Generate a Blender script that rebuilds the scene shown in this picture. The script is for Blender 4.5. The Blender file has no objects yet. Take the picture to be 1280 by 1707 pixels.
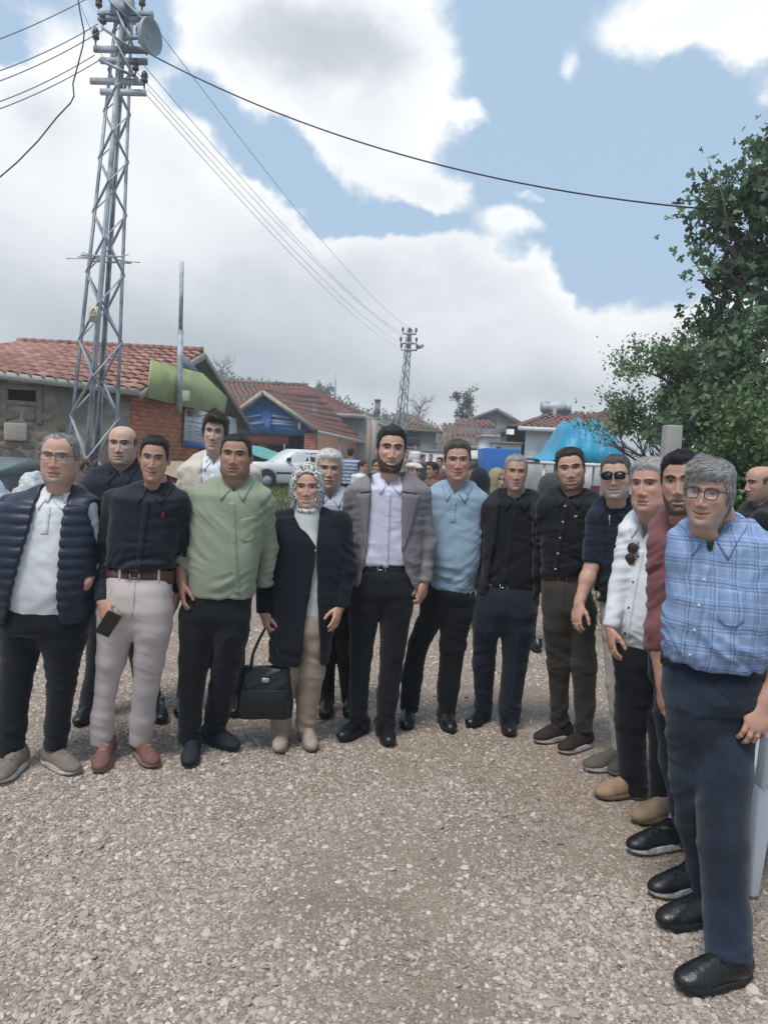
import bpy, math, random
import numpy as np
from mathutils import Vector, Matrix
from mathutils.bvhtree import BVHTree
R = math.radians
random.seed(7); rng = np.random.default_rng(7)
SC = bpy.context.scene
COL = SC.collection
# ------------------------------------------------------------------ camera, sky, sun, exposure
CAMH, PITCH, ROLL, FPX = 1.64, R(4.04), R(2.7), 1233.0
_F = Vector((0, math.cos(PITCH), -math.sin(PITCH)))
_R0, _U0 = Vector((1, 0, 0)), Vector((0, math.sin(PITCH), math.cos(PITCH)))
_R = math.cos(ROLL)*_R0 + math.sin(ROLL)*_U0
_U = -math.sin(ROLL)*_R0 + math.cos(ROLL)*_U0
cam = bpy.data.cameras.new('camera'); camo = bpy.data.objects.new('camera', cam); COL.objects.link(camo)
m = Matrix((_R, _U, -_F)).transposed().to_4x4(); m.translation = (0, 0, CAMH); camo.matrix_world = m
cam.sensor_fit = 'VERTICAL'; cam.sensor_height = 36.0; cam.sensor_width = 27.0
cam.lens = 36.0*FPX/1707.0; cam.clip_start = 0.05; cam.clip_end = 2000
SC.camera = camo
def ray(px, py): return _F + _R*((px-640)/FPX) - _U*((py-853.5)/FPX)
def P(px, py, Y):
    d = ray(px, py); t = Y/d.y
    return Vector((d.x*t, Y, CAMH+d.z*t))
def G(px, py, z=0.0):
    d = ray(px, py); t = (z-CAMH)/d.z
    return Vector((d.x*t, d.y*t, z))

SUN_EL, SUN_AZ = R(64), R(-150)         # azimuth from +Y towards +X
sd = Vector((math.sin(SUN_AZ)*math.cos(SUN_EL), math.cos(SUN_AZ)*math.cos(SUN_EL), math.sin(SUN_EL)))
sl = bpy.data.lights.new('sun', 'SUN'); sl.energy = 2.6; sl.angle = R(20); sl.color = (1, .945, .87)
so = bpy.data.objects.new('sun', sl); COL.objects.link(so)
so.rotation_euler = sd.to_track_quat('Z', 'Y').to_euler(); so.location = (0, 0, 30)
SC.view_settings.view_transform = 'Standard'; SC.view_settings.look = 'None'
SC.view_settings.exposure = 0.30; SC.view_settings.gamma = 1.0; SC.view_settings.use_curve_mapping = False

W = bpy.data.worlds.new('World'); SC.world = W; W.use_nodes = True
wt = W.node_tree; wt.nodes.clear()
class NT:
    """tiny node-graph helper"""
    def __init__(s, t): s.t = t
    def n(s, typ, **k):
        nd = s.t.nodes.new(typ)
        for a, v in k.items():
            if a.startswith('i_'):
                key = a[2:]; key = int(key) if key.isdigit() else key.replace('_', ' ')
                s.set(nd.inputs[key], v)
            else: setattr(nd, a, v)
        return nd
    def set(s, sock, v):
        if isinstance(v, bpy.types.NodeSocket): s.t.links.new(v, sock)
        elif isinstance(v, bpy.types.Node): s.t.links.new(v.outputs[0], sock)
        else: sock.default_value = v
    def m(s, op, a, b=None, c=None, clamp=False):
        nd = s.t.nodes.new('ShaderNodeMath'); nd.operation = op; nd.use_clamp = clamp
        for i, v in enumerate((a, b, c)):
            if v is not None: s.set(nd.inputs[i], v)
        return nd.outputs[0]
    def mr(s, v, a, b, c=0.0, d=1.0, smooth=True):
        nd = s.t.nodes.new('ShaderNodeMapRange'); nd.interpolation_type = 'SMOOTHSTEP' if smooth else 'LINEAR'
        s.set(nd.inputs[0], v); nd.inputs[1].default_value = a; nd.inputs[2].default_value = b
        nd.inputs[3].default_value = c; nd.inputs[4].default_value = d
        return nd.outputs[0]
    def mix(s, f, a, b, blend='MIX'):
        nd = s.t.nodes.new('ShaderNodeMix'); nd.data_type = 'RGBA'; nd.blend_type = blend
        s.set(nd.inputs[0], f); s.set(nd.inputs[6], a); s.set(nd.inputs[7], b)
        return nd.outputs[2]
    def noise(s, vec, scale, detail=4.0, rough=.55, dist=0.0):
        nd = s.n('ShaderNodeTexNoise'); s.set(nd.inputs['Vector'], vec) if vec is not None else None
        nd.inputs['Scale'].default_value = scale; nd.inputs['Detail'].default_value = detail
        nd.inputs['Roughness'].default_value = rough; nd.inputs['Distortion'].default_value = dist
        return nd.outputs[0]
    def ramp(s, f, stops):
        nd = s.n('ShaderNodeValToRGB'); s.set(nd.inputs[0], f); el = nd.color_ramp.elements
        while len(el) < len(stops): el.new(.5)
        for e, (p, c) in zip(el, stops): e.position = p; e.color = (*c, 1)
        return nd.outputs[0]
w = NT(wt)
tc = w.n('ShaderNodeTexCoord'); dirv = tc.outputs['Generated']
sep = w.n('ShaderNodeSeparateXYZ', i_0=dirv)
az = w.m('ARCTAN2', sep.outputs[0], sep.outputs[1]); el_ = w.m('ARCSINE', sep.outputs[2])
sky = w.n('ShaderNodeTexSky'); sky.sky_type = 'NISHITA'; sky.sun_disc = False
sky.sun_elevation = SUN_EL; sky.sun_rotation = SUN_AZ % (2*math.pi); sky.altitude = 900; sky.air_density = 1.0; sky.dust_density = 2.0
def azel(px, py):
    d = ray(px, py).normalized(); return math.atan2(d.x, d.y), math.asin(d.z)
# cloud cover: fractal noise on the dome plus broad banks (px, py, radius_x, radius_y, amount)
wob = w.n('ShaderNodeTexNoise', i_Scale=5.0, i_Detail=5.0, i_Roughness=.6); w.set(wob.inputs['Vector'], dirv)
wsep = w.n('ShaderNodeSeparateXYZ', i_0=wob.outputs['Color'])
azw = w.m('MULTIPLY_ADD', w.m('SUBTRACT', wsep.outputs[0], .5), .16, az)
elw = w.m('MULTIPLY_ADD', w.m('SUBTRACT', wsep.outputs[1], .5), .16, el_)
def blob(px, py, rx, ry, amt, wobble=True):
    a0, e0 = azel(px, py); a1, _ = azel(px+rx, py); _, e1 = azel(px, py-ry)
    A, E = (azw, elw) if wobble else (az, el_)
    u = w.m('MULTIPLY', w.m('SUBTRACT', A, a0), 1/abs(a1-a0)); v = w.m('MULTIPLY', w.m('SUBTRACT', E, e0), 1/abs(e1-e0))
    q = w.m('ADD', w.m('MULTIPLY', u, u), w.m('MULTIPLY', v, v))
    return w.m('MULTIPLY', w.m('POWER', 2.718, w.m('MULTIPLY', q, -1.0)), amt)
BL = [(120,330,330,230,.75),(420,520,300,170,.55),(640,560,260,130,.5),(880,610,260,85,.5),(1100,620,240,70,.45),(-250,420,400,320,.6),
      (560,90,260,150,.62),(690,190,150,110,.42),(400,40,110,90,.3),(580,290,80,60,.3),(880,470,70,45,.5),(930,500,60,45,.4),(860,378,55,26,.5),(1140,30,130,75,.55),
      (1260,70,90,70,.45),(968,92,26,36,.33),(1008,275,22,26,.42),(1180,560,130,60,.36),(890,330,30,16,.38),(1275,185,30,30,.3),(820,220,40,30,.4),(720,345,60,40,.42),(800,450,70,40,.35),
      (40,130,50,40,.25),(1700,300,300,300,.4),(-900,300,500,400,.5),
      (10,60,50,70,-.5),(250,20,40,60,-.3),(430,265,90,50,-.75),(530,335,80,40,-.65),(650,388,110,28,-.55),(330,175,60,60,-.5),(255,90,35,60,-.25),(980,260,230,170,-.45),(860,110,80,150,-.3),(1000,420,110,70,-.22)]
bias = None
for b in BL:
    o = blob(*b); bias = o if bias is None else w.m('ADD', bias, o)
strv = w.n('ShaderNodeMapping', i_Scale=(1, 1, 1.5)); w.set(strv.inputs[0], dirv)
n1 = w.noise(strv, 4.2, 9, .58, .25)
n2 = w.noise(strv, 13, 6, .6, .3)
dens = w.m('ADD', w.m('ADD', w.m('MULTIPLY', n1, .60), w.m('MULTIPLY', n2, .32)), bias)
elm = w.mr(el_, R(40), R(75), 0, .12)
dens = w.m('ADD', dens, elm)
cover = w.mr(dens, .48, .76)
thick = w.mr(dens, .62, 1.25)
n3 = w.noise(strv, 3.1, 6, .55, .2)
greyb = None
for b in [(560,90,210,95,.75),(120,520,420,110,.42),(560,520,260,110,.30),(700,640,500,50,.25),(60,190,60,60,.3),(330,620,300,80,.4),(1000,640,200,40,.25)]:
    o = blob(*b); greyb = o if greyb is None else w.m('ADD', greyb, o)
shade = w.m('ADD', w.m('MULTIPLY', thick, .30), w.m('ADD', greyb, w.m('MULTIPLY', w.m('SUBTRACT', n3, .52), 1.25)), clamp=True)
ccol = w.ramp(shade, [(0.0, (.94, .945, .95)), (.38, (.78, .805, .83)), (.75, (.56, .60, .645)), (1.0, (.46, .505, .555))])
skyc = w.mix(1.0, sky, (.105, .105, .105, 1), 'MULTIPLY')
hz = w.mr(el_, 0, R(45), .55, .34)
blue = w.mix(.72, skyc, (.44, .60, .77, 1))
final = w.mix(cover, blue, ccol)
bg = w.n('ShaderNodeBackground', i_Color=final, i_Strength=1.0)
w.t.links.new(bg.outputs[0], w.n('ShaderNodeOutputWorld').inputs[0])
W.cycles.sampling_method = 'MANUAL'; W.cycles.sample_map_resolution = 1024
SC.cycles.max_bounces = 6; SC.cycles.diffuse_bounces = 3; SC.cycles.glossy_bounces = 2; SC.cycles.transmission_bounces = 4; SC.cycles.transparent_max_bounces = 8
SC.cycles.use_denoising = True
# ------------------------------------------------------------------ materials
def rgb(h):
    h = h.lstrip('#'); c = [int(h[i:i+2], 16)/255 for i in (0, 2, 4)]
    return tuple(x/12.92 if x <= .04045 else ((x+.055)/1.055)**2.4 for x in c)
MATS = {}
def mat(name, col=(.5, .5, .5), rough=.8, metal=0.0, var=.12, vscale=6.0, bump=.0, bscale=60.0, detail=4.0, col2=None, c2amt=.5, c2scale=3.0,
        spec=.4, sheen=0.0, alpha=1.0, trans=0.0, coords='Object', fn=None, attr=None):
    """principled material: base colour broken up by noise, optional second colour in patches, fine relief"""
    if name in MATS: return MATS[name]
    m = bpy.data.materials.new(name); m.use_nodes = True; t = m.node_tree; t.nodes.clear(); g = NT(t)
    out = g.n('ShaderNodeOutputMaterial'); b = g.n('ShaderNodeBsdfPrincipled'); t.links.new(b.outputs[0], out.inputs[0])
    tc = g.n('ShaderNodeTexCoord').outputs[coords]
    if attr: base = g.n('ShaderNodeAttribute', attribute_name=attr).outputs[0]
    else: base = (*col, 1)
    if col2 is not None:
        base = g.mix(g.m('MULTIPLY', g.mr(g.noise(tc, c2scale, 5, .6), .42, .62), c2amt*2, clamp=True), base, (*col2, 1))
    if var > 0:
        nv = g.mr(g.noise(tc, vscale, detail, .6), .3, .7, 1-var, 1+var, False)
        base = g.mix(1.0, base, g.n('ShaderNodeCombineColor', i_0=nv, i_1=nv, i_2=nv).outputs[0], 'MULTIPLY')
    bh = g.noise(tc, bscale, 5, .6) if bump > 0 else None
    if fn:
        r = fn(g, tc, base, bh)
        if isinstance(r, tuple): base, bh = r
        else: base = r
    g.set(b.inputs['Base Color'], base)
    b.inputs['Roughness'].default_value = rough; b.inputs['Metallic'].default_value = metal
    b.inputs['Specular IOR Level'].default_value = spec; b.inputs['Sheen Weight'].default_value = sheen
    b.inputs['Alpha'].default_value = alpha; b.inputs['Transmission Weight'].default_value = trans
    if bh is not None and bump > 0:
        bp = g.n('ShaderNodeBump', i_Strength=min(1.0, bump*2), i_Distance=.02 if bscale < 40 else .004); g.set(bp.inputs['Height'], bh); g.set(b.inputs['Normal'], bp.outputs[0])
    MATS[name] = m
    return m
def weave(freq=420.0, amt=.10):
    def f(g, tc, base, bh):
        wv = g.n('ShaderNodeTexNoise', i_Scale=freq, i_Detail=1.0); mp = g.n('ShaderNodeMapping', i_Scale=(1, 1, .35)); g.set(mp.inputs[0], tc); g.set(wv.inputs['Vector'], mp)
        v = g.mr(wv.outputs[0], .3, .7, 1-amt, 1+amt, False)
        base = g.mix(1.0, base, g.n('ShaderNodeCombineColor', i_0=v, i_1=v, i_2=v).outputs[0], 'MULTIPLY')
        return base, wv.outputs[0]
    return f
def cloth(name, hexc, rough=.9, var=.10, amt=.08, sheen=.15, bump=.12):
    return mat(name, rgb(hexc), rough, var=var, vscale=5, bump=bump, bscale=300, sheen=sheen, spec=.2, fn=weave(amt=amt))

# ------------------------------------------------------------------ mesh helpers
def mesh_np(name, V, quads=None, tris=None, smooth=True, cols=None, extra=None):
    V = np.asarray(V, np.float32).reshape(-1, 3)
    me = bpy.data.meshes.new(name)
    loops = []; starts = []; tot = []
    nq = 0 if quads is None else len(quads); nt = 0 if tris is None else len(tris)
    if nq: loops.append(np.asarray(quads, np.int32).reshape(-1)); 
    if nt: loops.append(np.asarray(tris, np.int32).reshape(-1))
    L = np.concatenate(loops)
    st = np.concatenate([np.arange(nq)*4, nq*4+np.arange(nt)*3]).astype(np.int32)
    me.vertices.add(len(V)); me.vertices.foreach_set('co', V.reshape(-1))
    me.loops.add(len(L)); me.loops.foreach_set('vertex_index', L)
    me.polygons.add(nq+nt); me.polygons.foreach_set('loop_start', st)
    me.polygons.foreach_set('loop_total', np.concatenate([np.full(nq, 4), np.full(nt, 3)]).astype(np.int32))
    if smooth: me.polygons.foreach_set('use_smooth', np.ones(nq+nt, bool))
    if cols is not None:
        a = me.color_attributes.new('Col', 'FLOAT_COLOR', 'POINT')
        c = np.ones((len(V), 4), np.float32); c[:, :3] = cols; a.data.foreach_set('color', c.reshape(-1))
    me.update(calc_edges=True); me.validate()
    return me
def link(name, me, m=None, parent=None):
    o = bpy.data.objects.new(name, me); COL.objects.link(o)
    if m is not None:
        for k in (m if isinstance(m, (list, tuple)) else [m]): me.materials.append(k)
    if parent is not None: o.parent = parent
    return o
def empty(name, loc=(0, 0, 0), rz=0.0, parent=None):
    o = bpy.data.objects.new(name, None); COL.objects.link(o); o.location = loc; o.rotation_euler = (0, 0, rz); o.empty_display_size = .2
    if parent: o.parent = parent
    return o
def tag(o, label=None, cat=None, group=None, kind=None):
    if label: o['label'] = label
    if cat: o['category'] = cat
    if group: o['group'] = group
    if kind: o['kind'] = kind
    return o
class MB:
    """collects boxes, bars, tubes and sheets into one mesh"""
    def __init__(s): s.V = []; s.Q = []; s.T = []; s.n = 0
    def add(s, V, Q=None, T=None):
        V = [tuple(v) for v in V]
        if Q: s.Q += [tuple(i+s.n for i in q) for q in Q]
        if T: s.T += [tuple(i+s.n for i in t) for t in T]
        s.V += V; s.n += len(V); return s
    def box8(s, c): return s.add(c, [(0, 3, 2, 1), (4, 5, 6, 7), (0, 1, 5, 4), (1, 2, 6, 5), (2, 3, 7, 6), (3, 0, 4, 7)])
    def box(s, x0, x1, y0, y1, z0, z1):
        return s.box8([(x0, y0, z0), (x1, y0, z0), (x1, y1, z0), (x0, y1, z0), (x0, y0, z1), (x1, y0, z1), (x1, y1, z1), (x0, y1, z1)])
    def obox(s, c, ax, ay, az):      # centre and three half-axis vectors
        c, ax, ay, az = map(Vector, (c, ax, ay, az))
        return s.box8([c-ax-ay-az, c+ax-ay-az, c+ax+ay-az, c-ax+ay-az, c-ax-ay+az, c+ax-ay+az, c+ax+ay+az, c-ax+ay+az])
    def bar(s, a, b, wx, wy=None, up=(0, 0, 1)):
        a, b = Vector(a), Vector(b); wy = wx if wy is None else wy; d = (b-a).normalized(); up = Vector(up)
        if abs(d.dot(up)) > .98: up = Vector((1, 0, 0))
        x = d.cross(up).normalized(); y = x.cross(d)
        return s.obox((a+b)/2, x*wx/2, y*wy/2, (b-a)/2)
    def tube(s, pts, r, n=6, cap=True):
        pts = [Vector(p) for p in pts]; rs = r if isinstance(r, (list, tuple, np.ndarray)) else [r]*len(pts)
        V = []; Q = []
        prev = None
        for i, p in enumerate(pts):
            d = (pts[min(i+1, len(pts)-1)]-pts[max(i-1, 0)]).normalized()
            if prev is None:
                u = d.orthogonal().normalized()
            else:
                u = (prev-d*prev.dot(d)); u = u.normalized() if u.length > 1e-5 else d.orthogonal().normalized()
            prev = u; v = d.cross(u)
            V += [p+(u*math.cos(2*math.pi*k/n)+v*math.sin(2*math.pi*k/n))*rs[i] for k in range(n)]
        for i in range(len(pts)-1):
            for k in range(n): Q.append((i*n+k, i*n+(k+1) % n, (i+1)*n+(k+1) % n, (i+1)*n+k))
        T = []
        if cap:
            V += [pts[0], pts[-1]]; a = len(V)-2; e = (len(pts)-1)*n
            T = [(a, (k+1) % n, k) for k in range(n)]+[(a+1, e+k, e+(k+1) % n) for k in range(n)]
        return s.add(V, Q, T)
    def lathe(s, prof, c=(0, 0, 0), n=16, ax=None):
        c = Vector(c); M = Matrix.Identity(3) if ax is None else Vector(ax).normalized().to_track_quat('Z', 'Y').to_matrix()
        V = []; Q = []
        for r, z in prof: V += [c+M @ Vector((r*math.cos(2*math.pi*k/n), r*math.sin(2*math.pi*k/n), z)) for k in range(n)]
        for i in range(len(prof)-1):
            for k in range(n): Q.append((i*n+k, i*n+(k+1) % n, (i+1)*n+(k+1) % n, (i+1)*n+k))
        return s.add(V, Q)
    def prism(s, poly, axis_vec):    # polygon (3d points, convex fan) extruded by vector
        p = [Vector(q) for q in poly]; a = Vector(axis_vec); n = len(p)
        V = p+[q+a for q in p]; Q = [(i, (i+1) % n, n+(i+1) % n, n+i) for i in range(n)]
        T = [(0, i+1, i) for i in range(1, n-1)]+[(n, n+i, n+i+1) for i in range(1, n-1)]
        return s.add(V, Q, T)
    def me(s, name, smooth=False):
        return mesh_np(name, np.array([tuple(v) for v in s.V]), s.Q or None, s.T or None, smooth)
    def build(s, name, m, parent=None, smooth=False, bevel=0.0):
        o = link(name, s.me(name, smooth), m, parent)
        if bevel > 0:
            b = o.modifiers.new('bevel', 'BEVEL'); b.width = bevel; b.segments = 2; b.limit_method = 'ANGLE'
        return o
def pchip(x, y, q):
    x = np.asarray(x, float); y = np.asarray(y, float)
    h = np.diff(x); d = np.diff(y)/h; mm = np.zeros_like(y)
    for i in range(1, len(x)-1):
        if d[i-1]*d[i] > 0:
            w1 = 2*h[i]+h[i-1]; w2 = h[i]+2*h[i-1]; mm[i] = (w1+w2)/(w1/d[i-1]+w2/d[i])
    mm[0] = d[0]; mm[-1] = d[-1]
    q = np.clip(q, x[0], x[-1]); i = np.clip(np.searchsorted(x, q)-1, 0, len(x)-2); t = (q-x[i])/h[i]
    return ((2*t**3-3*t**2+1)*y[i]+(t**3-2*t**2+t)*h[i]*mm[i]+(-2*t**3+3*t**2)*y[i+1]+(t**3-t**2)*h[i]*mm[i+1])
def sst(a, b, x):
    t = np.clip((x-a)/(b-a), 0, 1); return t*t*(3-2*t)
_perm = np.random.default_rng(3).permutation(256).astype(np.int64); _perm = np.concatenate([_perm, _perm, _perm])
_grd = np.random.default_rng(4).normal(size=(256, 3)); _grd /= np.linalg.norm(_grd, axis=1)[:, None]
def pn(Pt, oct=1, seed=0):
    """gradient noise, about -1..1"""
    Pt = np.asarray(Pt, float); tot = np.zeros(len(Pt)); amp = 1.0
    for o in range(oct):
        Q = Pt*2**o+seed*17.3+o*5.1; I = np.floor(Q).astype(np.int64); F = Q-I; U = F*F*F*(F*(F*6-15)+10); I &= 255
        r = np.zeros(len(Pt))
        for dx in (0, 1):
            for dy in (0, 1):
                for dz in (0, 1):
                    hsh = _perm[_perm[_perm[(I[:, 0]+dx) & 255]+((I[:, 1]+dy) & 255)]+((I[:, 2]+dz) & 255)]
                    g = _grd[hsh]; dd = g[:, 0]*(F[:, 0]-dx)+g[:, 1]*(F[:, 1]-dy)+g[:, 2]*(F[:, 2]-dz)
                    r += dd*np.where(dx, U[:, 0], 1-U[:, 0])*np.where(dy, U[:, 1], 1-U[:, 1])*np.where(dz, U[:, 2], 1-U[:, 2])
        tot += amp*r*1.6; amp *= .5
    return tot
def vnormals(V, Q):
    n = np.cross(V[Q[:, 2]]-V[Q[:, 0]], V[Q[:, 3]]-V[Q[:, 1]]); N = np.zeros_like(V)
    for k in range(4):
        for c in range(3): N[:, c] += np.bincount(Q[:, k], n[:, c], len(V))
    return N/np.maximum(np.linalg.norm(N, axis=1), 1e-9)[:, None]

# ------------------------------------------------------------------ signed-distance modeller (smooth unions -> one continuous skin)
class Sdf:
    def __init__(s): s.p = []
    def _add(s, fn, lo, hi, k, mode='add'): s.p.append((fn, np.array(lo, float), np.array(hi, float), k, mode)); return s
    def cap(s, a, b, ra, rb, k=.015, sq=None, flat=None, mode='add'):
        a = np.array(a, float); b = np.array(b, float); ab = b-a; l2 = max(ab@ab, 1e-9); l = math.sqrt(l2); rm = max(ra, rb)
        def fn(X, Y, Z):
            px, py, pz = X-a[0], Y-a[1], Z-a[2]
            t = np.clip((px*ab[0]+py*ab[1]+pz*ab[2])/l2, 0, 1)
            vx, vy, vz = px-t*ab[0], py-t*ab[1], pz-t*ab[2]; d2 = vx*vx+vy*vy+vz*vz
            if sq is not None:
                c = vx*sq[0]+vy*sq[1]+vz*sq[2]; d2 = d2+(sq[3]**2-1)*c*c
            d = np.sqrt(np.maximum(d2, 0))-(ra+(rb-ra)*t)
            if flat is not None:
                e = (px*ab[0]+py*ab[1]+pz*ab[2])/l-l*flat; d = np.maximum(d, e)
            return d
        ex = rm*(1.0 if sq is None else max(1, 1/sq[3]))
        return s._add(fn, np.minimum(a, b)-ex, np.maximum(a, b)+ex, k, mode)
    def ell(s, c, r, M=None, k=.015, mode='add'):
        c = np.array(c, float); r = np.array(r, float); A = np.eye(3) if M is None else np.array(M)
        def fn(X, Y, Z):
            x, y, z = X-c[0], Y-c[1], Z-c[2]
            u = A[0, 0]*x+A[1, 0]*y+A[2, 0]*z; v = A[0, 1]*x+A[1, 1]*y+A[2, 1]*z; q = A[0, 2]*x+A[1, 2]*y+A[2, 2]*z
            k0 = np.sqrt((u/r[0])**2+(v/r[1])**2+(q/r[2])**2); k1 = np.sqrt((u/r[0]**2)**2+(v/r[1]**2)**2+(q/r[2]**2)**2)
            return k0*(k0-1)/np.maximum(k1, 1e-6)
        e = np.abs(A) @ r
        return s._add(fn, c-e, c+e, k, mode)
    def loft(s, rings, k=.02, mode='add', rnd=0.0):
        """rings: (z, cx, cy, a, front, back, exponent)"""
        rg = sorted(rings); z = np.array([r[0] for r in rg]); cols = [np.array([r[i] for r in rg]) for i in range(1, 7)]
        def fn(X, Y, Z):
            zz = Z.reshape(-1); cx, cy, a, bf, bb, e = [pchip(z, c, zz).reshape(Z.shape) for c in cols]
            x = X-cx; y = Y-cy; b = np.where(y < 0, bf, bb)
            rho = (np.abs(x/a)**e+np.abs(y/b)**e)**(1/e); rl = np.sqrt(x*x+y*y)
            d = np.where(rho > 1e-4, rl*(1-1/np.maximum(rho, 1e-4)), -np.minimum(a, b))
            dz = np.maximum(z[0]-Z, Z-z[-1])+0*d
            if rnd > 0:
                q1 = np.maximum(d+rnd, 0); q2 = np.maximum(dz+rnd, 0)
                return np.minimum(np.maximum(d+rnd, dz+rnd), 0)+np.sqrt(q1*q1+q2*q2)-rnd
            return np.maximum(d, dz)
        am = cols[2].max(); bm = max(cols[3].max(), cols[4].max())
        return s._add(fn, (cols[0].min()-am, cols[1].min()-bm, z[0]), (cols[0].max()+am, cols[1].max()+bm, z[-1]), k, mode)
    def polycut(s, poly, y0, y1, k=.004, mode='sub'):
        """prism through an (x,z) polygon between two depths"""
        pg = np.array(poly, float)
        def fn(X, Y, Z):
            x = X+0*Z; zz = Z+0*X; d = np.full(x.shape, 1e9); sgn = np.ones(x.shape); n = len(pg); j = n-1
            for i in range(n):
                ex, ez = pg[j]-pg[i]; wx, wz = x-pg[i, 0], zz-pg[i, 1]; t = np.clip((wx*ex+wz*ez)/(ex*ex+ez*ez+1e-12), 0, 1)
                d = np.minimum(d, (wx-ex*t)**2+(wz-ez*t)**2)
                c1 = zz >= pg[i, 1]; c2 = zz < pg[j, 1]; c3 = ex*wz > ez*wx
                f = (c1 & c2 & c3) | (~c1 & ~c2 & ~c3); sgn = np.where(f, -sgn, sgn); j = i
            d2 = sgn*np.sqrt(d)
            return np.maximum(np.maximum(d2, y0-Y), Y-y1)
        return s._add(fn, (pg[:, 0].min(), y0, pg[:, 1].min()), (pg[:, 0].max(), y1, pg[:, 1].max()), k, mode)
    def build(s, h, only=None):
        adds = [p for p in s.p if p[4] == 'add']
        lo = np.min([p[1] for p in adds], 0)-3*h; hi = np.max([p[2] for p in adds], 0)+3*h
        n = np.ceil((hi-lo)/h).astype(int)+1; ax = [lo[i]+h*np.arange(n[i]) for i in range(3)]
        D = np.full(n, .1, np.float32)
        for fn, a, b, k, mode in s.p:
            pad = k+2.5*h; i0 = np.clip(np.floor((a-pad-lo)/h).astype(int), 0, n); i1 = np.clip(np.ceil((b+pad-lo)/h).astype(int)+1, 0, n)
            if np.any(i1 <= i0): continue
            sl = tuple(slice(i0[i], i1[i]) for i in range(3))
            d = fn(ax[0][sl[0]][:, None, None], ax[1][sl[1]][None, :, None], ax[2][sl[2]][None, None, :]); C = D[sl]
            if mode == 'add':
                hh = np.clip(.5+.5*(C-d)/k, 0, 1); D[sl] = C*(1-hh)+d*hh-k*hh*(1-hh)
            else:
                d = -d; hh = np.clip(.5-.5*(C-d)/k, 0, 1); D[sl] = C*(1-hh)+d*hh+k*hh*(1-hh)
        return nets(D, lo, h)
_E = [(0, 1), (2, 3), (4, 5), (6, 7), (0, 2), (1, 3), (4, 6), (5, 7), (0, 4), (1, 5), (2, 6), (3, 7)]
def nets(D, lo, h):
    S = D < 0; nx, ny, nz = D.shape
    cnt = np.zeros((nx-1, ny-1, nz-1), np.int8)
    for i in (0, 1):
        for j in (0, 1):
            for k in (0, 1): cnt += S[i:nx-1+i, j:ny-1+j, k:nz-1+k]
    A = np.argwhere((cnt > 0) & (cnt < 8)); idx = np.full(cnt.shape, -1, np.int32); idx[A[:, 0], A[:, 1], A[:, 2]] = np.arange(len(A))
    off = np.array([(i, j, k) for i in (0, 1) for j in (0, 1) for k in (0, 1)])
    Vv = np.stack([D[A[:, 0]+o[0], A[:, 1]+o[1], A[:, 2]+o[2]] for o in off], 1).astype(float)
    Pp = np.zeros((len(A), 3)); c = np.zeros(len(A))
    for a, b in _E:
        mk = (Vv[:, a] < 0) != (Vv[:, b] < 0); t = Vv[:, a]/np.where(mk, Vv[:, a]-Vv[:, b], 1)
        Pp += np.where(mk[:, None], off[a]+t[:, None]*(off[b]-off[a]), 0); c += mk
    V = (A+Pp/c[:, None])*h+lo
    Q = []
    for axis in range(3):
        s0 = np.take(S, range(0, S.shape[axis]-1), axis); s1 = np.take(S, range(1, S.shape[axis]), axis)
        X = np.argwhere(s0 != s1); u, v = (axis+1) % 3, (axis+2) % 3
        X = X[(X[:, u] > 0) & (X[:, v] > 0) & (X[:, u] < cnt.shape[u]) & (X[:, v] < cnt.shape[v])]
        flip = s0[X[:, 0], X[:, 1], X[:, 2]]
        def at(du, dv):
            Y = X.copy(); Y[:, u] -= du; Y[:, v] -= dv; return idx[Y[:, 0], Y[:, 1], Y[:, 2]]
        q = np.stack([at(1, 1), at(0, 1), at(0, 0), at(1, 0)], 1)
        q[~flip] = q[~flip][:, ::-1]
        Q.append(q)
    Q = np.concatenate(Q); Q = Q[(Q >= 0).all(1)]
    return V, Q
def folds(V, Q, amp, f=(6, 6, 22), w=None, seed=0, oct=2):
    N = vnormals(V, Q); n = pn(V*np.array(f), oct, seed); n = 1-np.abs(n)*2.0
    a = amp if w is None else amp*w
    return V+N*(a*(n-.35))[:, None]
# ------------------------------------------------------------------ the place: ground, hill, houses
def rnd_tone(lo=.75, hi=1.25):
    def f(g, tc, base, bh):
        r = g.mr(g.n('ShaderNodeObjectInfo').outputs['Random'], 0, 1, lo, hi, False)
        return g.mix(1.0, base, g.n('ShaderNodeCombineColor', i_0=r, i_1=r, i_2=r).outputs[0], 'MULTIPLY'), bh
    return f
def inst(name, me, loc, rot, scale, parent):
    o = bpy.data.objects.new(name, me); COL.objects.link(o); o.location = loc
    if isinstance(rot, Matrix): o.rotation_euler = rot.to_euler()
    else: o.rotation_euler = rot
    o.scale = scale; o.parent = parent; return o
def proj(v):
    d = Vector(v)-Vector((0, 0, CAMH)); k = d.dot(_F); return 640+FPX*d.dot(_R)/k, 853.5-FPX*d.dot(_U)/k

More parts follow.
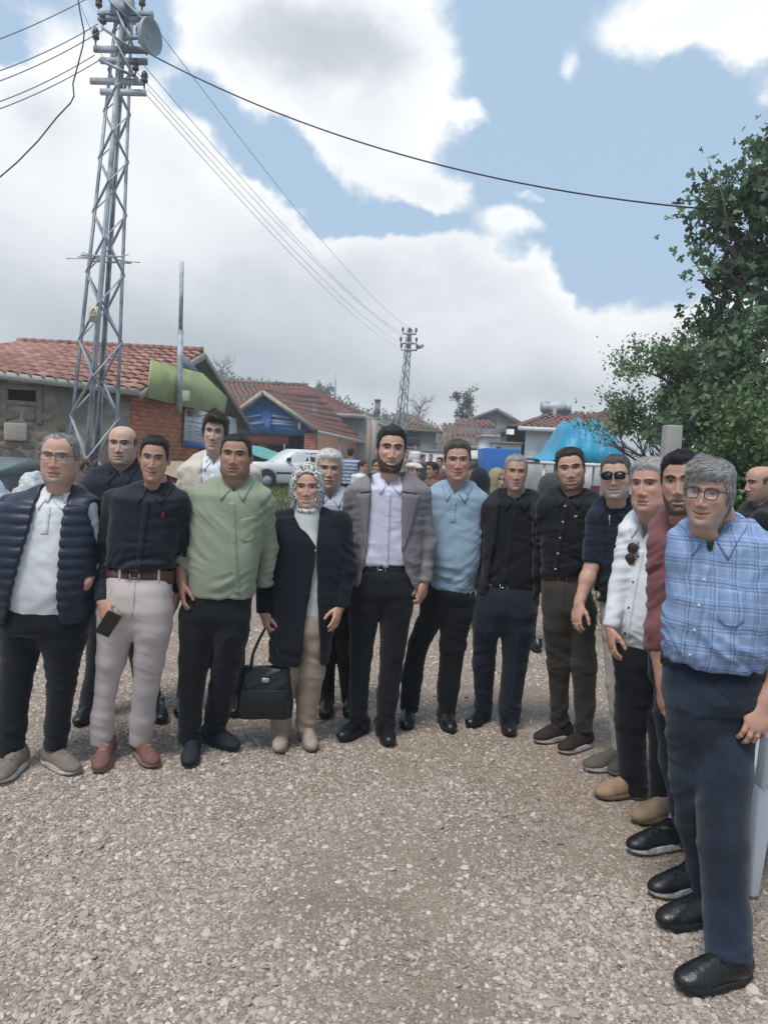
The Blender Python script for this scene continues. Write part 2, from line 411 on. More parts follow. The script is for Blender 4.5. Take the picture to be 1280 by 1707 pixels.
def gravel_fn(g, tc, base, bh):
    big = g.noise(tc, .55, 4, .6, .3); mid = g.noise(tc, 2.2, 5, .65); v = g.n('ShaderNodeTexVoronoi', i_Scale=52.0, feature='F1'); g.set(v.inputs['Vector'], tc)
    v2 = g.n('ShaderNodeTexVoronoi', i_Scale=52.0, feature='DISTANCE_TO_EDGE'); g.set(v2.inputs['Vector'], tc)
    earth = g.mix(g.mr(mid, .35, .65), (*rgb('#85786b'), 1), (*rgb('#9d9082'), 1))
    earth = g.mix(g.mr(g.noise(tc, 140, 3), .45, .7), earth, (*rgb('#5f5145'), 1))
    tone = g.ramp(v.outputs['Color'], [(0, rgb('#807266')), (.5, rgb('#9b8e83')), (1, rgb('#b3a89f'))])
    stone = g.mix(g.mr(v2.outputs[0], .0, .10), (*rgb('#5a4c40'), 1), tone)
    sp = g.n('ShaderNodeSeparateXYZ', i_0=tc)
    bare = g.m('ADD', g.mr(big, .38, .62), g.mr(sp.outputs[0], 1.0, 2.3, 0, .55), clamp=True)
    c = g.mix(g.m('MULTIPLY', bare, .75), stone, earth)
    h = g.m('ADD', g.m('MULTIPLY', g.mr(v2.outputs[0], 0, .3), .5), g.noise(tc, 90, 4))
    return c, h
M_GROUND = mat('gravel_earth', (.3, .27, .23), .95, var=.10, vscale=.8, bump=.5, bscale=60, fn=gravel_fn, spec=.15)
def ground():
    xs = np.concatenate([np.linspace(-260, -14, 20), np.linspace(-12, 12, 61), np.linspace(14, 260, 20)]); ys = np.concatenate([np.linspace(-40, 0, 6), np.linspace(.5, 16, 60), np.linspace(17, 60, 30), np.linspace(66, 300, 16)])
    X, Y = np.meshgrid(xs, ys); Z = .012*pn(np.stack([X.ravel()*.6, Y.ravel()*.6, 0*X.ravel()], 1), 2).reshape(X.shape)-.012
    Z = Z*(1-sst(5, 9, Y)*0)
    n = len(xs); i = np.arange(len(ys)-1)[:, None]*n; j = np.arange(n-1)[None]; Q = np.stack([i+j, i+j+1, i+n+j+1, i+n+j], -1).reshape(-1, 4)
    tag(link('ground', mesh_np('ground', np.stack([X, Y, Z], -1).reshape(-1, 3), Q), M_GROUND), kind='structure')
ground()
def gravel():
    """loose stones: a point per stone, each given one of three rough pebbles"""
    r = np.random.default_rng(11); n = 330000
    y = 1.75+(r.random(n)**1.25)*9.0; x = (r.random(n)*2-1)*(y*.60+.35)
    Pn = np.stack([x, y, 0*x], 1)
    dn = .50+1.05*pn(Pn*np.array([.5, .62, 1]), 3, 2)+.45*pn(Pn*2.3, 2, 5)-.62*sst(.7, 2.0, x+.12*y)*sst(5.5, 3, y)+.12*sst(4.6, 3.2, y)
    dn = np.clip(dn, .10, 1.0)*np.clip(3.4/y, .28, 1); k = r.random(n) < dn; x, y = x[k], y[k]; n = len(x)
    s = .0053*np.exp(r.normal(0, .36, n)); s = np.where(r.random(n) < .015, s*1.8, s); s = np.minimum(s, .019)*np.clip(y/4.5, 1, 1.5)
    z = .012*pn(np.stack([x*.6, y*.6, 0*x], 1), 2)-.012
    me = bpy.data.meshes.new('gravel'); me.vertices.add(n); me.vertices.foreach_set('co', np.stack([x, y, z-s*.02], 1).astype(np.float32).ravel())
    for nm, ty, dat in (('size', 'FLOAT_VECTOR', np.stack([s*r.uniform(.9, 1.7, n), s*r.uniform(.8, 1.3, n), s*r.uniform(.30, .62, n)], 1)), ('turn', 'FLOAT_VECTOR', np.stack([r.normal(0, .3, n), r.normal(0, .3, n), r.random(n)*6.28], 1)), ('tint', 'FLOAT', r.random(n)), ('pick', 'INT', r.integers(0, 3, n))):
        a = me.attributes.new(nm, ty, 'POINT'); a.data.foreach_set('vector' if 'VEC' in ty else 'value', dat.astype(np.int32 if ty == 'INT' else np.float32).ravel())
    def f(g, tc, base, bh):
        t = g.n('ShaderNodeAttribute', attribute_type='INSTANCER', attribute_name='tint').outputs[2]
        return g.ramp(t, [(0, rgb('#857a70')), (.15, rgb('#91867b')), (.5, rgb('#a3978d')), (.85, rgb('#b2a69c')), (1, rgb('#c6bdb4'))]), bh
    ms = mat('gravel_stone', (.4, .36, .32), .9, var=.10, vscale=60, fn=f, spec=.2)
    o = tag(link('gravel', me, ms), kind='stuff')
    gt = bpy.data.node_groups.new('scatter_stones', 'GeometryNodeTree'); gt.interface.new_socket('Geometry', in_out='INPUT', socket_type='NodeSocketGeometry'); gt.interface.new_socket('Geometry', in_out='OUTPUT', socket_type='NodeSocketGeometry')
    N = gt.nodes; Lk = gt.links; gi = N.new('NodeGroupInput'); go = N.new('NodeGroupOutput')
    def na(nm, ty):
        a = N.new('GeometryNodeInputNamedAttribute'); a.data_type = ty; a.inputs[0].default_value = nm; return a.outputs[0]
    g2i = N.new('GeometryNodeGeometryToInstance')
    for i in range(3):
        ico = N.new('GeometryNodeMeshIcoSphere'); ico.inputs['Radius'].default_value = 1.0; ico.inputs['Subdivisions'].default_value = 2
        sp = N.new('GeometryNodeSetPosition'); nz = N.new('ShaderNodeTexNoise'); nz.noise_dimensions = '4D'; nz.inputs['W'].default_value = i*7.7; nz.inputs['Scale'].default_value = .9
        vm = N.new('ShaderNodeVectorMath'); vm.operation = 'SUBTRACT'; vm.inputs[1].default_value = (.5, .5, .5); Lk.new(nz.outputs[1], vm.inputs[0]); vs = N.new('ShaderNodeVectorMath'); vs.operation = 'SCALE'; vs.inputs['Scale'].default_value = 1.5; Lk.new(vm.outputs[0], vs.inputs[0])
        Lk.new(ico.outputs[0], sp.inputs[0]); Lk.new(vs.outputs[0], sp.inputs['Offset']); sm = N.new('GeometryNodeSetMaterial'); sm.inputs[2].default_value = ms; Lk.new(sp.outputs[0], sm.inputs[0]); Lk.new(sm.outputs[0], g2i.inputs[0])
    ip = N.new('GeometryNodeInstanceOnPoints'); Lk.new(gi.outputs[0], ip.inputs['Points']); Lk.new(g2i.outputs[0], ip.inputs['Instance']); ip.inputs['Pick Instance'].default_value = True
    Lk.new(na('pick', 'INT'), ip.inputs['Instance Index']); Lk.new(na('turn', 'FLOAT_VECTOR'), ip.inputs['Rotation']); Lk.new(na('size', 'FLOAT_VECTOR'), ip.inputs['Scale']); Lk.new(ip.outputs[0], go.inputs[0])
    md = o.modifiers.new('scatter', 'NODES'); md.node_group = gt
gravel()

M_MUD = mat('mud_plaster', rgb('#a89d8f'), .95, var=.14, vscale=2.5, bump=.5, bscale=25, col2=rgb('#82786b'), c2scale=1.3, c2amt=.5)
M_STONE = mat('rubble_stone', rgb('#8c8277'), .95, var=.15, vscale=5, bump=.4, bscale=30, fn=rnd_tone(.7, 1.25))
M_TILE = mat('clay_tile', rgb('#9f746a'), .9, var=.22, vscale=6, bump=.3, bscale=40, col2=rgb('#74605a'), c2scale=2.2, c2amt=.4, fn=rnd_tone(.72, 1.25))
M_TILEF = mat('far_clay_tile', rgb('#8a564d'), .9, var=.25, vscale=2, bump=.3, bscale=20, col2=rgb('#6f625c'), c2scale=.8, c2amt=.45)
M_TILED = mat('dark_old_tile', rgb('#6d564d'), .9, var=.28, vscale=2, bump=.3, bscale=20, col2=rgb('#7b7068'), c2scale=.9, c2amt=.5)
M_BRICK = mat('red_brick', rgb('#b7765c'), .95, var=.15, vscale=9, bump=.3, bscale=60, fn=rnd_tone(.78, 1.2)); M_MORT = mat('mortar', rgb('#8d7266'), .95, var=.15, vscale=6, bump=.3)
M_WOOD = mat('grey_weathered_wood', rgb('#7d766e'), .9, var=.2, vscale=9, bump=.3, bscale=60); M_WOODL = mat('pale_weathered_wood', rgb('#a39c93'), .9, var=.15, vscale=9, bump=.3, bscale=60)
M_GREENP = mat('green_painted_sheet', rgb('#a2ae7c'), .8, var=.08, vscale=2.5, bump=.1, bscale=30, col2=rgb('#8a986c'), c2scale=1.4, c2amt=.4)
M_BLUEP = mat('blue_painted_board', rgb('#3b70a8'), .7, var=.15, vscale=3, bump=.15, bscale=40, col2=rgb('#23508a'), c2scale=1.5)
M_DARK = mat('interior_shade_black', (.02, .02, .021), .95, var=.1); M_GREYW = mat('grey_render', rgb('#8f8d8a'), .95, var=.10, vscale=1.2, bump=.2, bscale=20, col2=rgb('#777470'), c2scale=.7)  # near-black colour stands in for the shade of unlit interiors
M_WHITEW = mat('white_render', rgb('#dadbdd'), .9, var=.06, vscale=1.0, bump=.1, bscale=20, col2=rgb('#a9aaab'), c2scale=.5); M_GLASSD = mat('window_glass', rgb('#3a4148'), .15, var=.1, spec=.6)
M_GALV = mat('galvanised_steel', rgb('#b3bbc2'), .6, .15, .12, 3.0, bump=.08, bscale=40, col2=rgb('#7d868f'), c2scale=2)
M_FASC = mat('pale_fascia', rgb('#a6a29c'), .85, var=.15, vscale=4)
M_CONC = mat('concrete', rgb('#8f8d89'), .95, var=.12, vscale=4, bump=.3, bscale=50)
M_CABLE = mat('black_cable', rgb('#1d2024'), .6, var=0); M_WIRE = mat('aluminium_wire', rgb('#6e7680'), .5, .3, 0)

def barrel(l, w, t=.014, h=.045):
    """one curved roof tile, lying along +y, arched across x"""
    V = []; k = 5
    for y, s in ((0, 1.0), (l, .86)):
        for i in range(k+1):
            a = math.pi*(.08+.84*i/k); V.append((-math.cos(a)*w/2*s, y, math.sin(a)*h))
    for y, s in ((0, 1.0), (l, .86)):
        for i in range(k+1):
            a = math.pi*(.08+.84*i/k); V.append((-math.cos(a)*(w/2-t)*s, y, math.sin(a)*h-t))
    n = k+1; Q = []
    for i in range(k): Q += [(i, i+1, n+i+1, n+i), (2*n+i, 3*n+i, 3*n+i+1, 2*n+i+1), (i, 2*n+i, 2*n+i+1, i+1)]
    return mesh_np('roof_tile', V, np.array(Q))
TILE = barrel(.46, .235); TILE.materials.append(M_TILE)
def tile_roof(parent, e0, e1, r0, r1, m, rows=None, objects=True, tw=.235, joined_name='roof_tiles', limit=300, jitter=1.0, under=M_WOOD):
    """tiles from eave e0-e1 up to ridge r0-r1; single objects, or one joined piece"""
    e0, e1, r0, r1 = map(Vector, (e0, e1, r0, r1)); r = random.Random(5)
    up = ((r0+r1)-(e0+e1)).normalized(); nm = (e1-e0).cross(up).normalized()
    if nm.z < 0: nm = -nm
    MB().add([e0-nm*.09, e1-nm*.09, r1-nm*.09, r0-nm*.09, e0-nm*.13, e1-nm*.13, r1-nm*.13, r0-nm*.13], [(0, 1, 2, 3), (7, 6, 5, 4), (0, 4, 5, 1), (1, 5, 6, 2), (2, 6, 7, 3), (3, 7, 4, 0)]).build('roof_deck', under, parent)
    H = ((r0+r1)/2-(e0+e1)/2).length; nr = rows or int(H/.38)
    VV, QQ = [], []; cnt = 0; co = np.array([v.co[:] for v in TILE.vertices]); fq = np.array([p.vertices[:] for p in TILE.polygons])
    for i in range(nr):
        f0 = i/nr; a = e0.lerp(r0, f0); b = e1.lerp(r1, f0); n = max(2, int((b-a).length/tw)); dx = (b-a).normalized()
        for j in range(n):
            c = a.lerp(b, (j+.5)/n)+nm*(.0+.010*r.random()*jitter); y = (up+dx*r.gauss(0, .02)*jitter).normalized(); x = y.cross(nm).normalized(); z = x.cross(y)
            y2 = (y*math.cos(.05)+nm*math.sin(-.05)); 
            M = Matrix((x, y2, z)).transposed()
            s = (b-a).length/n/tw*1.0
            if objects and cnt < limit: inst('roof_tile', TILE, c, M, (s, H/nr/.40, 1), parent); cnt += 1
            else:
                A = np.array(M) @ np.diag((s, H/nr/.40, 1)); QQ.append(fq+len(co)*len(VV)); VV.append(co @ A.T+np.array(c))
    if VV: tag(link(joined_name, mesh_np(joined_name, np.vstack(VV), np.vstack(QQ)), m, parent), kind='stuff')
def wall(parent, name, a, b, z0, za, zb, th, m, openings=()):
    """upright slab between plan points a and b; openings: (s0, s1, z0, z1) along it, left empty (with a dark back)"""
    a = Vector((*a, 0)); b = Vector((*b, 0)); d = b-a; L = d.length; d /= L; n = Vector((d.y, -d.x, 0)); mb = MB()
    zt = lambda s: za+(zb-za)*s/L
    def seg(s0, s1, l0, h0, l1=None, h1=None):
        p = a+d*s0; q = a+d*s1; l1 = l0 if l1 is None else l1; h1 = h0 if h1 is None else h1
        up = Vector((0, 0, 1)); mb.box8([p+up*l0, q+up*l1, q+up*l1-n*th, p+up*l0-n*th, p+up*h0, q+up*h1, q+up*h1-n*th, p+up*h0-n*th])
    xs = sorted(openings); cur = 0.0
    for s0, s1, w0, w1 in xs:
        seg(cur, s0, z0, zt(cur), z0, zt(s0)); seg(s0, s1, z0, w0, z0, w0); seg(s0, s1, w1, zt(s0), w1, zt(s1)); cur = s1
    seg(cur, L, z0, zt(cur), z0, zt(L))
    return mb.build(name, m, parent), a, d, n
def window_in(parent, a, d, n, s0, s1, z0, z1, fm, gm, depth=.10, bars=1, sill=True):
    fr = MB(); c = lambda s, z, o=0: a+d*s+Vector((0, 0, z))-n*o; t = .05
    for p, q in ((c(s0, z0+t/2, depth), c(s1, z0+t/2, depth)), (c(s0, z1-t/2, depth), c(s1, z1-t/2, depth)), (c(s0+t/2, z0, depth), c(s0+t/2, z1, depth)), (c(s1-t/2, z0, depth), c(s1-t/2, z1, depth))): fr.bar(p, q, t, t)
    for k in range(bars):
        s = s0+(s1-s0)*(k+1)/(bars+1); fr.bar(c(s, z0, depth), c(s, z1, depth), t*.8, t*.8)
    o = fr.build('window', fm, parent)
    for k in range(bars+1):
        u0 = s0+(s1-s0)*k/(bars+1)+.02; u1 = s0+(s1-s0)*(k+1)/(bars+1)-.02
        MB().add([c(u0, z0+.02, depth+.02), c(u1, z0+.02, depth+.02), c(u1, z1-.02, depth+.02), c(u0, z1-.02, depth+.02), c(u0, z0+.02, depth+.03), c(u1, z0+.02, depth+.03), c(u1, z1-.02, depth+.03), c(u0, z1-.02, depth+.03)], [(0, 1, 2, 3), (7, 6, 5, 4), (0, 4, 5, 1), (2, 6, 7, 3)]).build('pane', gm, o)
    if sill: MB().obox(c((s0+s1)/2, z0-.04, .02), d*((s1-s0)/2+.06), n*.07, Vector((0, 0, .03))).build('sill', M_CONC, o)
    return o
# ---- house with mud wall and brick gable
def mud_house():
    h = empty('mud_brick_house', (-5.2, 15, 0)); tag(h, 'low mud-plastered house with red tile roof, brick gable and pale green gable panel', 'house')
    rel = lambda v: Vector(v)-Vector((-5.2, 15, 0))
    H = empty('house_base'); H.parent = None; bpy.data.objects.remove(H)
    A, B, C, D_ = (-8.6, 13.43), (-5.2, 15), (-4.3, 21.6), (-8.4, 20.6)
    loc = Vector((-5.2, 15, 0)); L2 = lambda p: (p[0]-loc.x, p[1]-loc.y)
    a, b, c, d4 = L2(A), L2(B), L2(C), L2(D_)
    # front wall, with a window hole seen on the left
    def front_s(px):          # distance along the front wall of the ray through px
        best = min((abs(proj((A[0]+(B[0]-A[0])*t, A[1]+(B[1]-A[1])*t, 2))[0]-px), t) for t in np.linspace(0, 1, 800)); return best[1]*math.dist(A, B)
    def front_z(px, py):
        t = front_s(px)/math.dist(A, B); return P(px, py, A[1]+(B[1]-A[1])*t).z
    s0, s1 = front_s(13), front_s(60); z0, z1 = front_z(36, 668), front_z(36, 649)
    w, wa, wd, wn = wall(h, 'wall', a, b, -.1, 3.12, 2.9, .35, M_MUD, [(s0, s1, z0, z1)])
    MB().obox(wa+wd*(s0+s1)/2+Vector((0, 0, (z0+z1)/2))-wn*.34, wd*((s1-s0)/2), wn*.01, Vector((0, 0, (z1-z0)/2))).build('window_shade_sheet', M_DARK, h)  # black sheet paints the shade inside the window hole
    for zz, nm in ((z1+.05, 'lintel'), (z0-.05, 'sill')): MB().obox(wa+wd*(s0+s1)/2+Vector((0, 0, zz))+wn*.0, wd*((s1-s0)/2+.10), wn*.035, Vector((0, 0, .035))).build(nm, M_WOOD, w, False, .01)
    for ss in (s0-.06, s1+.06): MB().obox(wa+wd*ss+Vector((0, 0, (z0+z1)/2-.2))+wn*.002, wd*.05, wn*.03, Vector((0, 0, (z1-z0)/2+.22))).build('window_post', M_WOOD, w, False, .01)
    # rubble stones showing through the plaster on the left
    r = random.Random(4); sme = []
    for k in range(4):
        S = Sdf(); S.ell((0, 0, 0), (.5, .35, .5)); V, Q = S.build(.17); V = V*(1+.22*pn(V*2.2+k*9, 2)[:, None]); me = mesh_np('stone', V, Q); me.materials.append(M_STONE); sme.append(me)
    z = 1.05
    while z < 2.25:
        s = front_s(-40); hgt = r.uniform(.16, .26)
        while s < front_s(100):
            wdt = r.uniform(.18, .48); pxc = proj(loc+wa+wd*(s+wdt/2)+Vector((0, 0, z)))[0]
            if not (pxc > 62 and z > 1.75 and r.random() < .8) and r.random() < .9:
                inst('stone', r.choice(sme), wa+wd*(s+wdt/2)+Vector((0, 0, z+hgt/2))+wn*.0, (r.uniform(-.1, .1), r.uniform(-.15, .15), math.atan2(wd.y, wd.x)), (wdt*1.05, .10, hgt*1.08), w)
            s += wdt+.015
        z += hgt+.01
    sq = (front_s(9)+front_s(45))/2; zq = front_z(27, 720)
    MB().obox(wa+wd*sq+Vector((0, 0, zq))+wn*.05, wd*.2, wn*.09, Vector((0, 0, .17))).build('stone_block', mat('pale_cut_stone', rgb('#a59d93'), .95, var=.12, vscale=5, bump=.4, bscale=30), w, False, .03)
    # gable wall of bricks along the street
    gd = (Vector((*c, 0))-Vector((*b, 0))); GL = gd.length; gd /= GL; gn = Vector((gd.y, -gd.x, 0)); b3 = Vector((*b, 0))
    gw, *_ = wall(h, 'gable_wall', (b[0]+gd.x*.02, b[1]+gd.y*.02), c, -.1, 2.82, 2.55, .30, M_MORT)
    bm_ = MB().box(-.5, .5, -.5, .5, -.5, .5).me('brick'); bm_.materials.append(M_BRICK); cnt = 0; co = np.array([v.co[:] for v in bm_.vertices]); fq = np.array([p.vertices[:] for p in bm_.polygons]); VV, QQ = [], []
    bl, bh = .245, .098; ang = math.atan2(gd.y, gd.x); rowz = .05; k = 0
    cells = []
    while rowz < 2.80:
        s = -(bl/2 if k % 2 else 0)+.0
        while s < GL-.1:
            top = 2.82+(2.55-2.82)*s/GL
            if rowz+bh < top: cells.append((s, rowz))
            s += bl
        rowz += bh; k += 1
    cells.sort(key=lambda q: (q[1] < 1.5, q[0]))
    for s, zz in cells:
        ln = (bl-.012) if s >= 0 else bl-.012-(.0); cpos = b3+gd*(max(s, 0)+(min(bl, bl+s))/2)+Vector((0, 0, zz+bh/2))+gn*(.004+r.uniform(0, .012))
        sc_ = (min(bl, bl+s)-.012, .06, bh-.011)
        if cnt < 300: inst('brick', bm_, cpos, (0, r.gauss(0, .012), ang), sc_, gw); cnt += 1
        else:
            M = np.array(Matrix.Rotation(ang, 3, 'Z')); QQ.append(fq+8*len(VV)); VV.append((co*np.array(sc_)) @ M.T+np.array(cpos))
    tag(link('brickwork', mesh_np('brickwork', np.vstack(VV), np.vstack(QQ), None, False), M_BRICK, gw), kind='stuff')
    # roof: two slopes meeting over the middle of the gable
    rz = 4.06; rB = b3+gd*(GL*.5)+Vector((0, 0, rz)); rA = Vector((*a, 0)).lerp(Vector((*d4, 0)), .5)+Vector((0, 0, rz-.16))
    oh = wn*.28; e0 = Vector((*a, 3.10))+oh-Vector((0, 0, .10)); e1 = Vector((*b, 2.90))+oh-Vector((0, 0, .10))+wd*.15
    rf = empty('roof', (0, 0, 0), 0, h)
    tile_roof(rf, e0, e1, rA, rB+gn*.15, M_TILE, 11, tw=.215)
    tile_roof(rf, Vector((*c, 2.45))+gn*.25+gd*.25, Vector((*d4, 2.5)), rB+gn*.15, rA, M_TILEF, 9, False)
    MB().bar(e0-Vector((0, 0, .06)), e1-Vector((0, 0, .06)), .05, .14).build('fascia', M_FASC, rf)
    mbr = MB()
    for i in range(22):
        p = rA.lerp(rB+gn*.15, i/22); q = rA.lerp(rB+gn*.15, (i+1.1)/22); mbr.tube([p+Vector((0, 0, .02)), q+Vector((0, 0, .035))], .085, 7)
    tag(mbr.build('ridge_tiles', M_TILE, rf, True), kind='stuff')
    # barge boards and open gable timbers
    for p, q, nm, mm_ in ((e1+Vector((0, 0, -.02)), rB+gn*.2, 'barge_board', M_WOODL), (Vector((*c, 2.40))+gn*.28+gd*.3, rB+gn*.2, 'barge_board', M_WOOD)):
        MB().bar(p-Vector((0, 0, .10)), q-Vector((0, 0, .10)), .04, .15).build(nm, mm_, rf)
    for s in (.25, .8, 1.5): MB().bar(b3+gd*s+gn*.03+Vector((0, 0, 2.86)), b3+gd*(s+.9)+gn*.03+Vector((0, 0, 3.3)), .07, .09).build('rafter', M_WOODL, rf)
    MB().bar(b3+gd*-.1+gn*.06+Vector((0, 0, 2.86)), b3+gd*2.0+gn*.06+Vector((0, 0, 2.80)), .09, .14).build('wall_plate', M_WOODL, rf)
    MB().bar(b3+gd*1.2+gn*.04+Vector((0, 0, 2.82)), b3+gd*1.2+gn*.04+Vector((0, 0, 3.3)), .08, .08).build('gable_post', M_WOOD, rf)
    # black board paints the loft's shade behind the timbers, grey-blue board near the apex
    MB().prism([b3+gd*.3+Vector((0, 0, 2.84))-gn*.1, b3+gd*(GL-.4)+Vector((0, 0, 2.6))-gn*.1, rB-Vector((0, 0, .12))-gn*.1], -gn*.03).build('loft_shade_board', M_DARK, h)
    def gpt(px, py, out):     # point on the gable plane under a photo position
        o = Vector((0, 0, CAMH)); d = ray(px, py); p0 = loc+b3+gn*out; t = (p0-o).dot(gn)/d.dot(gn); return o+d*t-loc
    def panel(pts, out, th, nm, m_): return MB().prism([gpt(x, y, out) for x, y in pts], -gn*th).build(nm, m_, h)
    panel([(254, 600), (247, 662), (300, 676), (375, 690), (379, 662), (338, 622), (300, 613)], .34, .03, 'gable_panel', M_GREENP)
    panel([(303, 592), (301, 612), (334, 621), (318, 602)], .28, .02, 'apex_board', mat('grey_blue_board', rgb('#7d8894'), .8, var=.1))
    # notice board on the bricks
    nb = empty('notice_board', loc+gpt(350, 715, .10)); tag(nb, 'white information board with red emblem and blue foot on the brick gable', 'sign')
    def bpanel(pts, out, th, nm, m_, par): 
        o = MB().prism([gpt(x, y, out)+loc-nb.location for x, y in pts], -gn*th).build(nm, m_, par); return o
    mw = mat('sign_white', rgb('#bfc5cc'), .5, var=.03); mbk = bpanel([(310, 680), (307, 742), (394, 757), (395, 697)], .12, .03, 'board', mw, nb)
    bpanel([(307.6, 733.5), (307, 743), (394, 758), (394.2, 749)], .124, .008, 'blue_band', mat('sign_blue', rgb('#2d6ba6'), .5, var=.03), nb)
    bpanel([(312.5, 684.5), (312.2, 693.5), (323, 695.5), (323.2, 686.5)], .124, .006, 'red_emblem', mat('sign_red', rgb('#9c2f3a'), .5, var=.03), nb)
    tx = mat('sign_ink', rgb('#6a7480'), .6, var=0); ink = MB()
    for i, (x0, x1, y) in enumerate([(326, 340, 690), (328, 338, 693), (313, 343, 701), (313, 322, 709), (325, 341, 711), (313, 321, 713), (313, 323, 718), (326, 340, 718), (313, 320, 722), (326, 338, 723), (313, 321, 727), (350, 384, 705), (350, 372, 712), (350, 380, 719), (350, 368, 727), (350, 376, 735)]):
        dy = (x1-x0)*.19; ink.prism([gpt(x0, y, .124)+loc-nb.location, gpt(x0, y+1.3, .124)+loc-nb.location, gpt(x1, y+1.3+dy, .124)+loc-nb.location, gpt(x1, y+dy, .124)+loc-nb.location], -gn*.006)
    ink.build('printed_lines', tx, nb)
    bpanel([(338, 748), (338, 790), (342, 790), (342, 749)], .10, .05, 'support_post', mat('sign_post_blue', rgb('#2b5f8e'), .6), nb)
    # steel pipe fixed to the gable
    pp = empty('steel_pipe_mast', loc+gpt(299, 688, .44)); tag(pp, 'thin grey steel pipe mast rising in front of the green gable panel', 'mast')
    top = P(303.5, 436, pp.location.y)-pp.location; k = MB(); k.tube([Vector((0, 0, 0)), top*.55], .062, 10); k.build('lower_tube', M_GALV, pp, True); MB().tube([top*.55, top], .045, 10).build('upper_tube', M_GALV, pp, True)
    MB().bar(Vector((-.02, 0, .22)), Vector((-.22, 0, .22))-gn*.0, .05, .05).build('wall_bracket', M_WOOD, pp); MB().box(.06, .22, -.05, .05, .25, .48).build('junction_box', mat('pale_green_box', rgb('#a9b596'), .7), pp, False, .01)
mud_house()
# ------------------------------------------------------------------ houses farther up the street
def up(v, z): return Vector((v[0], v[1], z))
def house_at(name, label, loc, cat='house'):
    h = empty(name, (loc[0], loc[1], 0)); return tag(h, label, cat)
def rel2(h, p): return (p[0]-h.location.x, p[1]-h.location.y)
def slope(par, e0, e1, r0, r1, m, thick=.08): 
    return tile_roof(par, e0, e1, r0, r1, m, None, False, .3)
def X(px, D): return (px-640)/FPX*D      # plan x at depth D under a photo column (flat view)
def Zp(px, py, D): return P(px, py, D).z
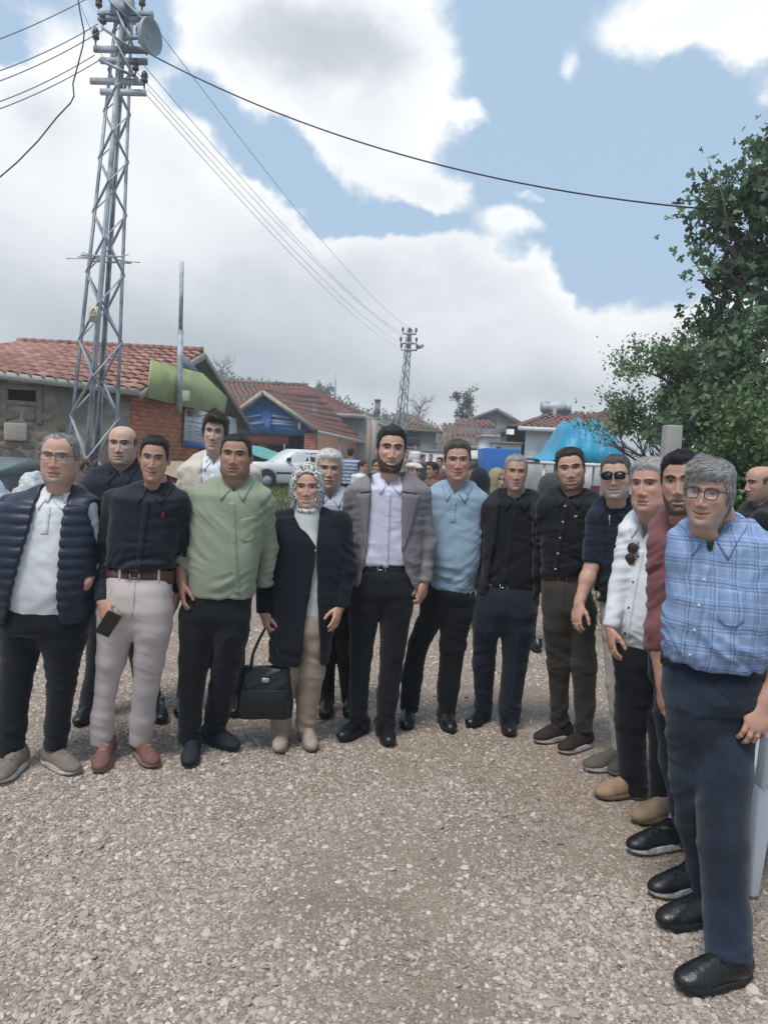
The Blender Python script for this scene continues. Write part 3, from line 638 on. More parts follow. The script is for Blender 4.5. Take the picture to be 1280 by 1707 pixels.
# blue shed
def blue_shed():
    h = house_at('blue_gabled_shed', 'open brick shed with blue boarded gable and red tile roof behind the white car', (-4.9, 30.3), 'shed')
    D0 = 30.0; f = lambda px, py, D=D0: Vector((X(px, D)+(P(px, py, D).x-X(px, D)), D, P(px, py, D).z))-h.location
    ap = f(440, 657); le = f(388, 698); re_ = f(524, 716)
    bl = f(392, 722); br = f(512, 726)
    th = Vector((0, .12, 0))
    MB().prism([le+Vector((.1, 0, 0)), bl, br, re_-Vector((.15, 0, 0)), ap-Vector((0, 0, .1))], th).build('gable_board', M_BLUEP, h)
    for (x0, y0, x1, y1) in ((404, 697, 436, 692), (452, 693, 484, 697), (402, 708, 440, 705), (450, 706, 500, 709), (448, 701, 496, 706)):
        MB().bar(f(x0, y0)-Vector((0, .03, 0)), f(x1, y1)-Vector((0, .03, 0)), .04, .10).build('batten', mat('faded_batten', rgb('#7d8ea3'), .8, var=.2, vscale=5), h)
    MB().bar(f(452, 664)-Vector((0, .03, 0)), f(452, 720)-Vector((0, .03, 0)), .09, .05).build('gable_post', M_BLUEP, h)
    MB().box(*sorted((f(497, 715).x, f(502, 705).x)), -.36, -.30, f(500, 716).z, f(500, 704).z).build('white_lamp_box', M_WHITEW, h, False, .02)
    # brick band under the gable, pier, long side wall
    MB().box(f(405, 0).x, f(508, 0).x, -.2, -.05, f(450, 741).z, f(450, 723).z).build('lintel_band', mat('red_painted_brick', rgb('#8a4d40'), .95, var=.2, vscale=4, bump=.3), h)
    x0, x1 = f(507, 740).x, f(526, 740).x; pier = MB().box(x0, x1, -.3, .25, -.1, f(515, 722).z).build('brick_pier', M_MORT, h)
    bm_ = MB().box(-.5, .5, -.5, .5, -.5, .5).me('brick'); bm_.materials.append(M_BRICK); z = .03; k = 0
    while z < f(515, 722).z-.1:
        xx = x0-(.13 if k % 2 else 0)
        while xx < x1-.03:
            a, b = max(xx, x0), min(xx+.25, x1)
            if b-a > .05: inst('brick', bm_, ((a+b)/2, -.31+.006*random.random(), z+.055), (0, 0, 0), (b-a-.014, .04, .098), pier)
            xx += .25
        z += .11; k += 1
    sw, wa, wd, wn = wall(h, 'side_wall', (x1-.25, .25), (x1+1.45, 10.5), -.1, 2.62, 2.5, .25, mat('pale_block_wall', rgb('#8f7d70'), .95, var=.15, vscale=3, bump=.3, col2=rgb('#a2705c'), c2scale=.9))
    MB().box(f(392, 0).x, x1-.3, 7.4, 7.5, -.1, 3.0).build('back_wall', mat('dim_shed_wall', rgb('#6a5a52'), .95), h)
    MB().box(f(390, 0).x-.1, f(390, 0).x+.1, 0, 7.5, -.1, 3.0).build('side_wall', M_MORT, h)
    rf = empty('roof', (0, 0, 0), 0, h); rb = Vector((.5, 8, -.1))
    slope(rf, re_+Vector((.1, -.25, -.05)), re_+Vector((1.75, 10.3, -.15)), ap+Vector((0, -.25, .12)), ap+Vector((1.1, 9.5, 1.0)), M_TILEF)
    slope(rf, le+Vector((-.15, 9, -.05)), le+Vector((-.15, -.25, -.05)), ap+Vector((1.1, 9.5, .5)), ap+Vector((0, -.25, .12)), M_TILEF)
    for a, b in ((re_+Vector((.1, -.28, 0)), ap+Vector((0, -.28, .06))), (le+Vector((-.15, -.28, 0)), ap+Vector((0, -.28, .06)))): MB().bar(a, b, .05, .16).build('barge_board', M_WOODL, rf)
    MB().bar(re_+Vector((.18, -.1, -.1)), re_+Vector((1.8, 10.3, -.2)), .06, .16).build('fascia', M_FASC, rf)
    MB().bar(f(566, 731, 35), f(566, 765, 35), .09, .09).build('porch_post', M_WHITEW, h)
    st = tag(MB().build('x', None) if False else empty('stacked_timber', h.location+Vector((f(487, 0).x, 2.0, 0))), 'jumble of grey timber and sheets stacked inside the open shed', 'timber')
    r = random.Random(3)
    for i in range(9): MB().bar((r.uniform(-.8, .3), r.uniform(-.3, .3), r.uniform(.1, .9)), (r.uniform(.2, .9), r.uniform(-.3, .3), r.uniform(.6, 1.7)), .05, .16).build('board', M_WOODL if i % 2 else M_WOOD, st)
blue_shed()
def long_roof_house():
    h = house_at('grey_brick_house', 'grey and brick house with long red tile roof behind the blue shed', (X(605, 40), 40))
    D0 = 40; f = lambda px, py, D=D0: P(px, py, D)-h.location
    zt = f(605, 697).z
    wall(h, 'wall', (f(470, 0).x, 0), (0, 0), -.1, zt, zt, .3, M_GREYW)
    sw, wa, wd, wn = wall(h, 'side_wall', (0, 0.02), (1.45, 11), -.1, zt-.02, zt-.2, .3, mat('cream_brick_side', rgb('#a58f80'), .95, var=.15, vscale=2, bump=.3))
    MB().obox(wa+wd*8.4+Vector((0, 0, 1.7))+wn*.04, wd*1.5, wn*.03, Vector((0, 0, 1.6))).build('brick_panel', mat('salmon_brick', rgb('#a8685a'), .95, var=.2, vscale=7, bump=.3), h)
    MB().obox(wa+wd*2.4+Vector((0, 0, 1.9))+wn*.05, wd*.9, wn*.05, Vector((0, 0, 1.9))).build('door', mat('grey_door', rgb('#b3aca4'), .8), h)
    rf = empty('roof', (0, 0, 0), 0, h)
    e0 = f(330, 690); e1 = f(607, 693)+Vector((0, -.35, 0)); e0 = Vector((f(330, 0).x, -.35, e1.z)); r0 = P(300, 638, 46.5)-h.location; r1 = P(512, 644, 46.5)-h.location; r0.z = r1.z
    slope(rf, e0, e1, r0, r1, M_TILEF)
    slope(rf, e1, e1+Vector((2.0, 12, -.3)), r1, r1+Vector((.2, .4, 0)), M_TILEF)
    MB().bar(e0-Vector((0, .05, .06)), e1-Vector((0, .05, .06)), .06, .22).build('fascia', M_FASC, rf)
    MB().bar(e1-Vector((0, 0, .06)), e1+Vector((2.0, 12, -.36)), .06, .24).build('fascia', M_FASC, rf)
    k = MB()
    for i in range(30): k.tube([r0.lerp(r1, i/30)+Vector((0, 0, .05)), r0.lerp(r1, (i+1.1)/30)+Vector((0, 0, .07))], .13, 6)
    tag(k.build('ridge_tiles', M_TILED, rf, True), kind='stuff')
    MB().tube([r1+Vector((1.6, 2, -1.2)), r1+Vector((1.6, 2, 1.1))], .07, 6).build('roof_pipe', M_GALV, h)
long_roof_house()
def grey_house():
    h = house_at('pale_grey_house', 'pale grey rendered house with dark old tile roof behind the far lattice pole', (X(650, 50), 50))
    f = lambda px, py, D=50: P(px, py, D)-h.location; zt = f(700, 713).z
    w_ = f(764, 0).x; s0, s1 = f(704, 0).x, f(737, 0).x
    w, wa, wd, wn = wall(h, 'wall', (0, 0), (w_, 0), -.1, zt, zt, .3, M_GREYW, [(s0, s1, f(720, 747).z, f(720, 720).z)])
    window_in(h, wa, wd, wn, s0, s1, f(720, 747).z, f(720, 720).z, M_WOOD, M_GLASSD, .12, 2)
    wall(h, 'side_wall', (0.02, 7), (0, .3), -.1, zt, zt, .3, M_GREYW)
    wall(h, 'side_wall', (w_, .02), (w_, 7), -.1, zt, zt, .3, M_GREYW)
    MB().box(.2, w_-.3, .28, .33, -.1, zt-.2).build('room_shade_sheet', M_DARK, h)  # black sheet paints the unlit room behind the glass
    rf = empty('roof', (0, 0, 0), 0, h); e0 = Vector((-.5, -.4, zt-.05)); e1 = Vector((w_+.4, -.4, zt-.15)); zr = P(690, 684, 54).z
    slope(rf, e0, e1, Vector((.3, 4, zr)), Vector((w_-1.2, 4, zr-.5)), M_TILED); slope(rf, Vector((w_+.4, 8, zt)), Vector((-.5, 8, zt)), Vector((w_-1.2, 4, zr-.5)), Vector((.3, 4, zr)), M_TILED)
    MB().bar(e0-Vector((0, 0, .08)), e1-Vector((0, 0, .08)), .05, .16).build('fascia', M_WOOD, rf)
    ch = MB().box(f(654, 0).x, f(664, 0).x, 3.2, 3.8, zr-.6, P(658, 668, 53).z).build('chimney', M_CONC, rf); MB().box(f(653, 0).x, f(665, 0).x, 3.1, 3.9, P(658, 669, 53).z, P(658, 666, 53).z).build('chimney_cap', M_CONC, ch)
    g = tag(empty('white_yard_wall', (X(690, 36), 36, 0)), 'low whitewashed yard wall behind the crowd', 'wall'); 
    MB().box(0, X(748, 36)-X(690, 36), 0, .25, -.1, P(710, 752, 36).z).build('wall', M_WHITEW, g); MB().box(-.04, X(748, 36)-X(690, 36)+.04, -.05, .30, P(710, 752, 36).z, P(710, 750, 36).z).build('coping', M_CONC, g)
grey_house()
def gable_house():
    h = house_at('grey_gabled_house', 'far grey house with plain triangular gable beside the white house', (X(770, 58), 58))
    f = lambda px, py, D=58: P(px, py, D)-h.location; zb = f(800, 712).z
    ap = f(827, 684); l = f(764, 708); r = f(870, 710)
    MB().prism([Vector((l.x, 0, -.1)), Vector((r.x, 0, -.1)), Vector((r.x, 0, r.z)), ap, Vector((l.x, 0, l.z))], (0, 8, 0)).build('wall', mat('slate_grey_render', rgb('#7e8084'), .95, var=.08, vscale=.8), h)
    rf = empty('roof', (0, 0, 0), 0, h)
    slope(rf, Vector((r.x+.3, -.4, r.z-.05)), Vector((r.x+.3, 8.2, r.z-.05)), Vector((ap.x, -.4, ap.z+.12)), Vector((ap.x, 8.2, ap.z+.12)), M_TILED)
    slope(rf, Vector((l.x-.3, 8.2, l.z-.05)), Vector((l.x-.3, -.4, l.z-.05)), Vector((ap.x, 8.2, ap.z+.12)), Vector((ap.x, -.4, ap.z+.12)), M_TILED)
    for q in (l+Vector((-.3, -.42, -.05)), r+Vector((.3, -.42, -.05))): MB().bar(Vector((q.x, -.42, q.z)), Vector((ap.x, -.42, ap.z+.06)), .05, .22).build('barge_board', M_WOOD, rf)
    MB().bar((ap.x, -.03, zb), (ap.x, -.03, ap.z-.2), .08, .05).build('gable_seam', M_WOOD, h)
    # sagging sheds in front
    s = house_at('old_tiled_shed', 'sagging shed with broken red and dark tile roof above the blue panel', (X(745, 42), 42), 'shed'); g = lambda px, py, D=42: P(px, py, D)-s.location
    x1 = g(846, 0).x; zt = g(790, 743).z
    MB().box(0, x1, .3, .5, -.1, zt).build('wall', mat('dark_board_wall', rgb('#3a3d45'), .9, var=.2, vscale=3), s); MB().box(x1-.2, x1, .5, 5, -.1, zt).build('side_wall', M_WOOD, s)
    rf = empty('roof', (0, 0, 0), 0, s)
    slope(rf, Vector((-.4, -.5, zt-.05)), Vector((x1+.3, -.5, zt-.02)), Vector((-.2, 4.6, P(760, 706, 46).z)), Vector((x1+.2, 4.6, P(840, 706, 46).z)), M_TILED)
    MB().bar((-.4, -.5, zt-.12), (x1+.3, -.5, zt-.1), .06, .18).build('fascia', M_WOODL, rf); MB().box(-.2, x1, 0, .28, zt-.55, zt-.15).build('lintel_beam', M_WOOD, s)
    slope(rf, Vector((x1*.38, 4.4, P(790, 709, 46).z)), Vector((x1+1.4, 4.6, P(855, 712, 46).z)), Vector((x1*.4, 6.4, P(790, 698, 48).z)), Vector((x1+1.2, 6.6, P(848, 702, 48).z)), M_TILEF)
gable_house()
def white_house():
    D0 = 35; h = house_at('white_red_roofed_house', 'white house with hipped red tile roof and rooftop water tank behind the blue tarp', (X(868, D0), D0))
    f = lambda px, py, D=D0: P(px, py, D)-h.location; zt = f(970, 716).z; x1 = f(1078, 0).x; a0, a1 = f(1024, 0).x, f(1060, 0).x; b0, b1 = f(887, 0).x, f(899, 0).x
    w, wa, wd, wn = wall(h, 'wall', (0, 0), (x1, 0), -.1, zt, zt, .3, M_WHITEW, [(b0, b1, f(890, 726).z, f(890, 717).z), (a0, a1, f(1040, 764).z, f(1040, 732).z)])
    window_in(h, wa, wd, wn, a0, a1, f(1040, 764).z, f(1040, 732).z, M_WHITEW, mat('curtained_glass', rgb('#8d979d'), .2, var=.2, vscale=4), .08, 1); window_in(h, wa, wd, wn, b0, b1, f(890, 726).z, f(890, 717).z, M_WOOD, M_GLASSD, .08, 0, False)
    MB().box(.3, x1-.3, .29, .33, -.1, zt-.2).build('room_shade_board', M_DARK, h); wall(h, 'side_wall', (0, 8), (0, .3), -.1, zt, zt, .3, M_WHITEW); wall(h, 'side_wall', (x1, .3), (x1, 8), -.1, zt, zt, .3, M_WHITEW)  # the near-black box is painted shade in place of an unlit room
    rf = empty('roof', (0, 0, 0), 0, h); zr = P(960, 682, 39).z; e0 = Vector((-.45, -.5, zt)); e1 = Vector((x1+.45, -.5, zt)); r0 = Vector((P(930, 690, 39).x-h.location.x, 4, zr-.1)); r1 = Vector((P(1000, 690, 39).x-h.location.x, 4, zr-.15))
    slope(rf, e0, e1, r0, r1, M_TILEF); slope(rf, e1, Vector((x1+.45, 8.5, zt)), r1, r1+Vector((0, .2, 0)), M_TILEF); slope(rf, Vector((-.45, 8.5, zt)), e0, r0+Vector((0, .2, 0)), r0, M_TILEF)
    MB().bar(e0-Vector((0, 0, .1)), e1-Vector((0, 0, .1)), .05, .2).build('fascia', M_WHITEW, rf)
    ch = MB().box(f(983, 0).x, f(989, 0).x, 2.2, 2.5, zt+.3, P(985, 683, 37.5).z).build('chimney', M_CONC, rf)
    t = tag(empty('rooftop_water_tank', (P(925, 690, 38).x, 38, P(925, 693, 38).z)), 'grey solar water tank on a stand on the white house roof', 'water tank')
    MB().lathe([(0, -.75), (.26, -.74), (.28, -.7), (.28, .7), (.26, .74), (0, .75)], (0, 0, .42), 16, (1, 0, 0)).build('tank', M_GALV, t, True)
    for x in (-.6, .6):
        for y in (-.25, .25): MB().bar((x, y, -.45), (x, y*.6, .25), .05).build('stand_leg', M_GALV, t)
    MB().obox((0, -.55, -.05), (.75, 0, 0), (0, .4, .28), (0, -.02, .03)).build('solar_panel', M_GLASSD, t)
    a = house_at('white_outbuilding', 'small white flat-roofed outbuilding left of the blue tarp', (X(846, 31), 31), 'outbuilding'); g = lambda px, py, D=31: P(px, py, D)-a.location
    for (u0, u1, zt_, y, nm) in ((849, 872, 731, .0, 'wall'), (861, 906, 742, -.9, 'front_block')): MB().box(g(u0, 0).x, g(u1, 0).x, y, y+2.4, -.1, g(870, zt_).z).build(nm, M_WHITEW, a)
    MB().box(g(845, 0).x, g(875, 0).x, -.2, 2.5, g(870, 731).z, g(870, 728).z).build('roof_slab', M_FASC, a); MB().box(g(858, 0).x, g(908, 0).x, -1.1, 1.6, g(870, 742).z, g(870, 739).z).build('front_slab', M_WOOD, a)
    MB().box(g(864, 0).x, g(872, 0).x, -.93, -.9, g(870, 757).z, g(870, 748).z).build('window', M_GLASSD, a)
white_house()

# ------------------------------------------------------------------ hill and scrub on the skyline
def hill():
    xs = np.linspace(-90, 60, 90); ys = np.linspace(75, 190, 36); Xg, Yg = np.meshgrid(xs, ys)
    pxs = Xg/Yg*FPX+640; crest = np.interp(pxs, [-300, 330, 420, 520, 560, 600, 700, 800, 1000], [16, 14.6, 12.6, 12.0, 10.5, 9, 7.4, 4.5, 1.0])
    Z = crest*sst(75, 120, Yg)*(1+.04*pn(np.stack([Xg.ravel()*.08, Yg.ravel()*.08, 0*Xg.ravel()], 1), 3).reshape(Xg.shape))-.3
    n = len(xs); i = np.arange(len(ys)-1)[:, None]*n; j = np.arange(n-1)[None]; Q = np.stack([i+j, i+j+1, i+n+j+1, i+n+j], -1).reshape(-1, 4)
    tag(link('hill', mesh_np('hill', np.stack([Xg, Yg, Z], -1).reshape(-1, 3), Q), mat('hill_scrub_ground', rgb('#6f6b5c'), .95, var=.25, vscale=.25, col2=rgb('#565a47'), c2scale=.08)), kind='structure')
hill()
def leafmat(n, hx, hx2, tr=.25):
    if n in MATS: return MATS[n]
    m = bpy.data.materials.new(n); m.use_nodes = True; t = m.node_tree; t.nodes.clear(); g = NT(t); out = g.n('ShaderNodeOutputMaterial'); a = g.n('ShaderNodeAttribute', attribute_name='Col').outputs[2]
    c = g.mix(a, (*rgb(hx), 1), (*rgb(hx2), 1)); d = g.n('ShaderNodeBsdfPrincipled', i_Roughness=.6); g.set(d.inputs['Base Color'], c); d.inputs['Specular IOR Level'].default_value = .3
    tl = g.n('ShaderNodeBsdfTranslucent'); g.set(tl.inputs[0], c); mx = g.n('ShaderNodeMixShader', i_0=tr); g.set(mx.inputs[1], d); g.set(mx.inputs[2], tl); g.set(out.inputs[0], mx); MATS[n] = m; return m
def leaves(name, pts, nrm, size, m, parent, seed=1, shape='oval'):
    """one small folded blade per point"""
    r = np.random.default_rng(seed); n = len(pts); d = r.normal(0, 1, (n, 3)); d[:, 2] -= .35; d /= np.linalg.norm(d, axis=1)[:, None]
    w = np.cross(d, r.normal(0, 1, (n, 3))); w /= np.linalg.norm(w, axis=1)[:, None]; u = np.cross(w, d); s = (size*r.uniform(.6, 1.25, n))[:, None]
    if shape == 'lobed':
        k = [(0, 0, 0), (.35, .18, .05), (.62, .12, .06), (.52, .52, .02), (.16, .40, .04), (.30, .78, -.02), (0, 1.0, -.06)]
        L = [(-a, b, c) for a, b, c in k[1:6]]; prof = k+L[::-1]; tris = [(0, i, i+1) for i in range(1, 11)]+[(0, 11, 1)]
        tris = [(0, 1, 4), (1, 2, 3), (1, 3, 4), (0, 4, 6), (4, 5, 6), (0, 6, 8), (6, 7, 8), (0, 8, 11), (8, 9, 11), (9, 10, 11)]
    else:
        prof = [(0, 0, 0), (.30, .38, .06), (0, .42, -.02), (-.30, .38, .06), (.20, .78, .03), (-.20, .78, .03), (0, 1.0, -.06)]; tris = [(0, 1, 2), (0, 2, 3), (1, 4, 2), (2, 4, 6), (2, 6, 5), (2, 5, 3)]
    A = np.array(prof); V = (pts[:, None]+w[:, None]*(A[:, 0][None, :, None]*s[:, None])+d[:, None]*(A[:, 1][None, :, None]*s[:, None])+u[:, None]*(A[:, 2][None, :, None]*s[:, None])).reshape(-1, 3)
    T = (np.arange(n)[:, None, None]*len(A)+np.array(tris)[None]).reshape(-1, 3); c = np.repeat(r.random(n), len(A))[:, None]*np.ones(3)
    return link(name, mesh_np(name, V, None, T, True, c), m, parent)
def branch_tree(root, base, top_r, limbs, m, seed, trunk_pts, r0):
    """tapered trunk and limbs; returns twig points for foliage"""
    r = random.Random(seed); mb = MB(); tips = []
    tp = [Vector(p) for p in trunk_pts]; n = len(tp); mb.tube(tp, [r0*(1-.75*i/(n-1)) for i in range(n)], 8)
    def grow(p, d, l, rad, lev):
        pts = [p]; q = p; dd = d.copy(); k = 4
        for i in range(k):
            dd = (dd+Vector((r.gauss(0, .18), r.gauss(0, .18), r.gauss(.05, .12)))).normalized(); q = q+dd*l/k; pts.append(q)
            if lev >= 2: tips.append(q.copy())
        mb.tube(pts, [rad*(1-.7*i/k) for i in range(k+1)], 5 if lev < 2 else 4)
        if lev < 3:
            for i in range(r.randint(3, 5)):
                t = r.uniform(.3, 1); s = pts[min(k, int(t*k))]; nd = (dd+Vector((r.gauss(0, .75), r.gauss(0, .75), r.gauss(.1, .45)))).normalized(); grow(s, nd, l*r.uniform(.45, .7), rad*.5, lev+1)
    for (t, d, l) in limbs:
        i = t*(n-1); a = int(min(i, n-2)); p = tp[a].lerp(tp[a+1], i-a); grow(p, Vector(d).normalized(), l, r0*.45, 1)
    mb.build('trunk', m, root, True); return np.array([tuple(t) for t in tips])
M_BARK = mat('bark', rgb('#6b6259'), .95, var=.25, vscale=8, bump=.5, bscale=50); M_BARKG = mat('pale_twig_bark', rgb('#8a847d'), .95, var=.2, vscale=3)
LEAF_D = leafmat('dark_leaf', '#3a4f3e', '#6c8560'); LEAF_L = leafmat('small_fresh_leaf', '#4c6b4a', '#829a6c', .35); LEAF_M = leafmat('hedge_leaf', '#35502f', '#7d9460', .3); LEAF_F = leafmat('far_scrub_leaf', '#4b5346', '#6c7263', .2)
def clump(tips, per, sd, seed, keep=None):
    r = np.random.default_rng(seed); P_ = np.repeat(tips, per, 0)+r.normal(0, sd, (len(tips)*per, 3)); return P_ if keep is None else P_[keep(P_)]
def right_trees():
    # large-leaved tree
    o = tag(empty('large_leaved_tree', (5.35, 9.6, 0)), 'tall dark green large-leaved tree cut off by the right edge', 'tree')
    r = random.Random(21); limbs = []
    for i in range(21):
        t = .18+.8*i/20; a = r.uniform(0, 6.28); w_ = 1.75*(1-.66*t)*r.uniform(.8, 1.15)
        if i % 2 == 0: a = math.pi+r.uniform(-.7, .7)
        limbs.append((t, (math.cos(a), math.sin(a)*.8, .30+.3*t), w_))
    tips = branch_tree(o, None, 0, limbs, M_BARK, 22, [(0, 0, -.1), (.03, .05, 1.6), (-.03, .0, 3.0), (.05, .05, 4.4), (.10, 0, 5.6), (.15, 0, 6.2)], .16)
    tips = tips[tips[:, 2] > 1.9]
    Pn = clump(tips, 9, .16, 5); g = pn(Pn*1.5, 2, 8)+.3*pn(Pn*4, 1, 3); Pn = Pn[g > -.30]; leaves('crown', Pn, None, .115, LEAF_D, o, 6, 'lobed')
    k = MB(); q = Vector((P(1205, 330, 9.4)-o.location)); k.tube([q+Vector((.1, 0, -.5)), q, P(1190, 292, 9.4)-o.location, P(1177, 262, 9.4)-o.location], [.016, .011, .007, .003], 5); k.tube([q, P(1197, 290, 9.4)-o.location], [.008, .003], 4); k.build('bare_twig', M_BARK, o, True)
    # small-leaved bushy tree
    o = tag(empty('small_leaved_tree', (4.55, 11.6, 0)), 'bushy small-leaved fresh green tree beside the concrete post', 'tree'); limbs = []
    for i in range(22):
        t = .32+.66*i/21; a = r.uniform(0, 6.28); limbs.append((max(t, .5), (math.cos(a), .8*math.sin(a), r.uniform(.3, 1.0)), r.uniform(.55, 1.15)*(1.15-.4*t)))
    limbs += [(.75, (-1, 0, .6), 1.0), (.85, (-.5, 0, 1), 1.0), (.9, (.1, 0, 1), .8), (.6, (-1, 0, .25), 1.15), (.7, (1, 0, .6), 1.1), (.55, (1, -.3, .4), 1.2)]
    tips = branch_tree(o, None, 0, limbs, M_BARK, 31, [(0, 0, -.1), (.05, 0, .8), (-.05, .05, 1.5), (.02, 0, 2.2), (0, 0, 3.1)], .07)
    tips = tips[tips[:, 2] > 2.25]; leaves('crown', clump(tips, 12, .085, 7), None, .062, LEAF_L, o, 8)
    # hedge-like trees behind the men on the right
    for (x, y, hgt, wid, lab, sd) in ((3.75, 7.6, 2.15, .7, 'leafy green bush right behind the grey-haired men', 41), (4.9, 7.9, 2.9, .95, 'dense dark green bush behind the bald man at the right edge', 42)):
        b = tag(empty('leafy_bush', (x, y, 0)), lab, 'bush'); limbs = [(.15+.8*i/15, (math.cos(i*2.4), math.sin(i*2.4)*.8, r.uniform(.15, .8)), wid*r.uniform(.6, 1.05)) for i in range(16)]
        tips = branch_tree(b, None, 0, limbs, M_BARK, sd, [(0, 0, -.1), (.03, 0, hgt*.4), (-.03, 0, hgt*.85)], .05); leaves('crown', clump(tips, 13, .15, sd), None, .062, LEAF_M, b, sd+1)
right_trees()
def far_trees():
    r = random.Random(9)
    for (px, py, D, hh, ww, leaf, lab) in ((372, 598, 95, 4.6, 3.0, 0, 'round leafless grey tree on the hilltop above the brick gable'), (772, 655, 62, 4.2, 1.9, 1, 'small upright budding tree above the grey house roof'), (700, 664, 66, 3.6, 2.4, 0, 'bare spreading tree right of the far lattice pole'),
                                           (425, 628, 92, 3.0, 1.0, 0, 'short leafless sapling on the skyline above the red roof'), (838, 692, 66, 3.0, 2.0, 0, 'faint bare tree left of the grey gable'), (540, 648, 90, 2.6, 1.8, 1, 'low scrubby tree on the skyline right of the red roof')):
        top = P(px, py, D); o = tag(empty('bare_tree' if not leaf else 'budding_tree', (top.x, D, top.z-hh)), lab, 'tree'); limbs = [(.15+.8*i/13, (math.cos(i*2.4), math.sin(i*2.4), r.uniform(.5, 1.3)), ww*r.uniform(.45, .7)) for i in range(14)]
        tips = branch_tree(o, None, 0, limbs, M_BARKG, int(px), [(0, 0, -.6), (.05, 0, hh*.35), (0, .05, hh*.65), (0, 0, hh*.8)], .11)
        if leaf: leaves('crown', clump(tips, 2, .12, int(px)), None, .17, LEAF_F, o, 4)
    rr = np.random.default_rng(5); n = 9000; px = rr.uniform(310, 860, n); D = rr.uniform(78, 122, n); x = (px-640)/FPX*D
    crest = np.interp(px, [-300, 330, 420, 520, 560, 600, 700, 800, 1000], [16, 14.6, 12.6, 12.0, 10.5, 9, 7.4, 4.5, 1.0])*sst(75, 120, D)
    cl = np.clip(pn(np.stack([x*.25, D*.25, 0*x], 1), 2, 3)+.5, 0, 1); Pn = np.stack([x, D, crest-.3+rr.random(n)*1.7*cl], 1)
    tag(leaves('scrub', Pn, None, .5, LEAF_F, None, 12), kind='stuff')
far_trees()
def bank_z(x, y): return .52*np.exp(-((x+4.4)/2.6)**4-((y-26.5)/4.2)**4)
def bank():
    xs = np.linspace(-9, 0, 50); ys = np.linspace(19.5, 33, 50); Xg, Yg = np.meshgrid(xs, ys); Z = bank_z(Xg, Yg)+.05*pn(np.stack([Xg.ravel(), Yg.ravel(), 0*Xg.ravel()], 1), 3).reshape(Xg.shape)-.035
    e = np.minimum(np.minimum(Xg+9, -Xg), np.minimum(Yg-19.5, 33-Yg)); Z = np.where(e < .01, -.2, Z)
    n = 50; i = np.arange(n-1)[:, None]*n; j = np.arange(n-1)[None]; Q = np.stack([i+j, i+j+1, i+n+j+1, i+n+j], -1).reshape(-1, 4)
    tag(link('earth_bank', mesh_np('earth_bank', np.stack([Xg, Yg, Z], -1).reshape(-1, 3), Q), mat('bank_earth', rgb('#7d7360'), .95, var=.2, vscale=2, bump=.4, bscale=20, col2=rgb('#66694a'), c2scale=.8)), kind='structure')
bank()
def grass():
    r = np.random.default_rng(8); n = 16000; px = r.uniform(340, 640, n); D = r.uniform(13, 27.5, n); x = (px-640)/FPX*D
    k = (pn(np.stack([x*.5, D*.3, 0*x], 1), 2, 4)+.55*sst(640, 480, px)+.5*sst(19, 22, D)) > .05; x, D = x[k], D[k]; n = len(x); h = r.uniform(.05, .22, n); a = r.random(n)*6.28; b = np.stack([x, D, bank_z(x, D)-.02], 1)
    w = np.stack([np.cos(a), np.sin(a), 0*a], 1)*.018; tp = np.stack([r.normal(0, .05, n), r.normal(0, .05, n), h], 1)
    V = np.stack([b-w, b+w, b+tp], 1).reshape(-1, 3); c = np.repeat(r.random(n), 3)[:, None]*np.ones(3)
    tag(link('grass', mesh_np('grass', V, None, np.arange(3*n).reshape(-1, 3), True, c), leafmat('grass_blade', '#4a5a35', '#7d8a55', .3)), kind='stuff')
    n = 3000; x = r.uniform(2.2, 7.5, n); D = r.uniform(6.0, 12, n); h = r.uniform(.05, .35, n); b = np.stack([x, D, 0*x-.01], 1); a = r.random(n)*6.28; w = np.stack([np.cos(a), np.sin(a), 0*a], 1)*.015; tp = np.stack([r.normal(0, .08, n), r.normal(0, .08, n), h], 1)
    tag(link('weeds', mesh_np('weeds', np.stack([b-w, b+w, b+tp], 1).reshape(-1, 3), None, np.arange(3*n).reshape(-1, 3), True, np.repeat(r.random(n), 3)[:, None]*np.ones(3)), MATS['grass_blade']), kind='stuff')
grass()
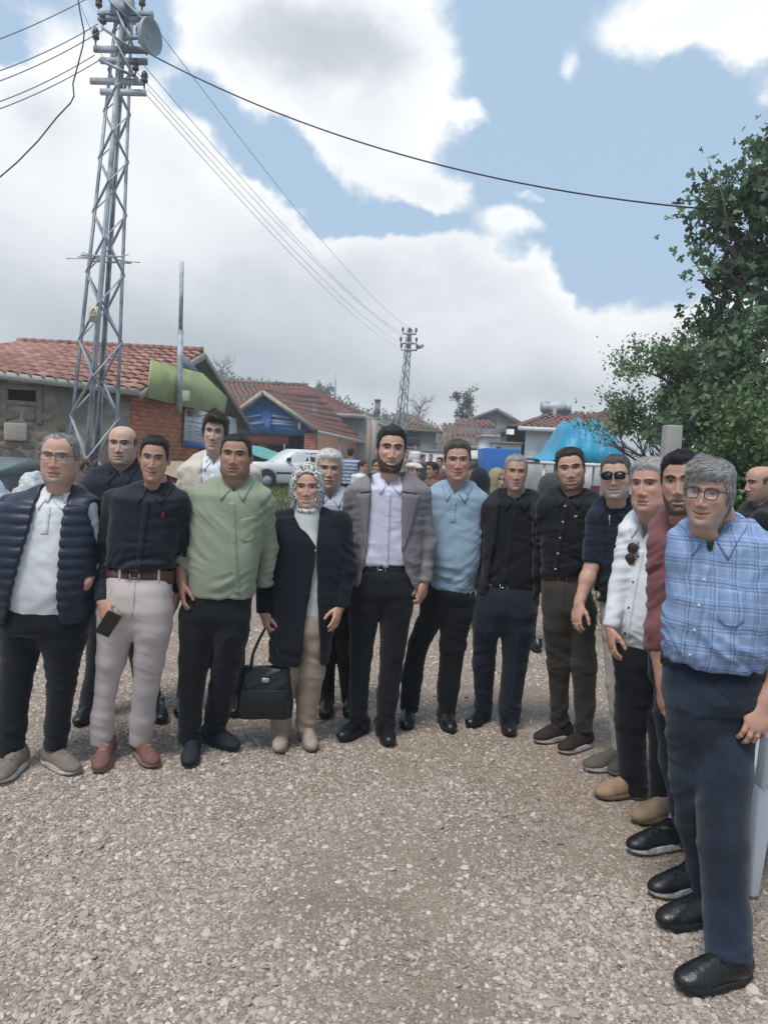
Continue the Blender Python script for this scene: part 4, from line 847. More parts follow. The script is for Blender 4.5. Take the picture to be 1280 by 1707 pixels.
# ------------------------------------------------------------------ heads
def g2(x, z, x0, z0, sx, sz): return np.exp(-((x-x0)/sx)**2-((z-z0)/sz)**2)
def head_grid(f, nphi=112, nz=99):
    u = np.linspace(-1, 1, nphi, endpoint=False); q = .5; phi = math.pi*(u*(1-q)+q*u**3)
    t = np.linspace(0, 1, 22)[1:]; ztop = .030+.088*np.cos(t*0+np.linspace(0.06, math.pi/2, 21))
    zmid = np.linspace(.030, -.122, nz-35)[1:]; zn = np.array([-.128, -.136, -.146, -.158, -.172, -.19, -.21, -.235, -.265, -.30, -.34])
    z = np.concatenate([ztop, zmid, zn])
    zt = [-.34, -.28, -.235, -.19, -.16, -.138, -.122, -.108, -.095, -.078, -.055, -.03, 0, .03]
    jw = f.get('jaw', 1.0); ft = f.get('fat', 0.0)
    a = pchip(zt, [.125, .095, .070, .058, .054, .052, .050*jw+ft*.006, .0535*jw+ft*.008, .060*jw+ft*.008, .0672*jw+ft*.007, .0725+ft*.006, .0755+ft*.003, .0768, .0765], z)
    fr = pchip(zt, [.092, .070, .054, .042, .041, .046+ft*.008, .060+ft*.006, .083, .0865, .088, .0895, .0915, .093, .0955], z)
    bk = pchip(zt, [.085, .075, .066, .060, .058, .056, .055, .057, .062, .070, .079, .088, .0945, .0975], z)
    tt = np.clip((z-.03)/.0885, 0, 1); cr = (1-tt**2.35)**(1/2.35); a = a*cr; fr = fr*cr; bk = bk*cr
    PH, Z = np.meshgrid(phi, z); A = a[:, None]; s, c = np.sin(PH), np.cos(PH)
    ef = np.interp(z, [-.13, -.10, -.05, .02, .08], [1.0, .86, .82, .80, .92])[:, None]
    e = np.where(c > 0, ef, .95)
    x = A*np.sign(s)*np.abs(s)**np.where(c > 0, .96, .95); y = np.where(c > 0, -fr[:, None]*np.abs(c)**e, bk[:, None]*np.abs(c)**e)
    return PH, Z, x, y, len(z), nphi
def head_build(f, hair, seed):
    PH, Z, x, y, nz, nph = head_grid(f)
    base = np.stack([x, y, Z], -1).reshape(-1, 3).copy()
    wf = sst(.05, .45, np.cos(PH)); X = x.copy()
    d = np.zeros_like(x)          # forward displacement
    ns = f.get('nose', 1.0); smile = f.get('smile', .4); age = f.get('age', .3); sq = f.get('squint', .5)
    ax = np.abs(X)
    d += .0068*g2(ax, Z, .030, .019, .022, .008)+.002*g2(X, Z, 0, .016, .014, .009)
    d -= .0135*g2(ax, Z, .032, .000, .020, .0135)
    d += .0066*g2(ax, Z, .033, -.003, .0125, .0070)
    d -= .0016*g2(ax, Z, .033, .0075, .015, .0022)
    d -= .0012*(age+.3)*g2(ax, Z, .033, -.0135, .014, .0028)
    zz = np.array([-.060, -.0535, -.049, -.044, -.038, -.02, -.004, .008, .02]); hh = np.array([0, .0025, .0125, .0205, .0215, .0135, .0075, .0045, 0])
    hgt = np.interp(Z, zz, hh)*ns*.9; wid = np.interp(Z, [-.056, -.044, -.03, -.005, .01], [.0125, .0125, .0098, .0072, .0085])
    d += hgt*np.exp(-(ax/wid)**2.6)
    d += .0085*ns*g2(ax, Z, .0155, -.0455, .0062, .0066)
    d -= .0035*g2(ax, Z, .0085, -.0525, .0045, .0025)
    cz = -.0725+smile*.0105*(ax/.030)**2
    mw = .0255+.0045*smile
    d += .0035*np.exp(-((Z-cz-.005)/.0040)**2-(ax/(mw*.9))**4)+.0042*np.exp(-((Z-cz+.0062)/.0052)**2-(ax/(mw*.8))**4)
    d -= .0042*np.exp(-((Z-cz)/.0018)**2-(ax/mw)**4)
    d -= .0016*g2(ax, Z, 0, -.059, .004, .005)
    d -= .0022*g2(ax, Z, mw+.003, -.0715+smile*.006, .005, .006)
    d += .004*g2(X, Z, 0, -.104, .017, .011)-.0025*g2(X, Z, 0, -.089, .018, .005)
    d += (.0035+.003*smile)*g2(ax, Z, .043, -.028, .017, .015)
    d -= (.002-.002*f.get('fat', 0))*g2(ax, Z, .050, -.062, .012, .018)
    nl = ax-(.0185+(-.043-Z)*.36)
    d -= (.0012+.0022*smile+.001*age)*np.exp(-(nl/.0032)**2)*sst(-.084, -.066, Z)*sst(-.040, -.050, Z)
    if age > .45:
        for zf in (.050, .060, .071): d -= .0009*age*np.exp(-((Z-zf-.002*np.sin(ax*90))/.0016)**2)*sst(.05, .03, ax)
        d -= .0012*age*g2(ax, Z, .0045, .013, .0018, .009)
    d += .0016*pn(np.stack([X, y, Z], -1).reshape(-1, 3)*38, 2, seed).reshape(x.shape)*.5
    y2 = y-d*wf
    # colours
    sk = np.array(f['skin']); C = np.ones(x.shape+(3,))*sk
    def tint(wt, c): 
        nonlocal C; wt = np.clip(wt, 0, 1)[..., None]; C = C*(1-wt)+np.array(c)*wt
    fl = f.get('flush', .5)
    red = sk*np.array([1.06, .72, .66])
    tint(wf*fl*.48*(g2(ax, Z, .042, -.034, .022, .020)+g2(X, Z, 0, -.04, .013, .014)+.35*g2(X, Z, 0, .06, .05, .02)), red)
    tint(.9*wf*g2(ax, Z, .031, .001, .021, .011), sk*np.array([.52, .42, .42]))  # eye-socket shadow painted into the skin colour
    nz3 = pn(base*120, 2, seed+3).reshape(x.shape); nzb = pn(base*25, 2, seed+9).reshape(x.shape)
    tint(.25*np.clip(nzb, 0, 1), sk*np.array([.90, .80, .76]))
    lips = sst(.010, .006, np.abs(Z-cz+.0005))*sst(mw+.001, mw-.004, ax)*wf
    tint(lips*.62, np.array(f.get('lip', sk*np.array([.74, .42, .40]))))
    if f.get('teeth', 0) > 0:
        tint(f['teeth']*np.exp(-((Z-cz+.0005)/.0030)**4)*sst(mw-.001, mw-.006, ax)*wf, (.62, .58, .53))
        tint(np.exp(-((Z-cz-.0042)/.0012)**2)*sst(mw, mw-.004, ax)*wf*.7, sk*.25); tint(np.exp(-((Z-cz+.0052)/.0012)**2)*sst(mw, mw-.004, ax)*wf*.5, sk*.3)
    else:
        tint(np.exp(-((Z-cz)/.0022)**2)*sst(mw+.002, mw-.001, ax)*wf*.95, sk*np.array([.28, .16, .15]))
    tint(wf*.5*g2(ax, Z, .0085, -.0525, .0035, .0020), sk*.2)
    # beard
    bd = f.get('beard')
    low = np.zeros_like(x)
    if bd:
        bc = np.array(bd['col']); am = bd.get('amt', 1.0)
        line = np.interp(np.abs(PH), [0, .25, .55, .9, 1.25, 1.45], [-.060, -.060, -.066, -.050, -.015, .0])
        reg = sst(line+.004, line-.006, Z+.003*nz3)*sst(1.75, 1.5, np.abs(PH))*sst(-.124, -.111, Z)
        if bd.get('kind') == 'mustache': reg = np.exp(-((Z+.0615)/.0058)**4)*sst(.034, .026, ax)*wf
        if bd.get('kind') == 'goatee': reg = reg*sst(.042, .032, ax)
        lipm = sst(.0085, .006, np.abs(Z-cz+.0005))*sst(mw, mw-.005, ax)
        reg = reg*(1-lipm)*(1-.8*g2(X, Z, 0, -.086, .022, .003)*bd.get('gap', 0))
        if bd.get('kind') == 'full': low = reg
        stub = np.clip(am*(.92+.35*nz3), 0, 1)
        tint(reg*stub, bc)
        y2 -= reg*wf*bd.get('len', .002)*(1+.6*nz3)
        x = x+reg*np.sign(X)*bd.get('len', .002)*.6*np.abs(np.sin(PH))
    # brows
    bcl = np.array(f.get('brow', (.03, .022, .018)))
    bz = .0205-.35*(ax-.030)**2/.02-.10*np.clip(.022-ax, 0, 1)+f.get('browz', 0)
    br = np.exp(-((Z-bz)/(.0060*f.get('browh', 1.0)))**4)*sst(.008, .014, ax)*sst(.056, .047, ax)
    tint(br*np.clip(.95+.4*nz3, 0, 1)*f.get('browamt', 1.0), bcl); y2 -= br*.0018*wf
    # eyes
    hy = .0060*(1-.48*sq); ez = -.0025-.0008*sq
    al = (np.clip(1-((ax-.0325)/.0140)**2, 0, 1))
    eye = sst(-.0008, .0010, hy*al-np.abs(Z-ez))*(al > 0)
    look = f.get('look', 0.0)
    tint(eye, (.30, .27, .25))
    ir = sst(.0070, .0054, np.hypot(X-np.sign(X)*.0325-look, (Z-ez-.0004)))
    tint(eye*ir, (.018, .012, .009))
    tint(np.exp(-((Z-ez-hy*al-.0003)/.0017)**2)*(al > .02)*.95, (.03, .02, .018))
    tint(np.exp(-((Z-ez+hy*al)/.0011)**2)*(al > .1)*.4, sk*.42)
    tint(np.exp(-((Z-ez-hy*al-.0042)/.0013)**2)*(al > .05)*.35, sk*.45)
    # scalp shade where the hair is cropped
    hm = hair_mask(PH, Z, hair, seed)
    if hair.get('kind') != 'none': tint(sst(-.002, .006, hm)*hair.get('root', .9), np.array(hair['col'])*1.0)
    V = np.stack([x, y2, Z], -1).reshape(-1, 3)
    i = np.arange(nz-1)[:, None]*nph; j = np.arange(nph)[None, :]; j2 = (j+1) % nph
    Q = np.stack([i+j, i+nph+j, i+nph+j2, i+j2], -1).reshape(-1, 4)
    Cc = C.reshape(-1, 3)
    # crown pole
    V = np.vstack([V, [[0, .0, .1188]]]); Cc = np.vstack([Cc, Cc[:nph].mean(0)]); pole = len(V)-1
    T = np.stack([np.full(nph, pole), np.arange(nph), (np.arange(nph)+1) % nph], 1)
    # ears
    ev, eq = [], []
    nu, nv = 15, 7
    for sgn in (-1, 1):
        st = len(V)+sum(len(q) for q in ev)
        tvals = np.linspace(0, 2*math.pi, nu, endpoint=False); pts = []
        for r in range(nv):
            rr = [0.0, .35, .6, .8, .95, 1.0, .86][r]; bulge = [.002, .001, .002, .006, .007, .004, -.004][r]
            for t in tvals:
                eh, ew = (.027, .0165) if math.sin(t) > 0 else (.027, .0125)
                zc = -.012+eh*rr*math.sin(t); yc = .024+ew*rr*math.cos(t)+.006*math.sin(t)
                fl2 = max(0, math.cos(t))*.007*rr
                pts.append((sgn*(.0735+bulge+fl2+f.get('earout', 0)*rr), yc, zc))
        ev.append(np.array(pts))
        for r in range(nv-1):
            for k in range(nu):
                q = (st+r*nu+k, st+r*nu+(k+1) % nu, st+(r+1)*nu+(k+1) % nu, st+(r+1)*nu+k); eq.append(q if sgn > 0 else q[::-1])
    if not f.get('noears'):
        V = np.vstack([V]+ev); Cc = np.vstack([Cc, np.tile(sk*np.array([.95, .82, .78]), (sum(map(len, ev)), 1))]); Q = np.vstack([Q, np.array(eq)])
    return V, Q, T, Cc, (PH, Z, base, hm, low)
def hair_mask(PH, Z, h, seed):
    a = np.abs(PH); k = h.get('kind', 'short'); hl = h.get('line', .078)-.010; rc = h.get('recede', 0.0)
    line = np.interp(a, [0, .35, .62, .85, 1.05, 1.22, 1.42, 1.60, 1.85, 2.3, 3.15],
                     [hl, hl+.002+rc*.4, hl-.002+rc, .056+rc*.8, .030+rc*.3, -.012+h.get('burn', 0), -.018+h.get('burn', 0), .012, -.030, -.072, -.085])
    P3 = np.stack([np.sin(PH), np.cos(PH), Z*8], -1).reshape(-1, 3)
    m = Z-line+.004*pn(P3*5, 2, seed).reshape(Z.shape)
    if k == 'bald':
        top = np.interp(a, [0, 1.0, 1.3, 2.0, 3.15], [-.2, -.2, .035, .060, .070]); m = np.minimum(m, top-Z)
    if k == 'none': m = m*0-1
    return m
def hair_build(hg, h, seed, nstr=900):
    PH, Z, base, hm, low = hg; nz, nph = PH.shape
    if h.get('kind') == 'none': return None
    N = base*np.array([1, .75, 1.0])-np.array([0, 0, -.0]); N /= np.maximum(np.linalg.norm(N, axis=1), 1e-6)[:, None]
    top = sst(.03, .095, Z); th = h.get('side', .006)*(1-top)+h.get('top', .014)*top
    front = sst(.9, .3, np.abs(PH))*top; th = th+front*h.get('quiff', 0)
    # lean: asymmetric bulk
    nn = pn(base*np.array(h.get('nf', (60, 18, 40))), 2, seed).reshape(Z.shape); n2 = pn(base*220, 1, seed).reshape(Z.shape)
    t = -.003+(th+.003)*sst(-.003, h.get('edge', .016), hm)*(1+.13*nn+.06*n2)
    V = base+N*t.reshape(-1, 1)
    swp = h.get('sweep')
    if swp:
        wq = (front*sst(0, .02, hm)).reshape(-1, 1); V = V+wq*np.array([swp[0], swp[1], swp[2]])
    i = np.arange(nz-1)[:, None]*nph; j = np.arange(nph)[None, :]; j2 = (j+1) % nph
    Q = np.stack([i+j, i+nph+j, i+nph+j2, i+j2], -1).reshape(-1, 4)
    ok = (hm.reshape(-1) > -.003); Q = Q[ok[Q].all(1)]
    pole = len(V); T = None
    if ok[:nph].all():
        V = np.vstack([V, V[:nph].mean(0)+[0, 0, .0012]]); T = np.stack([np.full(nph, pole), np.arange(nph), (np.arange(nph)+1) % nph], 1)
    if len(Q) == 0: return None
    # strands
    r = np.random.default_rng(seed); NV = vnormals(V, Q)
    fi = r.choice(len(Q), nstr); bc = r.dirichlet(np.ones(4), nstr); p0 = (V[Q[fi]]*bc[:, :, None]).sum(1); n0 = (NV[Q[fi]]*bc[:, :, None]).sum(1)
    part = h.get('part', .02)
    side = np.sign(p0[:, 0]-part); tp = sst(.04, .10, p0[:, 2])[:, None]
    flow_top = np.tile(np.array(h.get('flow', (0.25, -.75, -.1))), (nstr, 1)); flow_side = np.stack([0*side, .35+0*side, -.95+0*side], 1)
    fd = flow_top*tp+flow_side*(1-tp)+r.normal(0, .15, (nstr, 3)); fd -= n0*(fd*n0).sum(1)[:, None]; fd /= np.maximum(np.linalg.norm(fd, axis=1), 1e-6)[:, None]
    wd = np.cross(fd, n0); wd /= np.maximum(np.linalg.norm(wd, axis=1), 1e-6)[:, None]
    L = (h.get('len', .03)*r.uniform(.5, 1.2, nstr))[:, None]; wdt = h.get('sw', .0009); lift = h.get('lift', .004)*r.uniform(.2, 1.3, nstr)[:, None]
    a0 = p0-n0*.002; a1 = p0+fd*L*.5+n0*lift; a2 = p0+fd*L+n0*lift*.5-np.array([0, 0, .15])*L*h.get('droop', .6)
    SV = np.stack([a0-wd*wdt, a0+wd*wdt, a1-wd*wdt*.9, a1+wd*wdt*.9, a2], 1).reshape(-1, 3); b = np.arange(nstr)[:, None]*5+len(V)
    SQ = b+np.array([[0, 1, 3, 2]]); ST = b+np.array([[2, 3, 4]])
    V2 = np.vstack([V, SV]); Q2 = np.vstack([Q, SQ]); T2 = ST if T is None else np.vstack([T, ST])
    c = np.array(h['col']); c2 = np.array(h.get('col2', h['col'])); mixv = h.get('grey')
    n3 = pn(V*np.array([150, 60, 90]), 2, seed+5); w = np.clip(.5+.9*n3, 0, 1)[:, None]
    if mixv is not None: w = np.clip(w+mixv*sst(.05, -.03, V[:, 2])[:, None], 0, 1)
    cb = c*(1-w)+c2*w; cs = np.repeat(np.where(r.random((nstr, 1)) < .5, c, c2)*r.uniform(.7, 1.35, (nstr, 1)), 5, 0)
    return V2, Q2, T2, np.vstack([cb, cs])
def skin_mat():
    def f(g, tc, base, bh):
        return base, g.noise(tc, 260, 3, .6)
    return mat('skin', rough=.52, var=.05, vscale=40, bump=.10, bscale=260, attr='Col', fn=f, spec=.35)
SKIN = skin_mat()
HAIRM = mat('hair', rough=.55, var=.15, vscale=90, bump=.35, bscale=420, attr='Col', spec=.35)

# ------------------------------------------------------------------ hands
def hand_sdf(wrist, d, s, curl=.35, side=1, L=.188, thumb=.5, splay=.06, fist=0.0, fat=1.0):
    """wrist point, d finger direction, s thumb direction; palm normal = side * d x s"""
    S = Sdf(); w = np.array(wrist, float); d = np.array(d, float); d /= np.linalg.norm(d); s = np.array(s, float); s -= d*(s@d); s /= np.linalg.norm(s)
    n = np.cross(d, s)*side; k = L/.188
    M = np.stack([s, n, d], 1)
    S.cap(w-d*.02, w+d*.03*k, .027*fat, .026*fat, .012, sq=(*n, 1.25))
    S.ell(w+d*.055*k, (.043*k*fat, .0165*fat, .052*k), M, .012)
    S.ell(w+d*.045*k+s*.022*k+n*.008, (.017*fat, .013, .030), M, .010)
    base = [(.029, .090, .073, .0088), (.0095, .096, .082, .0092), (-.0105, .092, .076, .0087), (-.0285, .082, .060, .0078)]
    for i, (so, do, fl, fr) in enumerate(base):
        p = w+s*so*k+d*(do-.012)*k; ang = (.12+fist*.3)*curl/.35; dirv = d+s*splay*(1.5-i)*.9
        cu = curl*(1+.12*i); r0 = fr*fat
        for j, (lf, rr) in enumerate(((.46, 1.0), (.30, .93), (.24, .84))):
            ang_c = ang+cu*j*(1.0+fist); dd = dirv*math.cos(ang_c)+n*math.sin(ang_c); dd /= np.linalg.norm(dd)
            q = p+dd*fl*lf*k; S.cap(p, q, r0*rr, r0*rr*.93, .004); p = q
    p = w+d*.022*k+s*.026*k; dd = d*(.72)+s*(.62*(1-.5*thumb))+n*(.25+.5*thumb)
    for lf, rr in ((.042, .0125), (.031, .0105), (.025, .0092)):
        dd /= np.linalg.norm(dd); q = p+dd*lf*k; S.cap(p, q, rr*fat, rr*.92*fat, .006); p = q; dd = dd+d*.35+n*.12*thumb-s*.15
    return S

# ------------------------------------------------------------------ shoes
def shoe(parent, toe, ankle, m_up, m_sole, kind='sneaker', label=None, w=.050, lace=None):
    t = np.array(toe, float); an = np.array(ankle, float); t[2] = an[2] = 0
    d = t-an; L = np.linalg.norm(d); d /= L; s = np.array([-d[1], d[0], 0])
    ln = .285; heel = t-d*ln
    z = np.array([0, 0, 1.0]); st = .030 if kind == 'sneaker' else .020
    def pt(f, lat=0, h=0): return heel+d*ln*f+s*lat*w+z*h
    U = Sdf(); M = np.stack([s, d, z], 1)
    U.ell(pt(.80, 0, .030), (w*.92, .070, .036), M, .02)
    U.ell(pt(.52, 0, .040), (w*.84, .095, .052), M, .03)
    U.ell(pt(.20, 0, .045), (w*.80, .066, .058), M, .03)
    U.cap(pt(.22, 0, .05), pt(.27, 0, .105), .042, .045, .02, flat=1.0)
    U.cap(pt(.36, 0, .085), pt(.62, 0, .058), .026, .020, .02)
    U.polycut([(-9, -9), (9, -9), (9, st*.7), (-9, st*.7)], -9, 9)
    V, Q = U.build(.0075); N = vnormals(V, Q); V = V+N*(.0012*pn(V*45, 2))[:, None]
    o = link('shoe', mesh_np('shoe', V, Q), m_up, parent)
    if label: o['label'] = label
    mb = MB(); out = []
    for kx in range(28):
        a = 2*math.pi*kx/28; f = math.cos(a); g = math.sin(a)
        fw = .5+.5*f; wd = w*(1.02-.16*(1-fw)-.10*math.exp(-((fw-.42)/.18)**2)); e = abs(g)**.8*(1 if g > 0 else -1)
        out.append(heel+d*(ln*(.5+.515*abs(f)**.8*(1 if f > 0 else -1)))+s*wd*e*1.04)
    lev = [(.0, .97), (.006, 1.0), (st*.8, 1.0), (st, .97)]
    c = sum(out)/28; V = []; 
    for h, k in lev: V += [c+(q-c)*k+z*(h+(.008*max(0, ((q-heel)@d)/ln-.75)*4 if h < .01 else .006*max(0, ((q-heel)@d)/ln-.75)*4)) for q in out]
    V += [c, c+z*st]; Qs = [(i*28+k, i*28+(k+1) % 28, (i+1)*28+(k+1) % 28, (i+1)*28+k) for i in range(3) for k in range(28)]
    T = [(112, (k+1) % 28, k) for k in range(28)]+[(113, 84+k, 84+(k+1) % 28) for k in range(28)]
    mb.add(V, Qs, T); mb.build('sole', m_sole, o, True)
    if lace is not None:
        lb = MB(); bv = BVHTree.FromPolygons([Vector(v) for v in np.asarray(mesh_co(o))], [tuple(p.vertices) for p in o.data.polygons])
        for i in range(5):
            f = .44+i*.062; ps = []
            for lt in (-.42, -.15, .15, .42):
                q = Vector(pt(f+.02*(lt > 0)*(1 if i % 2 else -1), lt, .3)); hit = bv.ray_cast(q, Vector((0, 0, -1)))[0]
                ps.append((hit if hit else Vector(pt(f, lt, .07)))+Vector((0, 0, .002)))
            lb.tube(ps, .0028, 5)
        lb.build('lace', lace, o, True)
    return o
def mesh_co(o):
    a = np.empty(len(o.data.vertices)*3, np.float32); o.data.vertices.foreach_get('co', a); return a.reshape(-1, 3)
def bvh_of(V, Q): return BVHTree.FromPolygons([Vector(v) for v in V], [tuple(q) for q in Q])
def hit_front(bv, x, z, dflt=-.1, ydir=1):
    h = bv.ray_cast(Vector((x, -2*ydir, z)), Vector((0, ydir, 0)))[0]
    return h.y if h else dflt
def resamp(pl, n):
    p = np.array(pl, float); L = np.concatenate([[0], np.cumsum(np.linalg.norm(np.diff(p, axis=0), axis=1))]); q = np.linspace(0, L[-1], n)
    return np.stack([np.interp(q, L, p[:, i]) for i in range(p.shape[1])], 1)
def patch(name, bv, A, B, m, parent, off=.003, thick=.005, n=14, k=5, dflt=None, smooth=True, jit=0.0):
    """raised cloth piece between two (x,z) outlines, lying on the front of a garment"""
    A = resamp(A, n); B = resamp(B, n); V = []; last = -.1 if dflt is None else dflt
    grid = np.zeros((n, k, 3))
    for i in range(n):
        for j in range(k):
            p = A[i]*(1-j/(k-1))+B[i]*j/(k-1); y = hit_front(bv, p[0], p[1], last); last = y
            grid[i, j] = (p[0], y-off-(jit*math.sin(i*1.7+j)), p[1])
    G2 = grid.copy(); G2[:, :, 1] += thick
    V = np.vstack([grid.reshape(-1, 3), G2.reshape(-1, 3)]); Q = []; o = n*k
    for i in range(n-1):
        for j in range(k-1):
            a, b, c, d = i*k+j, i*k+j+1, (i+1)*k+j+1, (i+1)*k+j; Q += [(a, b, c, d), (o+d, o+c, o+b, o+a)]
    for i in range(n-1):
        Q += [(i*k, (i+1)*k, o+(i+1)*k, o+i*k), ((i+1)*k+k-1, i*k+k-1, o+i*k+k-1, o+(i+1)*k+k-1)]
    for j in range(k-1): Q += [(j+1, j, o+j, o+j+1), ((n-1)*k+j, (n-1)*k+j+1, o+(n-1)*k+j+1, o+(n-1)*k+j)]
    return link(name, mesh_np(name, V, np.array(Q), None, smooth), m, parent)
def buttons(bv, pts, m, parent, r=.0055):
    for x, z in pts:
        y = hit_front(bv, x, z); MB().lathe([(0, -.004), (r*.9, -.004), (r, -.002), (r, .004)], (x, y, z), 10, (0, 1, 0)).build('button', m, parent, True)
def collar(parent, c, r, m, gap=.5, rise=.014, fall=.036, tip=.07, flare=.022, tilt=.42, name='collar', squash=.95):
    """folded shirt collar round the neck: stand, fold and two pointed wings"""
    n = 40; rows = []
    for i in range(n+1):
        a = gap+(2*math.pi-2*gap)*i/n; ca, sa = math.cos(a), math.sin(a)
        fr = max(0.0, 1-min(a-gap, 2*math.pi-gap-a)/.95); fr = fr*fr*(3-2*fr)
        sl = -tilt*r*(1+ca)*.8
        def q(rad, zz, push=0): return (c[0]+sa*rad, c[1]-ca*rad*squash-push, c[2]+zz+sl)
        rows.append([q(r*.99, -.028), q(r*.985, rise*.6), q(r*1.0+.002, rise), q(r+.006, rise*.8),
                     q(r+flare*.75+fr*.010, -fall*.4-fr*tip*.25, fr*.006), q(r+flare+fr*.020, -fall-fr*tip*.62, fr*.012), q(r+flare-.003+fr*.020, -fall-fr*tip*.62-.001, fr*.008)])
    V = np.array(rows).reshape(-1, 3); k = 7
    Q = np.array([(i*k+j, (i+1)*k+j, (i+1)*k+j+1, i*k+j+1) for i in range(n) for j in range(k-1)])
    o = link(name, mesh_np(name, V, Q), m, parent); s = o.modifiers.new('solid', 'SOLIDIFY'); s.thickness = .0035; s.offset = 0
    return o

def wings(o, bv, nc, vd, m, k, vx):
    for s in (-1, 1):
        x0 = nc[0]; zt = nc[2]; bx = vx
        A = [(x0+s*.064, zt-.010), (x0*.6+bx*.4+s*.040, zt-.030), (bx+s*.017, zt-min(vd*.78, .072))]
        B = [(x0+s*.092, zt-.026), (x0*.8+bx*.2+s*(.080), zt-.062*k), (bx*.6+x0*.4+s*.056, zt-.098*k-max(0, vd-.06)*.3)]
        patch('collar_wing', bv, A, B, m, o, .0075, .005, 12, 6, nc[1]-.05)
# ------------------------------------------------------------------ people
def build_person(sp, h=.0085):
    """sp holds photo measurements; geometry is laid out at real size round the person's own base"""
    D = sp['D']; al = R(sp.get('yaw', 0)); seed = sp['seed']
    cx = (sp['rows'][-1][1]+sp['rows'][-1][2])/2 if 'cx' not in sp else sp['cx']
    b = P(cx, sp['rows'][-1][0], D); base = Vector((b.x, D, 0))
    root = empty('person', base, al); tag(root, sp['label'], sp.get('cat', 'man'), sp.get('group'))
    Rm = Matrix.Rotation(-al, 3, 'Z')
    def L(v): return np.array(Rm @ (Vector(v)-base))
    def LP(px, py, dy=0.0): return L(P(px, py, D+dy))
    sc = D/FPX
    # ---- torso rings
    ca, sa = abs(math.cos(al)), abs(math.sin(al)); dr = sp.get('depth', .62)
    def rings(rows, grow=0.0, bel=sp.get('belly', 0.0), zoff=0.0):
        out = []
        zs = [LP((r[1]+r[2])/2, r[0])[2] for r in rows]; z0, z1 = min(zs), max(zs)
        for r, z in zip(rows, zs):
            p = LP((r[1]+r[2])/2, r[0]); s = (r[2]-r[1])/2*sc; f = (z-z0)/max(z1-z0, .01)
            ratio = dr if f < .8 else dr*(1-.35*(f-.8)/.2)
            a = s/math.sqrt(ca*ca+(ratio*sa)**2)
            bf = min(max(a*ratio, .055), .17)+bel*math.exp(-((f-.25)/.33)**2); bb = min(max(a*ratio*.95, .055), .16)
            e = 2.5 if f < .85 else 2.2
            yc = sp.get('lean', 0)*(f-.4)+(.015 if f > .9 else 0)
            out.append([z+zoff, p[0]*1.0, yc, a+grow, bf+grow, bb+grow, e])
        return out
    upx = sp.get('up', .040)/sc
    def lift(rw): return [(r[0]-upx*max(0.0, 1-(r[0]-rw[0][0])*sc/.14), r[1], r[2]) for r in rw]
    rows = sp['rows'] = lift(sp['rows']); RG = rings(rows)
    ztop = RG[0][0]; zhem = RG[-1][0]
    # ---- arms (shoulder, elbow, wrist): px, py, r_px, dy
    arms = {}
    for sd_, a in sp.get('arms', {}).items():
        arms[sd_] = [(LP(p[0], p[1]-(sp.get('shup', .042)/sc if i == 0 else 0), p[3] if len(p) > 3 else 0), p[2]*sc) for i, p in enumerate(a)]
    hips = sp['legs']; legs = {}
    shoes_ = {}
    for sd_ in ('L', 'R'):
        rws = hips[sd_]; T = G(*sp['toes'][sd_]); ax_px = (rws[-1][1]+rws[-1][2])/2
        Xa = P(ax_px, rws[-1][0], T.y+.12).x; dx = Xa-T.x; tl = .195
        dy = math.sqrt(max(tl*tl-dx*dx, .004)); k = tl/math.hypot(dx, dy)
        A = Vector((T.x+dx*min(k, 1), T.y+dy, 0)) if 'ankdy' not in sp else Vector((T.x+dx, T.y+sp['ankdy'], 0))
        shoes_[sd_] = (L(T), L(A)); zlo, zhi = rws[-1][0], rws[0][0]
        pts = []
        for (y, xl, xr) in rws:
            f = (y-zhi)/(zlo-zhi); dp = D*(1-f)+A.y*f
            w_ = P((xl+xr)/2, y, dp); pts.append((L(w_), (xr-xl)/2*dp/FPX))
        legs[sd_] = pts
    # ---- trousers
    tr = sp['trousers']; S = Sdf()
    wr = [r for r in tr['rows']]
    trg = rings(wr, 0, sp.get('belly', 0)*tr.get('belly', .3)); 
    zc = min(legs['L'][0][0][2], legs['R'][0][0][2])
    S.loft([list(q[:6])+[2.3] for q in trg], .05, rnd=.035)
    for sd_ in ('L', 'R'):
        pts = legs[sd_]
        q0 = pts[0][0].copy(); q0[2] += .10; q0[0] = q0[0]*.9+trg[-1][1]*.1
        S.cap(q0, pts[0][0], pts[0][1]*.95, pts[0][1]*.99, .05)
        for i in range(len(pts)-1):
            S.cap(pts[i][0], pts[i+1][0], pts[i][1], pts[i+1][1], .02, flat=1.0 if i == len(pts)-2 else None)
    l0, r0 = legs['L'][0], legs['R'][0]; S.cap(l0[0]+np.array([0, 0, .075]), r0[0]+np.array([0, 0, .075]), l0[1]*.92, r0[1]*.92, .05)
    V, Q = S.build(h*1.08); z = V[:, 2]; zk = .27*1.75; za = min(legs['L'][-1][0][2], legs['R'][-1][0][2])
    wgt = .30+.8*np.exp(-((z-za-.06)/.08)**2)+.35*np.exp(-((z-zk)/.08)**2)+.4*np.exp(-((z-zc)/.07)**2)
    V = creases(V, Q, tr.get('fold', .006)*1.15, wgt, seed, (z-zc)*0)
    V[:, 2] = np.maximum(V[:, 2], .012)
    tro = link('trousers', mesh_np('trousers', V, Q), tr['mat'], root); tbv = bvh_of(V, Q)
